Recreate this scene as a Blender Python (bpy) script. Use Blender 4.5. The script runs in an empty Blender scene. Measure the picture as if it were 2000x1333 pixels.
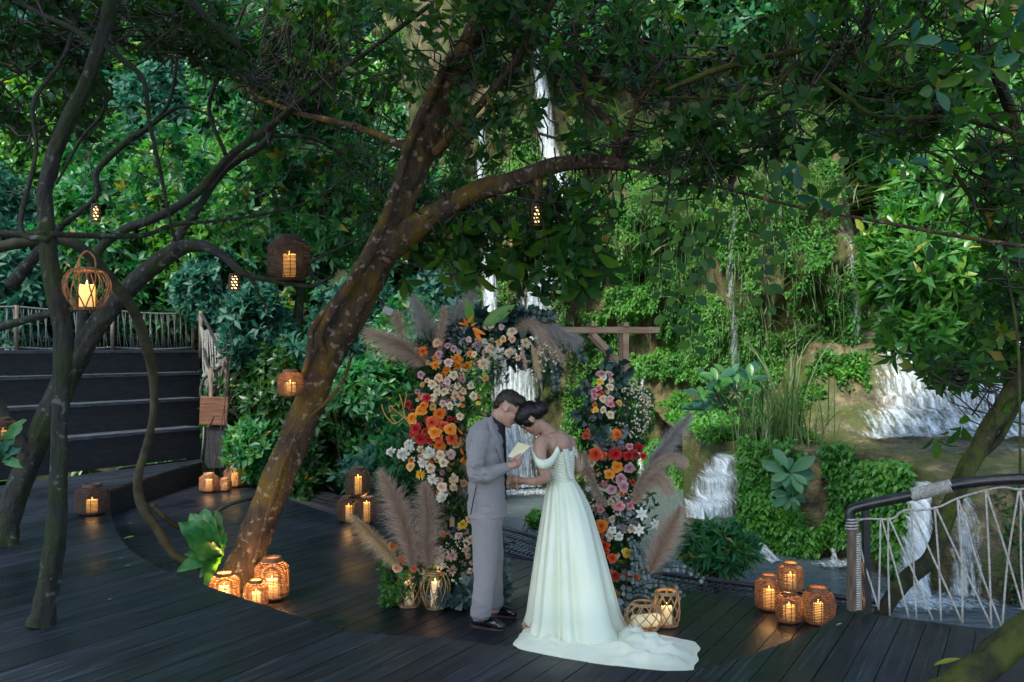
import bpy, bmesh, math, random
import numpy as np
from mathutils import Vector, Matrix

R = math.radians
random.seed(7)
rng = np.random.default_rng(11)
scene = bpy.context.scene
COL = scene.collection

# ------------------------------------------------------------------ camera
F = 1778.0                      # focal length in photograph pixels (32 mm)
HC = 2.0                        # lens height over the lower deck
HZ = 680.0                      # horizon row
cam_d = bpy.data.cameras.new('camera')
cam = bpy.data.objects.new('camera', cam_d)
COL.objects.link(cam)
cam.location = (0, 0, HC)
cam.rotation_euler = (R(90), 0, 0)
cam_d.sensor_width = 36
cam_d.lens = 36 * F / 2000
cam_d.shift_y = (HZ - 666.5) / 2000
cam_d.clip_end = 500
cam_d.dof.use_dof = True
cam_d.dof.focus_distance = 6.6
cam_d.dof.aperture_fstop = 3.2
scene.camera = cam
scene.render.resolution_x, scene.render.resolution_y = 1024, 682

# ------------------------------------------------------------------ sky, sun, exposure
SUN_EL, SUN_AZ = 52.0, 212.0     # azimuth clockwise from +Y (north): behind the camera, to the left
w = bpy.data.worlds.new('World')
scene.world = w
w.use_nodes = True
nt = w.node_tree
nt.nodes.clear()
sky = nt.nodes.new('ShaderNodeTexSky')
sky.sky_type = 'NISHITA'
sky.sun_disc = False
sky.sun_elevation = R(SUN_EL)
sky.sun_rotation = R(SUN_AZ)
sky.air_density = 1.0
sky.dust_density = 1.2
sky.ozone_density = 1.5
bg = nt.nodes.new('ShaderNodeBackground')
bg.inputs['Strength'].default_value = 0.15
out = nt.nodes.new('ShaderNodeOutputWorld')
nt.links.new(sky.outputs[0], bg.inputs[0])
nt.links.new(bg.outputs[0], out.inputs[0])

sun_d = bpy.data.lights.new('sun', 'SUN')
sun_d.energy = 2.6
sun_d.angle = R(10)
sun_d.color = (1.0, 0.95, 0.86)
sun = bpy.data.objects.new('sun', sun_d)
COL.objects.link(sun)
to_sun = Vector((math.sin(R(SUN_AZ)) * math.cos(R(SUN_EL)), math.cos(R(SUN_AZ)) * math.cos(R(SUN_EL)), math.sin(R(SUN_EL))))
sun.rotation_euler = to_sun.to_track_quat('Z', 'Y').to_euler()
sun.location = (-8, -10, 20)

vs = scene.view_settings
vs.view_transform = 'Standard'
vs.look = 'None'
vs.exposure = 1.5
vs.gamma = 1.0
vs.use_curve_mapping = False
scene.cycles.use_denoising = True
scene.cycles.max_bounces = 6
scene.cycles.diffuse_bounces = 3
scene.cycles.glossy_bounces = 3
scene.cycles.transmission_bounces = 4
scene.cycles.transparent_max_bounces = 10
scene.cycles.caustics_reflective = False
scene.cycles.caustics_refractive = False
scene.cycles.sample_clamp_indirect = 6.0

# ------------------------------------------------------------------ helpers
def at(x, y, D):
    """photograph pixel + distance -> point"""
    return Vector(((x - 1000.0) / F * D, D, HC - (y - HZ) / F * D))

def gp(x, y, z=0.0):
    """photograph pixel on the level plane z"""
    return at(x, y, F * (HC - z) / (y - HZ))

def tag(o, label=None, cat=None, group=None, kind=None):
    if label: o['label'] = label
    if cat: o['category'] = cat
    if group: o['group'] = group
    if kind: o['kind'] = kind
    return o

def thing(name, label, cat, loc=(0, 0, 0), group=None):
    o = bpy.data.objects.new(name, None)
    o.empty_display_size = 0.1
    o.location = loc
    COL.objects.link(o)
    return tag(o, label, cat, group)

def world_loc(o):
    v = Vector((0, 0, 0))
    while o is not None:
        v += Vector(o.location)
        o = o.parent
    return v

def np_mesh(name, V, Fc, mat, parent=None, attrs=None, uv=None, smooth=True, kind=None, origin=None):
    """V (n,3) world coordinates, Fc list of (m,k) index arrays"""
    V = np.asarray(V, dtype=np.float64)
    if not isinstance(Fc, list): Fc = [Fc]
    Fc = [np.asarray(f, dtype=np.int32) for f in Fc if len(f)]
    base = world_loc(parent) if parent is not None else Vector((0, 0, 0))
    if parent is None:
        if origin is None:
            lo, hi = V.min(0), V.max(0)
            origin = ((lo[0] + hi[0]) / 2, (lo[1] + hi[1]) / 2, lo[2])
        off = np.array(origin)
    else:
        off = np.array(base)
    me = bpy.data.meshes.new(name)
    me.vertices.add(len(V))
    me.vertices.foreach_set('co', (V - off).astype(np.float32).ravel())
    nl = sum(f.size for f in Fc)
    npol = sum(len(f) for f in Fc)
    me.loops.add(nl)
    me.polygons.add(npol)
    li = np.concatenate([f.ravel() for f in Fc])
    ls, c = [], 0
    for f in Fc:
        k = f.shape[1]
        ls.append(c + np.arange(len(f)) * k)
        c += f.size
    me.loops.foreach_set('vertex_index', li)
    me.polygons.foreach_set('loop_start', np.concatenate(ls).astype(np.int32))
    me.polygons.foreach_set('use_smooth', np.full(npol, bool(smooth)))
    if attrs:
        for k, a in attrs.items():
            at_ = me.attributes.new(k, 'FLOAT', 'POINT')
            at_.data.foreach_set('value', np.asarray(a, dtype=np.float32))
    if uv is not None:
        ul = me.uv_layers.new(name='UVMap')
        ul.data.foreach_set('uv', np.asarray(uv, dtype=np.float32)[li].ravel())
    me.update(calc_edges=True)
    me.validate()
    if mat is not None: me.materials.append(mat)
    o = bpy.data.objects.new(name, me)
    COL.objects.link(o)
    if parent is not None:
        o.parent = parent
    else:
        o.location = off
    if kind: o['kind'] = kind
    return o

class MB:
    """collects shapes in world coordinates, builds ONE mesh object"""
    def __init__(s):
        s.v, s.f, s.t, s.uv = [], [], [], []
    def add(s, vs_, fs, tone=0.5, uvs=None):
        b = len(s.v)
        s.v += [tuple(v) for v in vs_]
        s.f += [tuple(b + i for i in f) for f in fs]
        s.t += [tone] * len(vs_) if not hasattr(tone, '__len__') else list(tone)
        s.uv += uvs if uvs is not None else [(0, 0)] * len(vs_)
    def box(s, c, size, rot=None):
        x, y, z = [a / 2 for a in size]
        q = [Vector((i * x, j * y, k * z)) for k in (-1, 1) for j in (-1, 1) for i in (-1, 1)]
        if rot is not None: q = [rot @ p for p in q]
        s.add([p + Vector(c) for p in q], [(0, 2, 3, 1), (4, 5, 7, 6), (0, 1, 5, 4), (2, 6, 7, 3), (0, 4, 6, 2), (1, 3, 7, 5)])
    def bar(s, a, b, wd, ht, up=(0, 0, 1)):
        a, b = Vector(a), Vector(b)
        d = b - a; L = d.length; d.normalize()
        u = Vector(up)
        if abs(d.dot(u)) > 0.98: u = Vector((0, 1, 0))
        sx = d.cross(u).normalized(); u = sx.cross(d)
        m = Matrix((d, sx, u)).transposed()
        s.box((a + b) / 2, (L, wd, ht), m)
    def tube(s, pts, rad, n=8, cap=True, squash=None, twist=0.0, bump=0.0, tone=0.5):
        pts = [Vector(p) for p in pts]
        m = len(pts)
        if not hasattr(rad, '__len__'): rad = [rad] * m
        vs_, fs = [], []
        prev = None
        for i in range(m):
            t = (pts[min(i + 1, m - 1)] - pts[max(i - 1, 0)])
            if t.length < 1e-9: t = Vector((0, 0, 1))
            t.normalize()
            if prev is None:
                u = Vector((0, 0, 1)) if abs(t.z) < 0.9 else Vector((0, 1, 0))
                u = (u - t * u.dot(t)).normalized()
            else:
                u = (prev - t * prev.dot(t)).normalized()
            prev = u
            b = t.cross(u)
            for k in range(n):
                a = 2 * math.pi * k / n + twist * i
                r = rad[i]
                if bump: r *= 1 + bump * math.sin(a * 3 + i * 0.35) * 0.6 + bump * random.uniform(-.5, .5)
                vs_.append(pts[i] + (u * math.cos(a) + b * math.sin(a)) * r)
        for i in range(m - 1):
            for k in range(n):
                k2 = (k + 1) % n
                fs.append((i * n + k, i * n + k2, (i + 1) * n + k2, (i + 1) * n + k))
        if cap:
            fs.append(tuple(range(n))[::-1])
            fs.append(tuple((m - 1) * n + k for k in range(n)))
        s.add(vs_, fs, tone)
    def lathe(s, prof, c=(0, 0, 0), n=20, cap=False):
        vs_, fs = [], []
        for (r, z) in prof:
            for k in range(n):
                a = 2 * math.pi * k / n
                vs_.append((c[0] + r * math.cos(a), c[1] + r * math.sin(a), c[2] + z))
        for i in range(len(prof) - 1):
            for k in range(n):
                k2 = (k + 1) % n
                fs.append((i * n + k, i * n + k2, (i + 1) * n + k2, (i + 1) * n + k))
        if cap:
            fs.append(tuple(range(n))[::-1]); fs.append(tuple((len(prof) - 1) * n + k for k in range(n)))
        s.add(vs_, fs)
    def ring(s, c, r, rt, n=20, m=4, tilt=0.0):
        pts = []
        vs_, fs = [], []
        for k in range(n):
            a = 2 * math.pi * k / n
            for j in range(m):
                b = 2 * math.pi * j / m + .4
                rr = r + rt * math.cos(b)
                vs_.append((c[0] + rr * math.cos(a), c[1] + rr * math.sin(a), c[2] + rt * math.sin(b) + tilt * math.cos(a)))
        for k in range(n):
            k2 = (k + 1) % n
            for j in range(m):
                j2 = (j + 1) % m
                fs.append((k * m + j, k2 * m + j, k2 * m + j2, k * m + j2))
        s.add(vs_, fs)
    def build(s, name, mat, parent=None, smooth=True, kind=None, origin=None):
        by = {}
        for f in s.f: by.setdefault(len(f), []).append(f)
        big = [by[k] for k in sorted(by) if k <= 4]
        V = np.array(s.v)
        Fs = [np.array(b) for b in big]
        for k in by:
            if k > 4: Fs.append(np.array(by[k]))
        return np_mesh(name, V, Fs, mat, parent, attrs={'tone': s.t}, uv=s.uv, smooth=smooth, kind=kind, origin=origin)

def crom(P, n=8):
    """Catmull-Rom through rows of P"""
    P = np.array(P, dtype=float)
    Q = np.vstack([2 * P[0] - P[1], P, 2 * P[-1] - P[-2]])
    o = []
    for i in range(1, len(Q) - 2):
        for t in np.linspace(0, 1, n, endpoint=False):
            a, b, c, d = Q[i - 1], Q[i], Q[i + 1], Q[i + 2]
            o.append(.5 * ((2 * b) + (-a + c) * t + (2 * a - 5 * b + 4 * c - d) * t * t + (-a + 3 * b - 3 * c + d) * t ** 3))
    o.append(P[-1])
    return np.array(o)

# vectorised value noise
def _h(ix, iy, iz):
    n = (ix.astype(np.int64) * 374761393 + iy.astype(np.int64) * 668265263 + iz.astype(np.int64) * 2147483647) & 0x7fffffff
    n = ((n ^ (n >> 13)) * 1274126177) & 0x7fffffff
    n = n ^ (n >> 16)
    return (n & 0xffff) / 65535.0
def vnoise(x, y, z=0.0):
    x, y, z = np.broadcast_arrays(np.asarray(x, float), np.asarray(y, float), np.asarray(z, float))
    ix, iy, iz = np.floor(x), np.floor(y), np.floor(z)
    fx, fy, fz = x - ix, y - iy, z - iz
    fx, fy, fz = [t * t * (3 - 2 * t) for t in (fx, fy, fz)]
    r = 0
    for a in (0, 1):
        for b in (0, 1):
            for c in (0, 1):
                r = r + _h(ix + a, iy + b, iz + c) * (fx if a else 1 - fx) * (fy if b else 1 - fy) * (fz if c else 1 - fz)
    return r
def fbm(x, y, z=0.0, o=4):
    r, a, s = 0, .5, 0
    for i in range(o):
        k = 2.03 ** i
        r = r + a * vnoise(np.asarray(x) * k + 7.1 * i, np.asarray(y) * k + 3.7 * i, np.asarray(z) * k)
        s += a; a *= .5
    return r / s
def sstep(a, b, x):
    t = np.clip((np.asarray(x, float) - a) / (b - a), 0, 1)
    return t * t * (3 - 2 * t)

# ------------------------------------------------------------------ materials
class NT:
    def __init__(s, name):
        s.m = bpy.data.materials.new(name); s.m.use_nodes = True
        s.t = s.m.node_tree; s.t.nodes.clear()
        s.out = s.t.nodes.new('ShaderNodeOutputMaterial')
    def n(s, typ, **kw):
        nd = s.t.nodes.new('ShaderNode' + typ)
        for k, v in kw.items():
            if k.startswith('i_'):
                key = k[2:].replace('_', ' ')
                nd.inputs[int(key) if key.isdigit() else key].default_value = v
            else: setattr(nd, k, v)
        return nd
    def l(s, a, b, ao=0, bi=0):
        s.t.links.new(a.outputs[ao], b.inputs[bi])
    def ramp(s, stops, src, so=0):
        r = s.n('ValToRGB')
        e = r.color_ramp.elements
        while len(e) < len(stops): e.new(0.5)
        for i, (p, c) in enumerate(stops):
            e[i].position = p
            e[i].color = (c, c, c, 1) if not hasattr(c, '__len__') else (*c, 1)
        s.l(src, r, so, 0)
        return r
    def noise(s, scale, detail=4, vec=None, rough=.6):
        n = s.n('TexNoise', i_Scale=scale, i_Detail=detail, i_Roughness=rough)
        if vec is not None: s.l(vec, n, 0, 0)
        return n
    def coords(s, scale=(1, 1, 1), rot=(0, 0, 0), kind='Position'):
        m = s.n('Mapping')
        m.inputs['Rotation'].default_value = rot
        m1 = s.n('Mapping')
        m1.inputs['Scale'].default_value = scale
        s.l(m, m1, 0, 0)
        if kind == 'Position':
            g = s.n('NewGeometry'); s.l(g, m, 0, 0)
        else:
            g = s.n('TexCoord'); s.t.links.new(g.outputs[kind], m.inputs[0])
        return m1
    def bsdf(s, col=None, rough=.6, spec=.5, metal=0.0):
        b = s.n('BsdfPrincipled')
        b.inputs['Roughness'].default_value = rough
        b.inputs['Specular IOR Level'].default_value = spec
        b.inputs['Metallic'].default_value = metal
        if col is not None:
            if hasattr(col, 'outputs'): s.l(col, b, 0, 0)
            else: b.inputs['Base Color'].default_value = (*col, 1)
        return b
    def bump(s, src, b, strength=.3, dist=.02, so=0):
        n = s.n('Bump', i_Strength=strength, i_Distance=dist)
        s.t.links.new(src.outputs[so], n.inputs['Height'])
        s.t.links.new(n.outputs[0], b.inputs['Normal'])
        return n
    def done(s, b):
        s.l(b, s.out, 0, 0)
        return s.m

def mat_noise(name, c1, c2, scale=8, rough=.7, bump=.3, dist=.01, stretch=(1, 1, 1), rot=(0, 0, 0), spec=.4, metal=0.0, kind='Position', lo=.35, hi=.65, detail=5):
    t = NT(name)
    co = t.coords(stretch, rot, kind)
    n = t.noise(scale, detail, co)
    r = t.ramp([(lo, c1), (hi, c2)], n)
    b = t.bsdf(r, rough, spec, metal)
    if bump: t.bump(n, b, bump, dist)
    return t.done(b)

def mat_leaf(name, stops, rough=.4, trans=.42, tcol=None, spec=.5):
    """colour from the per-leaf attribute 'tone'"""
    t = NT(name)
    a = t.n('Attribute', attribute_name='tone')
    r = t.ramp(stops, a, 2)
    b = t.bsdf(r, rough, spec)
    if trans:
        tr = t.n('BsdfTranslucent')
        if tcol is None:
            hs = t.n('HueSaturation', i_Hue=.49, i_Saturation=1.15, i_Value=1.25)
            t.t.links.new(r.outputs[0], hs.inputs['Color']); t.l(hs, tr, 0, 0)
        else: tr.inputs[0].default_value = (*tcol, 1)
        mx = t.n('MixShader', i_0=trans)
        t.l(b, mx, 0, 1); t.l(tr, mx, 0, 2)
        return t.done(mx)
    return t.done(b)

M = {}
# foliage (real leaf albedos)
M['leaf_dark'] = mat_leaf('leaf_dark', [(0, (.010, .042, .014)), (.5, (.026, .09, .02)), (.9, (.06, .15, .02)), (1, (.2, .16, .03))])
M['leaf_canopy'] = mat_leaf('leaf_canopy', [(0, (.012, .055, .018)), (.5, (.035, .12, .025)), (.9, (.09, .20, .025)), (1, (.25, .2, .03))], rough=.45, trans=.5, spec=.35)
M['leaf_mid'] = mat_leaf('leaf_mid', [(0, (.012, .085, .038)), (.5, (.036, .18, .052)), (.85, (.10, .26, .035)), (1, (.3, .26, .04))])
M['leaf_bright'] = mat_leaf('leaf_bright', [(0, (.03, .14, .04)), (.5, (.075, .25, .045)), (.9, (.17, .35, .045)), (1, (.32, .34, .05))], rough=.35)
M['leaf_teal'] = mat_leaf('leaf_teal', [(0, (.012, .055, .04)), (.5, (.03, .125, .085)), (1, (.08, .21, .10))], rough=.5, spec=.3)
M['fern'] = mat_leaf('fern', [(0, (.025, .11, .018)), (.5, (.055, .22, .028)), (1, (.13, .34, .035))], rough=.5, trans=.4)
M['grass'] = mat_leaf('grass', [(0, (.05, .12, .03)), (.6, (.12, .22, .07)), (1, (.3, .34, .18))], rough=.45)
M['euca'] = mat_leaf('euca', [(0, (.03, .06, .05)), (.5, (.06, .11, .09)), (1, (.2, .24, .24))], rough=.5, trans=.15)
M['euca_dark'] = mat_leaf('euca_dark', [(0, (.012, .035, .03)), (.6, (.025, .07, .055)), (1, (.05, .1, .07))], rough=.35, trans=.15)
M['silver'] = mat_leaf('silver', [(0, (.10, .11, .12)), (1, (.28, .29, .31))], rough=.8, trans=.1)
M['pampas'] = mat_leaf('pampas', [(0, (.24, .16, .11)), (.5, (.45, .33, .24)), (1, (.68, .56, .44))], rough=.8, trans=.3)
M['pampas_gold'] = mat_leaf('pampas_gold', [(0, (.35, .22, .09)), (.5, (.55, .4, .2)), (1, (.75, .65, .45))], rough=.8, trans=.3)
M['pampas_grey'] = mat_leaf('pampas_grey', [(0, (.2, .18, .17)), (.5, (.33, .3, .28)), (1, (.5, .46, .42))], rough=.8, trans=.3)

def mat_bark(name, c_dark, c_mid, c_lich, moss=(.04, .07, .01), mossy=.5, lich=.62):
    t = NT(name)
    co = t.coords((1, 1, .35))
    n1 = t.noise(13, 8, co, .72)
    r1 = t.ramp([(.3, c_dark), (.62, c_mid)], n1)
    n2 = t.noise(3.2, 5, t.coords((1, 1, .7)), .6)
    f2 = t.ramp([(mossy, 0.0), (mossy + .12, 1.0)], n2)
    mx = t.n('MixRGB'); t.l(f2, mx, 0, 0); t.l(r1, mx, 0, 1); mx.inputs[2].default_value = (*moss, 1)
    v = t.n('TexNoise', i_Scale=17, i_Detail=3.0); t.l(t.coords((1, 1, 1), (1, 2, 3)), v, 0, 0)
    f3 = t.ramp([(lich, 0.0), (lich + .07, .8)], v)
    m2 = t.n('MixRGB'); t.l(f3, m2, 0, 0); t.l(mx, m2, 0, 1); m2.inputs[2].default_value = (*c_lich, 1)
    b = t.bsdf(m2, .8, .25)
    n3 = t.noise(28, 6, co, .7)
    ad = t.n('MixRGB', blend_type='ADD', i_0=.6); t.l(n1, ad, 0, 1); t.l(n3, ad, 0, 2)
    t.bump(ad, b, 1.0, .05)
    return t.done(b)
M['bark'] = mat_bark('bark', (.016, .011, .008), (.10, .066, .042), (.31, .24, .185), (.135, .085, .015), .47, .59)  # moss tone turned golden, painting a warm glow into the trunk colour
M['bark_grey'] = mat_bark('bark_grey', (.010, .012, .012), (.045, .047, .043), (.13, .15, .14), (.025, .038, .012), .46, .62)
M['bark_moss'] = mat_bark('bark_moss', (.012, .014, .007), (.04, .038, .018), (.12, .13, .05), (.07, .085, .012), .42, .66)
M['twig'] = mat_noise('twig', (.018, .015, .013), (.06, .05, .042), 14, .8, 0)
M['vine'] = mat_noise('vine', (.012, .014, .008), (.05, .05, .022), 9, .75, .5, .02)
# ================================================================== SETTING
PL_A = math.atan2(1010, F)                    # deck boards run this way (from +Y towards +X)
DU = Vector((math.sin(PL_A), math.cos(PL_A), 0))
DN = Vector((math.cos(PL_A), -math.sin(PL_A), 0))

def mat_deck(name, dark, light, scuff):
    t = NT(name)
    rot = (0, 0, PL_A)                        # x' across, y' along the boards
    co = t.coords((9, .55, 9), rot)
    n1 = t.noise(3.0, 7, co, .68)
    oi = t.n('ObjectInfo')
    r1 = t.ramp([(.33, dark), (.68, light)], n1)
    co2 = t.coords((18, .7, 18), rot)
    n2 = t.noise(2.2, 8, co2, .75)
    f2 = t.ramp([(.54, 0.0), (.72, 1.0)], n2)
    mx = t.n('MixRGB'); t.l(f2, mx, 0, 0); t.l(r1, mx, 0, 1); mx.inputs[2].default_value = (*scuff, 1)
    hs = t.n('HueSaturation')
    mr = t.n('MapRange'); mr.inputs[3].default_value = .7; mr.inputs[4].default_value = 1.35
    t.t.links.new(oi.outputs['Random'], mr.inputs[0])
    t.t.links.new(mr.outputs[0], hs.inputs['Value']); t.t.links.new(mx.outputs[0], hs.inputs['Color'])
    b = t.bsdf(hs, .5, .45)
    n3 = t.noise(1.1, 5, t.coords((1, 1, 1)), .6)
    r3 = t.ramp([(.35, .26), (.7, .55)], n3)
    t.t.links.new(r3.outputs[0], b.inputs['Roughness'])
    t.bump(n2, b, .35, .008)
    return t.done(b)
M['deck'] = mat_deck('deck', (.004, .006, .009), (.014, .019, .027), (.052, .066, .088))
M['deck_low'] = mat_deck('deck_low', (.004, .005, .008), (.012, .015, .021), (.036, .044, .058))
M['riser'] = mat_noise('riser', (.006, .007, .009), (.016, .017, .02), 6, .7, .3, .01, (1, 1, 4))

def planks(parent, outline, z, width, gap, thick, mat):
    pts = [Vector((p[0], p[1], 0)) for p in outline]
    vv = [p.dot(DN) for p in pts]
    v = math.floor(min(vv) / width) * width
    c = 0
    while v < max(vv):
        bm = bmesh.new()
        f = bm.faces.new([bm.verts.new((p.x, p.y, z)) for p in pts])
        for (d, nrm) in ((v + gap / 2, -DN), (v + width - gap / 2, DN)):
            geom = bm.verts[:] + bm.edges[:] + bm.faces[:]
            bmesh.ops.bisect_plane(bm, geom=geom, plane_co=DN * d + Vector((0, 0, z)), plane_no=nrm, clear_outer=True)
        bmesh.ops.delete(bm, geom=[e for e in bm.edges if not e.link_faces], context='EDGES')
        bm.normal_update()
        if bm.faces:
            dz = random.uniform(-.0015, .0015)
            for f in bm.faces:
                if f.normal.z < 0: f.normal_flip()
            ex = bmesh.ops.extrude_face_region(bm, geom=bm.faces[:])
            for q in [g for g in ex['geom'] if isinstance(g, bmesh.types.BMVert)]:
                q.co.z -= thick
            for q in bm.verts: q.co.z += dz
            bmesh.ops.recalc_face_normals(bm, faces=bm.faces[:])
            me = bpy.data.meshes.new('plank'); bm.to_mesh(me)
            me.materials.append(mat)
            o = bpy.data.objects.new('plank', me); COL.objects.link(o); o.parent = parent
            c += 1
        bm.free()
        v += width
    return c

# ---- upper deck: its curved front edge traced on the level z = 0.30
ZU = 0.30
edge_px = [(395, 902), (300, 929), (238, 949), (213, 960), (214, 985), (222, 1022), (247, 1067), (293, 1099), (340, 1122), (391, 1141), (465, 1166), (522, 1184), (613, 1214), (700, 1235), (800, 1243),
           (876, 1248), (999, 1267), (1130, 1291), (1230, 1304), (1310, 1311), (1370, 1307), (1440, 1288), (1511, 1263), (1570, 1238), (1610, 1219), (1652, 1195)]
edge = [gp(x, y, ZU) for x, y in edge_px]
edge_s = [tuple(p) for p in crom([(p.x, p.y) for p in edge], 4)]
rail_edge = [gp(1698, 1199, ZU), gp(1970, 1234, ZU)]
up_out = edge_s + [(p.x, p.y) for p in rail_edge] + [(4.4, 4.6), (5.2, 2.0), (5.2, -2.5), (-8.5, -2.5), (-9.0, 8.0), (-7.4, 9.8), (-6.4, 11.35), (-4.83, 14.15)]
upper_deck = thing('deck', None, None, (0, 0, 0)); upper_deck['kind'] = 'structure'
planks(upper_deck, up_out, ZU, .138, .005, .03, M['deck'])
mb = MB()
E = [Vector((p[0], p[1], 0)) for p in edge_s]
for i in range(len(E) - 1):
    a, b = E[i], E[i + 1]
    t = (b - a).normalized(); nn = Vector((-t.y, t.x, 0)) * -.006
    mb.add([a + nn + Vector((0, 0, .003)), b + nn + Vector((0, 0, .003)), b + nn + Vector((0, 0, ZU - .031)), a + nn + Vector((0, 0, ZU - .031))], [(0, 1, 2, 3)])
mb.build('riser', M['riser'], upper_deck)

# ---- lower deck
low_px = [(430, 930), (500, 952), (557, 972), (620, 995), (700, 1018), (830, 1052), (900, 1070), (988, 1089), (1041, 1097), (1200, 1128), (1339, 1154), (1459, 1164), (1600, 1178), (1668, 1184)]
lowp = [gp(x, y, 0) for x, y in low_px]
low_s = [tuple(p) for p in crom([(p.x, p.y) for p in lowp], 3)]
low_out = low_s + [(2.6, 5.2), (1.6, 4.35), (0, 4.3), (-1.6, 4.6), (-3.0, 5.6), (-4.3, 8.0), (-5.0, 10.6), (-4.9, 13.4), (-4.75, 14.3)]
lower_deck = thing('deck', None, None, (0, 0, 0)); lower_deck['kind'] = 'structure'
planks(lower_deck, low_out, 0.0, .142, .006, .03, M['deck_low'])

# ---- terrain
M['soil'] = mat_noise('soil', (.018, .016, .011), (.035, .05, .016), 1.6, .95, .6, .1)
def ground_z(x, y):
    z = -1.35 + 0 * x
    z = z + sstep(13.5, 34, y) * 13 * (.35 + .65 * sstep(2, -3, x)) + sstep(19, 34, y) * 7
    z = z + sstep(-6.5, -18, x) * 6 * sstep(4, 12, y) + sstep(10, 22, x) * 7 * sstep(2, 12, y)
    z = z + (fbm(x * .35, y * .35) - .5) * .9 * sstep(9, 16, y)
    return z
gx, gy = np.meshgrid(np.concatenate([np.linspace(-90, -16, 12), np.linspace(-15, 15, 90), np.linspace(16, 90, 12)]),
                     np.concatenate([np.linspace(-60, -2, 8), np.linspace(-1, 36, 90), np.linspace(38, 120, 12)]))
def grid_faces(nr, nc):
    i = np.arange(nr * nc).reshape(nr, nc)
    return np.stack([i[:-1, :-1].ravel(), i[:-1, 1:].ravel(), i[1:, 1:].ravel(), i[1:, :-1].ravel()], 1)
V = np.stack([gx.ravel(), gy.ravel(), ground_z(gx, gy).ravel()], 1)
np_mesh('ground', V, grid_faces(*gx.shape), M['soil'], kind='structure', origin=(0, 0, 0))

# ---- travertine cliff
def cliff_y(x, z):
    x = np.asarray(x, float); z = np.asarray(z, float)
    y = 16.9 - 2.1 * sstep(2.2, 4.3, x) + 2.8 * sstep(5.2, 6.6, x) + 3.5 * sstep(-1.4, -3.2, x)
    y = y + .16 * z + .5 * np.sin(z * .75 + x * .35)
    rid = 1 - np.abs(2 * vnoise(x * 1.25 + 3, z * .16, 1.7) - 1)
    y = y - .75 * rid ** 1.5
    y = y - .7 * (fbm(x * 1.6, z * .55, 4.2) - .5) - .5 * (fbm(x * 4.6, z * 1.3, 2.2) - .5) - .26 * (fbm(x * 13, z * 3.6, 9.2, 3) - .5) - .10 * (fbm(x * 30, z * 12, 5.2, 2) - .5)
    bulge = np.abs(np.mod(z * .62 + .8 * vnoise(x * .6, z * .2, 8.0), 1.0) - .3)
    y = y - .22 * np.clip(1 - bulge * 2.2, 0, 1) ** 2 * (.3 + 1.4 * vnoise(x * .9, z * .9, 3.3))
    return y
def cliff_hit(px_, py_):
    px_ = np.asarray(px_, float); py_ = np.asarray(py_, float)
    D = np.full(px_.shape, 16.0)
    for _ in range(40):
        D = D + .5 * (cliff_y((px_ - 1000) / F * D, HC - (py_ - HZ) / F * D) - D)
    return np.stack([(px_ - 1000) / F * D, D, HC - (py_ - HZ) / F * D], -1)

t = NT('travertine')
c1 = t.coords((2.2, 2.2, .6)); n1 = t.noise(2.6, 10, c1, .74)
r1 = t.ramp([(.30, (.022, .017, .011)), (.45, (.13, .092, .045)), (.60, (.30, .225, .11)), (.75, (.40, .35, .23))], n1)
n2 = t.noise(.9, 6, t.coords((1, 1, .6), (.3, .2, .1)), .62)
f2 = t.ramp([(.40, 0.0), (.54, 1.0)], n2)
mx = t.n('MixRGB'); t.l(f2, mx, 0, 0); t.l(r1, mx, 0, 1)
n4 = t.noise(9, 5, None, .7); r4 = t.ramp([(.35, (.03, .05, .008)), (.65, (.09, .13, .02))], n4); t.l(r4, mx, 0, 2)
n3 = t.noise(5.5, 8, t.coords((1.5, 1.5, .55)), .75)
bs = t.bsdf(mx, .75, .35); t.bump(n3, bs, 1.0, .2)
M['rock'] = t.done(bs)
t = NT('wet_rock')
n1 = t.noise(3.4, 10, t.coords((1, 1, 1)), .75)
r1 = t.ramp([(.34, (.018, .016, .010)), (.46, (.075, .06, .03)), (.58, (.19, .145, .065)), (.72, (.28, .23, .13))], n1)
n3 = t.noise(6, 8, None, .75)
nm = t.noise(1.3, 6, t.coords((1, 1, 1), (.4, .1, 0)), .65); fm = t.ramp([(.44, 0.0), (.55, 1.0)], nm)
mm = t.n('MixRGB'); t.l(fm, mm, 0, 0); t.l(r1, mm, 0, 1); mm.inputs[2].default_value = (.06, .075, .014, 1)
bs = t.bsdf(mm, .45, .5); t.bump(n3, bs, 1.0, .16)
M['wet_rock'] = t.done(bs)

cx_, cz_ = np.meshgrid(np.linspace(-3.2, 13, 420), np.linspace(-1.4, 12, 320))
V = np.stack([cx_.ravel(), cliff_y(cx_, cz_).ravel(), cz_.ravel()], 1)
np_mesh('cliff', V, grid_faces(*cx_.shape), M['rock'], kind='structure', origin=(0, 16, -1.4))

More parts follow.
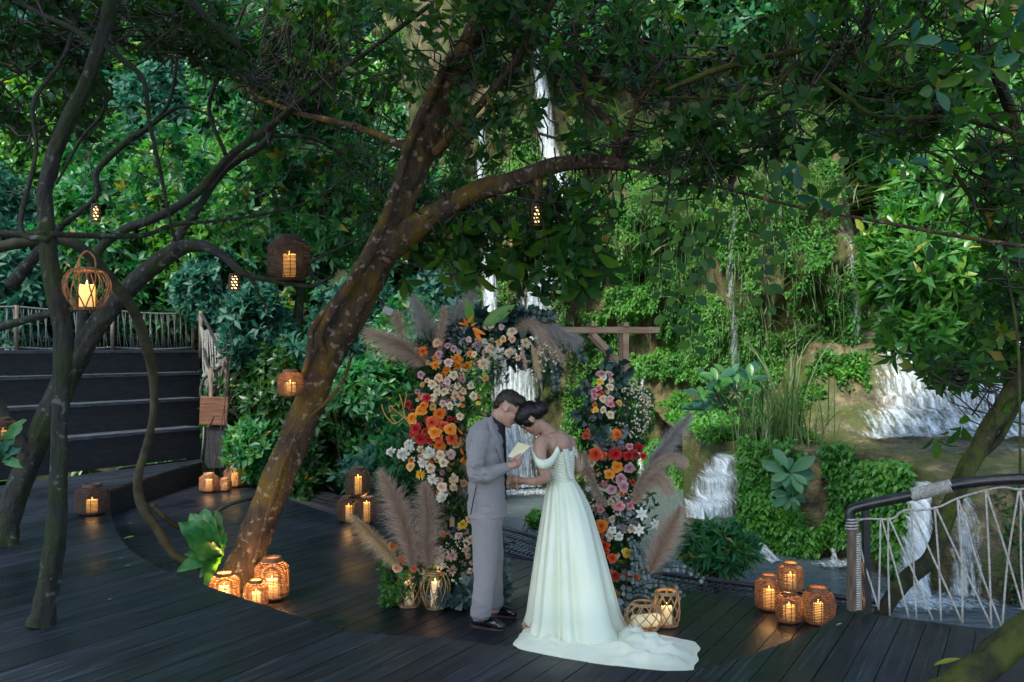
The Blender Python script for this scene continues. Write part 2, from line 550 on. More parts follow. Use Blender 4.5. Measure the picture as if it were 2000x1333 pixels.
# ---- rock bank with terraces on the right
BX = np.array([2.55, 2.75, 3.0, 3.4, 3.9, 4.15, 4.5, 4.9, 5.6, 6.5, 9.0, 11.0])
BY = np.array([13.4, 12.3, 11.6, 11.2, 10.9, 10.0, 9.35, 9.0, 8.65, 8.4, 8.2, 8.1])
def front_y(x): return np.interp(x, BX, BY)
def terrace_z(x, y):
    z = .76 + .0 * x
    lim = 12.15 - .25 * sstep(5, 7, x)
    up = sstep(0, 2.3, y - lim - .35 * (fbm(x * .9, y * .9, 3.3) - .5))
    up = up * sstep(3.7, 4.8, x + .25 * (fbm(y * 1.3, x, 7.7) - .5))
    st = up + .05 * np.sin(up * 12)
    z = z + 1.35 * st + .25 * sstep(14.5, 18, y) + .10 * (fbm(x * 2.2, y * 2.2, 5.5) - .5) * (1 - .5 * sstep(11, 12.2, y)) + .34 * (fbm(x * 2.6, y * 2.6, 1.5) - .5) * up + .10 * (fbm(x * 9, y * 9, 4.5, 3) - .5)
    z = z - .1 * sstep(10.6, 8.6, y)
    zq = .76 + np.round((z - .76) / .27) * .27
    z = z + (zq - z) * .36 * sstep(.04, .2, up) + .16 * (fbm(x * 5.5, y * 5.5, 8.5, 3) - .5) * sstep(.02, .2, up)
    return z
nx = 260
xs = np.linspace(2.55, 10.5, nx)
rows = []
for k in range(34):                                   # the face of the bank, bottom to top
    tt = k / 33
    zb = -1.1
    fy = front_y(xs)
    zt = terrace_z(xs, fy)
    z = zb + (zt - zb) * tt
    bul = .30 * math.sin(math.pi * min(1, tt * 1.05)) + .12 * tt
    y = fy + .22 - bul - .55 * (fbm(xs * 1.7, z * .7, 6.6) - .5) - .22 * (fbm(xs * 5, z * 2, 1.1) - .5)
    rows.append(np.stack([xs - .12 * bul, y, z], 1))
fy = rows[-1][:, 1]
for k in range(1, 150):
    tt = (k / 149) ** 1.15
    y = fy + (18.0 - fy) * tt
    rows.append(np.stack([xs, y, terrace_z(xs, y)], 1))
V = np.array(rows)
np_mesh('rock_terrace', V.reshape(-1, 3), grid_faces(V.shape[0], V.shape[1]), M['wet_rock'], kind='structure', origin=(6, 12, -1.1))
BANK = V[:34]

# ---- water
def mat_fall(name, lo, hi, su=9, sv=1.0, body=(.74, .82, .82)):
    t = NT(name)
    tc = t.n('TexCoord'); mp = t.n('Mapping'); mp.inputs['Scale'].default_value = (su, sv, 1)
    t.t.links.new(tc.outputs['UV'], mp.inputs[0])
    n = t.noise(2.2, 8, mp, .72)
    n2 = t.noise(26, 5, t.coords((1, 1, .6)), .7)
    a = t.n('Attribute', attribute_name='tone')
    ad = t.n('Math', operation='MULTIPLY_ADD'); t.l(n2, ad, 0, 0); ad.inputs[1].default_value = .35; t.l(n, ad, 0, 2)
    m2 = t.n('Math', operation='ADD'); t.l(ad, m2, 0, 0); t.t.links.new(a.outputs[2], m2.inputs[1])
    f = t.ramp([(lo, 0.0), (hi, 1.0)], m2)
    cr = t.ramp([(.35, (.30, .37, .40)), (.62, body)], n)
    b = t.bsdf(cr, .35, .5)
    t.bump(n2, b, .5, .05)
    tr = t.n('BsdfTransparent')
    mx = t.n('MixShader'); t.l(f, mx, 0, 0); t.l(tr, mx, 0, 1); t.l(b, mx, 0, 2)
    return t.done(mx)
M['fall'] = mat_fall('fall', .50, .84, 11, .8)
M['rapid'] = mat_fall('rapid', .54, .88, 6, 1.3)
t = NT('stream_water')
co = t.coords((.7, 2.2, 1))
n = t.noise(4.5, 6, co, .6)
nf = t.noise(2.6, 9, t.coords((.8, 1.6, 1)), .72)
ff = t.ramp([(.62, 0.0), (.72, .75)], nf)
c = t.n('MixRGB'); t.l(ff, c, 0, 0); c.inputs[1].default_value = (.085, .115, .12, 1); c.inputs[2].default_value = (.5, .56, .56, 1)
rr = t.ramp([(0, .12), (1, .6)], ff)
b = t.bsdf(c, .12, .5); t.t.links.new(rr.outputs[0], b.inputs['Roughness']); t.bump(n, b, .9, .09)
M['stream'] = t.done(b)

px_, py_ = np.meshgrid(np.linspace(-4.5, 10, 60), np.linspace(7.2, 18.5, 60))
V = np.stack([px_.ravel(), py_.ravel(), (-.5 + .03 * (fbm(px_ * 2, py_ * 3) - .5)).ravel()], 1)
np_mesh('stream', V, grid_faces(*px_.shape), M['stream'], kind='structure', origin=(2, 12, -.5))

def water_ribbon(name, label, pts, mat, wob=.05, bulge=.08, nc=12, layers=2, bias=0.0, flat=False):
    """pts: rows (x, y, z, half width, half dir x, half dir y); a sheet of falling water with a few overlapping strands"""
    P = crom(pts, 10)
    Vs, Fs, Us, Ts, b = [], [], [], [], 0
    L = np.concatenate([[0], np.cumsum(np.linalg.norm(np.diff(P[:, :3], axis=0), axis=1))])
    for la in range(layers):
        u = np.linspace(-1, 1, nc)
        hd = P[:, 4:6] / np.linalg.norm(P[:, 4:6], axis=1)[:, None]
        hw = P[:, 3] * (1 - .18 * la)
        X = P[:, 0][:, None] + hd[:, 0][:, None] * hw[:, None] * u
        Y = P[:, 1][:, None] + hd[:, 1][:, None] * hw[:, None] * u
        Z = P[:, 2][:, None] + 0 * u
        wv = wob * (fbm(X * 4 + la * 9, Z * 2.0, la + L[:, None]) - .5) * 2
        if flat: Z = Z + wv + bulge * (1 - u ** 2) + .03 * la
        else: Y = Y + wv - bulge * (1 - u ** 2) - .05 * la
        tone = -.42 * np.abs(u) ** 2.6 + bias + .16 * (fbm(X * 1.6, Z * .5, 5.0 + la, 2) - .5) + 0 * Z
        tone[0] -= .3; tone[1] -= .12
        Vs.append(np.stack([X, Y, Z], -1).reshape(-1, 3))
        Fs.append(grid_faces(len(P), nc) + b); b += len(P) * nc
        Us.append(np.stack([(X + Y * .3 + la * 1.7), L[:, None] + 0 * X], -1).reshape(-1, 2)); Ts.append(tone.ravel())
    o = np_mesh(name, np.concatenate(Vs), np.concatenate(Fs), mat, attrs={'tone': np.concatenate(Ts)}, uv=np.concatenate(Us))
    return tag(o, label, 'waterfall')

def on_cliff(rows_, gap=.12):
    o = []
    for (x, y, wpx) in rows_:
        h = cliff_hit(np.array([x - wpx * .35, x, x + wpx * .35]), np.array([y, y, y]))
        D = h[:, 1].min() - gap
        p = at(x, y, D)
        o.append((p.x, p.y, p.z, wpx / 2 / F * D, 1, 0))
    return o
def monotone(rows_):
    """water falls: a lower point never lies behind the one above it"""
    r = [list(rows_[0])]
    for q in rows_[1:]:
        q = list(q)
        D = min(q[1], r[-1][1] + .02)
        k = D / q[1]
        q[0] *= k; q[2] = HC + (q[2] - HC) * k; q[3] *= k; q[1] = D
        r.append(q)
    return r
water_ribbon('waterfall', 'tall white main waterfall pouring down the mossy cliff behind the flower arch',
             monotone(on_cliff([(1052, 90, 30), (1060, 190, 42), (1072, 290, 50), (1098, 375, 55), (1085, 440, 60), (1062, 520, 85), (1045, 600, 110), (1020, 690, 130), (1005, 780, 150), (1000, 880, 170), (1000, 950, 190)], .15)), M['fall'], layers=3, bias=-.04)
water_ribbon('waterfall', 'thin broken veil of water left of the main waterfall among dark leaves',
             monotone(on_cliff([(942, 240, 24), (940, 330, 30), (936, 420, 34), (955, 520, 40), (958, 610, 46)], .12)), M['fall'], bias=-.02)
water_ribbon('waterfall', 'thin trickle of water running down the tan rock drapery beside the fern patch',
             on_cliff([(1436, 400, 26), (1430, 470, 28), (1424, 560, 30), (1430, 640, 34), (1436, 720, 40), (1440, 800, 34), (1436, 850, 40)], .04), M['fall'], bias=-.19, layers=3)
water_ribbon('waterfall', 'narrow stream of water in the dark cleft beside the bright leafy tree',
             on_cliff([(1652, 440, 16), (1660, 520, 18), (1668, 590, 22), (1664, 650, 40), (1660, 690, 54)], .04), M['fall'], bias=-.20, layers=3)
water_ribbon('waterfall', 'small spout of water on the cliff beside the wooden arch post',
             on_cliff([(1262, 700, 8), (1256, 735, 12), (1250, 770, 14), (1246, 820, 16), (1250, 900, 24), (1252, 940, 34)], .03), M['fall'], bias=-.10)

# upper cascade over the terrace (follows the rock)
def sheet_on_terrace(name, label, poly, mat, n=(60, 40), lift=.035, bias=0.0, seed=0):
    """poly: rows (y, x_left, x_right)"""
    P = crom(poly, max(2, n[0] // (len(poly) - 1)))
    u = np.linspace(0, 1, n[1])
    Y = P[:, 0][:, None] + 0 * u
    X = P[:, 1][:, None] * (1 - u) + P[:, 2][:, None] * u
    Z = terrace_z(X, Y) + lift + .05 * fbm(X * 5, Y * 5, seed + 2.2)
    tone = bias - .25 * sstep(.12, 0, u)[None, :] - .25 * sstep(.88, 1, u)[None, :] + 0 * Z
    L = np.concatenate([[0], np.cumsum(np.hypot(np.diff(P[:, 0]), np.diff(Z.mean(1))))])
    o = np_mesh(name, np.stack([X, Y, Z], -1).reshape(-1, 3), grid_faces(*X.shape), mat, attrs={'tone': tone.ravel()},
                uv=np.stack([X, L[:, None] + 0 * X], -1).reshape(-1, 2))
    return tag(o, label, 'waterfall')
sheet_on_terrace('waterfall', 'wide white cascade spreading down the stepped rock ledge under the bright leafy tree',
                 [(14.6, 6.2, 9.6), (13.9, 5.5, 9.5), (13.3, 5.2, 9.4), (12.8, 4.85, 9.2), (12.4, 4.55, 9.0), (12.0, 4.35, 8.8)], M['rapid'], bias=.03)
sheet_on_terrace('waterfall', 'shallow film of water crossing the brown terrace above the rope railing',
                 [(10.9, 5.6, 9.6), (10.4, 5.8, 9.6), (9.9, 5.9, 9.6)], M['rapid'], bias=-.06, seed=3)
# shallow pool on the terrace
xs_ = np.linspace(3.6, 7.5, 40)
yy = np.linspace(0, 1, 8)
X, T = np.meshgrid(xs_, yy)
Y = 11.2 + T * 1.2
V = np.stack([X, Y, .745 + 0 * X], -1).reshape(-1, 3)
np_mesh('pool', V, grid_faces(*X.shape), M['stream'], kind='structure')

def px_rows(rows_):
    o = []
    for (x, y, D, wpx, hx, hy) in rows_:
        p = at(x, y, D); o.append((p.x, p.y, p.z, wpx / 2 / F * D, hx, hy))
    return o
water_ribbon('waterfall', 'low white cascade tumbling beside the fern covered bank into the stream',
             px_rows([(1448, 842, 13.0, 30, 1, -.1), (1438, 862, 12.5, 50, 1, -.2), (1428, 880, 12.3, 66, 1, -.2), (1418, 892, 11.95, 84, 1, -.2), (1408, 920, 11.85, 98, 1, -.15), (1398, 932, 11.55, 112, 1, -.1), (1392, 966, 11.5, 122, 1, -.1), (1384, 980, 11.25, 138, 1, 0), (1378, 1008, 11.2, 150, 1, 0)]), M['fall'], wob=.22, bulge=.06, nc=30, layers=4, bias=.03)
o = water_ribbon('rapid', 'foaming rapid of the stream running past the shrub towards the lanterns',
             px_rows([(1335, 985, 12.6, 90, .3, 1), (1380, 1014, 12.2, 110, .4, 1), (1430, 1044, 11.8, 100, .6, 1), (1478, 1076, 11.1, 90, .8, 1), (1520, 1110, 10.6, 80, 1, 1)]), M['rapid'], wob=.10, bulge=.06, nc=16, layers=2, bias=.09, flat=True)
o['category'] = 'rapid'
water_ribbon('waterfall', 'white waterfall dropping from the brown terrace behind the rope railing',
             px_rows([(1795, 930, 9.85, 40, 1, -.6), (1793, 965, 9.55, 52, 1, -.6), (1790, 1040, 9.3, 62, 1, -.6), (1784, 1110, 9.2, 70, 1, -.6), (1780, 1165, 9.1, 90, 1, -.6)]), M['fall'], wob=.08, bulge=.1, layers=3, bias=.08)
water_ribbon('waterfall', 'thin trickle falling into the dark pool below the fern covered bank',
             px_rows([(1622, 1066, 10.75, 12, 1, 0), (1625, 1085, 10.65, 14, 1, 0), (1627, 1108, 10.6, 22, 1, 0)]), M['fall'], bias=.0)
water_ribbon('waterfall', 'broken streams of water dripping down the dark mossy rock behind the rope railing',
             px_rows([(1880, 960, 9.0, 60, 1, -.4), (1880, 1020, 8.85, 80, 1, -.4), (1880, 1090, 8.8, 90, 1, -.4), (1880, 1160, 8.75, 110, 1, -.4)]), M['fall'], wob=.1, nc=16, bias=-.07)
# foam at the foot of the main fall and of the rail fall
def foam(label, c, rx, ry, mat):
    a, r_ = np.meshgrid(np.linspace(0, 2 * math.pi, 37), np.linspace(0, 1, 9))
    X = c[0] + rx * r_ * np.cos(a); Y = c[1] + ry * r_ * np.sin(a)
    Z = c[2] + .05 * fbm(X * 6, Y * 6)
    o = np_mesh('foam', np.stack([X, Y, Z], -1).reshape(-1, 3), grid_faces(*X.shape), mat, attrs={'tone': (.10 - .40 * r_ ** 1.5).ravel()}, uv=np.stack([X * 1.5, Y * 3], -1).reshape(-1, 2), kind='stuff')
    tag(o, label, 'foam')
foam('white foam where the main waterfall meets the grey stream', (0.0, 15.4, -.46), 1.5, .55, M['rapid'])
foam('white foam below the waterfall behind the rope railing', (4.0, 8.75, -.46), 1.0, .45, M['rapid'])
foam('small patch of foam below the fern bank trickle', (3.75, 10.3, -.46), .5, .28, M['rapid'])
# ================================================================== FOLIAGE TOOLS
def leaf_lo(w=.2, fold=.06, droop=.12):
    V = np.array([(0, 0, 0), (.45, -w, fold), (.45, 0, 0), (.45, w, fold), (1, 0, -droop)], float)
    return V, np.array([(0, 1, 2), (0, 2, 3), (1, 4, 2), (2, 4, 3)])
def leaf_hi(w=.2, fold=.25, droop=.15, peak=.5, stalk=.06):
    st = np.array([0, stalk, .22, .42, .62, .82, 1.0])
    def prof(t):
        s = (t - stalk) / (1 - stalk)
        p = math.log(.5) / math.log(peak)
        return w * math.sin(math.pi * max(0, s) ** p) ** .8 if 0 < s < 1 else 0
    V, F_ = [], []
    mid = []
    for t_ in st:
        mid.append(len(V)); V.append((t_, 0, -droop * t_ * t_))
    L, Rr = {}, {}
    for i, t_ in enumerate(st):
        h = prof(t_)
        if h > 1e-4:
            z = -droop * t_ * t_ + fold * h
            L[i] = len(V); V.append((t_, -h, z)); Rr[i] = len(V); V.append((t_, h, z))
    n = len(st)
    for i in range(n - 1):
        for S, fl in ((L, 0), (Rr, 1)):
            a, b = S.get(i), S.get(i + 1)
            if a is not None and b is not None:
                q = [(mid[i], a, b), (mid[i], b, mid[i + 1])]
            elif b is not None: q = [(mid[i], b, mid[i + 1])]
            elif a is not None: q = [(mid[i], a, mid[i + 1])]
            else: q = []
            F_ += [t3 if not fl else t3[::-1] for t3 in q]
    return np.array(V, float), np.array(F_)

def unit(a):
    return a / np.maximum(np.linalg.norm(a, axis=-1, keepdims=True), 1e-9)
def place(tmpl, P, D, N, S, W=None):
    """instances of a leaf template: P positions, D along, N normal, S length, W width factor"""
    TV, TF = tmpl
    D = unit(D); Y = unit(np.cross(N, D)); N = np.cross(D, Y)
    if W is None: W = np.ones(len(P))
    V = P[:, None] + S[:, None, None] * (TV[None, :, 0:1] * D[:, None] + (TV[None, :, 1:2] * W[:, None, None]) * Y[:, None] + TV[None, :, 2:3] * N[:, None])
    Fc = TF[None] + (np.arange(len(P)) * len(TV))[:, None, None]
    return V.reshape(-1, 3), Fc.reshape(-1, 3)
def rosettes(C, A, k, L, spread=1.1, jit=.35, Ls=.25):
    """k leaves round the axis A at each centre C -> P, D, N, S"""
    n = len(C)
    A = unit(A)
    h = np.where(np.abs(A[:, 2:3]) < .9, np.array([[0, 0, 1.]]), np.array([[1., 0, 0]]))
    U = unit(np.cross(A, h)); Wv = np.cross(A, U)
    ph = rng.uniform(0, 6.28, n)[:, None] + np.arange(k)[None] * 2.4 + rng.normal(0, .25, (n, k))
    sp = spread + rng.normal(0, jit, (n, k))
    rad = U[:, None] * np.cos(ph)[..., None] + Wv[:, None] * np.sin(ph)[..., None]
    D = A[:, None] * np.cos(sp)[..., None] + rad * np.sin(sp)[..., None]
    N = A[:, None] * np.sin(sp)[..., None] - rad * np.cos(sp)[..., None]
    N = N + rng.normal(0, .25, N.shape)
    S = L * (1 + rng.uniform(-Ls, Ls, (n, k)))
    P = np.repeat(C[:, None], k, 1) + A[:, None] * rng.uniform(-.25, .1, (n, k))[..., None] * L
    return P.reshape(-1, 3), D.reshape(-1, 3), N.reshape(-1, 3), S.ravel()
def ball(n, c, r, shell=.5):
    """points in an ellipsoid, thinned by noise so that gaps show"""
    out_ = []
    got = 0
    while got < n:
        d = unit(rng.normal(size=(n * 2, 3)))
        q = d * (rng.uniform(0, 1, (n * 2, 1)) ** (1 / 3) * (1 - shell) + shell * rng.uniform(.65, 1, (n * 2, 1)))
        p = np.array(c) + q * np.array(r)
        m = fbm(p[:, 0] * 1.3, p[:, 1] * 1.3, p[:, 2] * 1.3, 2) > rng.uniform(.3, .58, len(p))
        p = p[m]; out_.append(p); got += len(p)
    return np.concatenate(out_)[:n]
def blob(x, y, D, rx, ry, rd):
    return np.array(at(x, y, D)), np.array((rx / F * D, rd, ry / F * D))
def crown_np(blobs, k=6, L=.16, tmpl=None, spread=1.15, up=.5, hang=0.0):
    """blobs: (centre, radii, number of rosettes)"""
    Vs, Fs, Ts, b = [], [], [], 0
    tmpl = tmpl or leaf_lo()
    cen = []
    for (c, r, n) in blobs:
        C = ball(n, c, r)
        cen.append(C)
        A = (C - np.array(c)) / np.array(r) * .8 + rng.normal(0, .45, C.shape) + np.array([0, 0, up - hang])
        P, Dv, N, S = rosettes(C, A, k, L, spread)
        V, Fc = place(tmpl, P, Dv, N, S, rng.uniform(.8, 1.25, len(P)))
        Vs.append(V); Fs.append(Fc + b); b += len(V)
        tone = np.clip(np.repeat(np.repeat(rng.normal(.45, .16, n), k) + rng.normal(0, .1, n * k), len(tmpl[0])), 0, .97)
        yel = np.repeat(rng.uniform(0, 1, n * k) < .012, len(tmpl[0]))
        tone[yel] = 1.0
        Ts.append(tone)
    return np.concatenate(Vs), np.concatenate(Fs), np.concatenate(Ts), cen
def twigs_np(starts, ends, r0, r1, sag=.12, m=6):
    """thin three-sided twigs between point pairs"""
    n = len(starts)
    s, e = np.asarray(starts), np.asarray(ends)
    d = e - s; L = np.linalg.norm(d, axis=1, keepdims=True)
    o1 = rng.normal(0, 1, (n, 3)) * L * sag; o2 = rng.normal(0, 1, (n, 3)) * L * sag * .5
    t = np.linspace(0, 1, m)[None, :, None]
    P = s[:, None] + d[:, None] * t + o1[:, None] * np.sin(math.pi * t) + o2[:, None] * np.sin(2 * math.pi * t)
    T = unit(np.gradient(P, axis=1))
    U = unit(np.cross(T, np.array([.3, .5, .81]))); Wv = np.cross(T, U)
    r = (r0 + (r1 - r0) * np.linspace(0, 1, m))[None, :, None]
    rings = [P + r * (U * math.cos(a) + Wv * math.sin(a)) for a in (0, 2.094, 4.189)]
    V = np.stack(rings, 2).reshape(-1, 3)
    idx = np.arange(n * m * 3).reshape(n, m, 3)
    Fq = []
    for k in range(3):
        k2 = (k + 1) % 3
        Fq.append(np.stack([idx[:, :-1, k], idx[:, :-1, k2], idx[:, 1:, k2], idx[:, 1:, k]], -1).reshape(-1, 4))
    return V, np.concatenate(Fq)
def limb(mb, rows_, n=12, seg=6, bump=.10):
    """rows (x, y, D, width px) -> tapering limb"""
    P = crom([(*at(x, y, D), .80 * wp / 2 / F * D) for (x, y, D, wp) in rows_], seg)
    b0 = len(mb.v)
    mb.tube([p[:3] for p in P], [max(.002, p[3]) for p in P], n, bump=bump * .3)
    V_ = np.array(mb.v[b0:]); C_ = np.repeat(P[:, :3], n, 0)[:len(V_)]; r_ = np.repeat(P[:, 3], n)[:len(V_), None]
    d_ = (V_ - C_) / np.maximum(r_, 1e-4)
    s_ = np.repeat(np.concatenate([[0], np.cumsum(np.linalg.norm(np.diff(P[:, :3], axis=0), axis=1))]), n)[:len(V_)]
    k_ = 1 + bump * 2.2 * (fbm(d_[:, 0] * 2.2 + b0, d_[:, 1] * 2.2 + d_[:, 2] * 2.2, s_ * 2.0, 2) - .5) + bump * 1.6 * (fbm(d_[:, 0] * 6, d_[:, 1] * 6 + d_[:, 2] * 6, s_ * 7.0, 2) - .5)
    mb.v[b0:] = [tuple(q) for q in C_ + (V_ - C_) * k_[:, None]]
    return P
def tree(name, label, trunk_rows, branches, blobs, mat_b, mat_l, group=None, k=6, L=.16, tmpl=None, twig=60, up=.4, hang=0., flare=0.0, spread=1.15):
    p0 = at(*trunk_rows[0][:3])
    root = thing(name, label, 'tree', p0, group)
    mb = MB(); P = limb(mb, trunk_rows, 30, 20, .16)
    mb.build('trunk', mat_b, root)
    ends = [P[int(len(P) * .5):, :3]]
    for br in branches:
        mb = MB(); Q = limb(mb, br, 12, 10, .14)
        mb.build('branch', mat_b, root)
        ends.append(Q[:, :3])
    ends = np.concatenate(ends)
    if blobs:
        V, Fc, T, cen = crown_np(blobs, k, L, tmpl, up=up, hang=hang, spread=spread)
        np_mesh('crown', V, Fc, mat_l, root, {'tone': T}, kind='stuff')
        if twig:
            S_, E_ = [], []
            for C in cen:
                sel = C[rng.choice(len(C), min(twig, len(C)), replace=False)]
                for q in sel:
                    dd = np.linalg.norm(ends - q, axis=1)
                    j = int(np.argmin(dd + rng.uniform(0, .8, len(dd))))
                    tow = ends[j] - q
                    st = q + tow * min(1.0, rng.uniform(.35, .8) / max(dd[j], 1e-3)) + rng.normal(0, .14, 3)
                    S_.append(st); E_.append(q)
            V, Fq = twigs_np(np.array(S_), np.array(E_), .009, .003)
            np_mesh('twigs', V, Fq, M['twig'], root, {'tone': np.full(len(V), .5)}, kind='stuff')
    return root

# single large leaves: shared meshes
def leaf_data(name, tmpl, mat, tone):
    V, Fc = tmpl
    me = bpy.data.meshes.new(name)
    me.from_pydata([tuple(v) for v in V], [], [tuple(int(i) for i in f) for f in Fc])
    for p in me.polygons: p.use_smooth = True
    a = me.attributes.new('tone', 'FLOAT', 'POINT'); a.data.foreach_set('value', np.full(len(V), tone, np.float32))
    me.materials.append(mat)
    return me
def leaf_obj(me, parent, pos, d, n, s, name='leaf'):
    d = Vector(d).normalized(); n = Vector(n)
    y = n.cross(d)
    if y.length < 1e-4: y = Vector((0, 1, 0)).cross(d)
    y.normalize(); n = d.cross(y)
    o = bpy.data.objects.new(name, me); COL.objects.link(o)
    o.parent = parent
    mw = Matrix.Translation(Vector(pos) - world_loc(parent)) @ (Matrix((d, y, n)).transposed().to_4x4()) @ Matrix.Scale(s, 4)
    o.matrix_local = mw
    return o
OBOV = leaf_hi(.21, .3, .16, .60)
ROUND = leaf_hi(.34, .25, .10, .55, .12)
ELLI = leaf_hi(.17, .3, .22, .48)
LD_dark = [leaf_data('leaf', OBOV, M['leaf_canopy'], t_) for t_ in (.25, .4, .55, .7, .85)]
LD_round = [leaf_data('leaf', ROUND, M['leaf_canopy'], t_) for t_ in (.3, .4, .5, .6, .7, .85)]
LD_teal = [leaf_data('leaf', OBOV, M['leaf_teal'], t_) for t_ in (.4, .7, .95)]
LD_bright = [leaf_data('leaf', OBOV, M['leaf_bright'], t_) for t_ in (.3, .5, .8, 1.0)]
def whorl(parent, c, axis, k, L, data, spread=1.2):
    P, Dv, N, S = rosettes(np.array([c]), np.array([axis], float), k, L, spread)
    for i in range(k):
        leaf_obj(random.choice(data), parent, P[i], Dv[i], N[i], S[i])

# ================================================================== TREES
# ---- the leaning tree beside the couple
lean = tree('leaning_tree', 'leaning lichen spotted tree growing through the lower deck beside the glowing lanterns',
    [(455, 1165, 7.42, 101), (472, 1120, 7.45, 86), (500, 1050, 7.5, 77), (545, 930, 7.55, 72), (590, 820, 7.6, 70), (640, 700, 7.65, 79), (690, 600, 7.7, 86), (735, 510, 7.7, 86), (768, 450, 7.7, 83), (795, 370, 7.7, 65), (832, 280, 7.6, 58), (870, 180, 7.5, 54), (920, 80, 7.3, 50), (970, -20, 7.2, 45), (1020, -160, 7, 40)],
    [[(748, 500, 7.65, 72), (790, 462, 7.6, 67), (850, 418, 7.55, 54), (930, 375, 7.5, 49), (1010, 352, 7.4, 47), (1080, 325, 7.3, 41), (1150, 315, 7.2, 38), (1224, 324, 7.1, 31)],
     [(1200, 318, 7.15, 23), (1202, 260, 7.1, 20), (1160, 205, 7.0, 16), (1130, 120, 6.9, 13), (1120, 20, 6.8, 11)],
     [(1212, 312, 7.15, 20), (1232, 240, 7.0, 14), (1262, 180, 6.9, 11), (1330, 130, 6.8, 8)],
     [(1215, 322, 7.1, 13), (1300, 340, 6.9, 9), (1400, 365, 6.7, 8), (1560, 405, 6.5, 8), (1700, 430, 6.4, 9), (1850, 458, 6.3, 10), (2020, 485, 6.2, 11)],
     [(850, 300, 7.5, 27), (905, 240, 7.3, 22), (1000, 130, 7.0, 18), (1070, 20, 6.8, 16), (1120, -60, 6.7, 14)],
     [(640, 700, 7.55, 16), (625, 655, 7.5, 20), (660, 590, 7.48, 22), (715, 510, 7.45, 23), (750, 430, 7.45, 23), (772, 370, 7.5, 22), (800, 280, 7.5, 23), (840, 190, 7.4, 23), (880, 110, 7.3, 20)],
     [(590, 742, 7.48, 13), (605, 690, 7.48, 18), (612, 640, 7.5, 18), (650, 590, 7.5, 16), (690, 540, 7.5, 14)],
     [(487, 1130, 7.36, 13), (512, 1040, 7.38, 11), (548, 925, 7.44, 11), (566, 880, 7.46, 9), (590, 830, 7.5, 8), (660, 760, 7.52, 9), (690, 690, 7.55, 7)],
     [(1050, 345, 7.35, 27), (1052, 375, 7.3, 18), (1050, 392, 7.3, 13)],
     [(820, 300, 7.6, 20), (700, 250, 7.9, 16), (560, 215, 8.2, 13), (470, 160, 8.4, 9), (380, 20, 8.6, 7)],
     [(790, 380, 7.65, 11), (900, 240, 7.5, 9), (1100, 275, 7.2, 7), (1220, 320, 7.1, 6)],
     [(760, 440, 7.7, 9), (880, 400, 8, 7), (960, 430, 7.9, 6), (1060, 460, 7.6, 5), (1150, 510, 7.4, 5)],
    ],
    [(*blob(700, 100, 8.2, 160, 130, .9), 170), (*blob(900, 30, 7.2, 190, 110, 1.0), 170), (*blob(1130, 40, 7.0, 190, 130, .9), 84), (*blob(1330, 60, 6.6, 170, 130, .8), 54),
     (*blob(560, 30, 8.6, 150, 90, .9), 120), (*blob(960, 470, 7.7, 130, 90, .4), 110), (*blob(1100, 500, 7.4, 110, 90, .4), 90), (*blob(870, 440, 8.1, 100, 90, .4), 80), (*blob(750, 330, 8.8, 120, 100, .6), 60),
     (*blob(1130, 400, 7.5, 90, 60, .4), 60), (*blob(1210, 220, 7.0, 150, 110, .6), 44), (*blob(950, 220, 7.5, 120, 120, .5), 70), (*blob(1330, 300, 6.9, 110, 90, .5), 60),
     (np.array((0.2, 5.0, 7.2)), np.array((3.4, 3.4, .9)), 3600), (np.array((-1.8, .8, 7.4)), np.array((3.6, 3.6, .9)), 6500), (np.array((-2.5, -3.0, 7.6)), np.array((4.0, 3.0, .9)), 5000), (np.array((-2.2, 2.7, 8.0)), np.array((2.8, 2.8, .7)), 6500)],  # unseen leaf masses overhead, added to shade the deck and couple
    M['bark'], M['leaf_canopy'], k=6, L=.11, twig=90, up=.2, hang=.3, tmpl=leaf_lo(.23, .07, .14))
for (x, y, D) in [(870, 505, 7.5), (905, 470, 7.4), (985, 520, 7.3), (1015, 560, 7.25), (1085, 470, 7.2), (1100, 545, 7.15), (1165, 505, 7.1), (1185, 545, 7.1), (1135, 580, 7.1), (845, 455, 7.6), (950, 430, 7.4), (1045, 445, 7.3), (930, 545, 7.3), (890, 575, 7.4), (1060, 505, 7.2), (1130, 450, 7.2), (1010, 475, 7.3), (800, 500, 7.6), (790, 560, 7.7), (1160, 395, 7.1), (1095, 385, 7.2)]:
    whorl(lean, at(x, y - 12, D), (random.uniform(-.5, .5), -.5, -.55), 6, .20, LD_dark, 1.15)

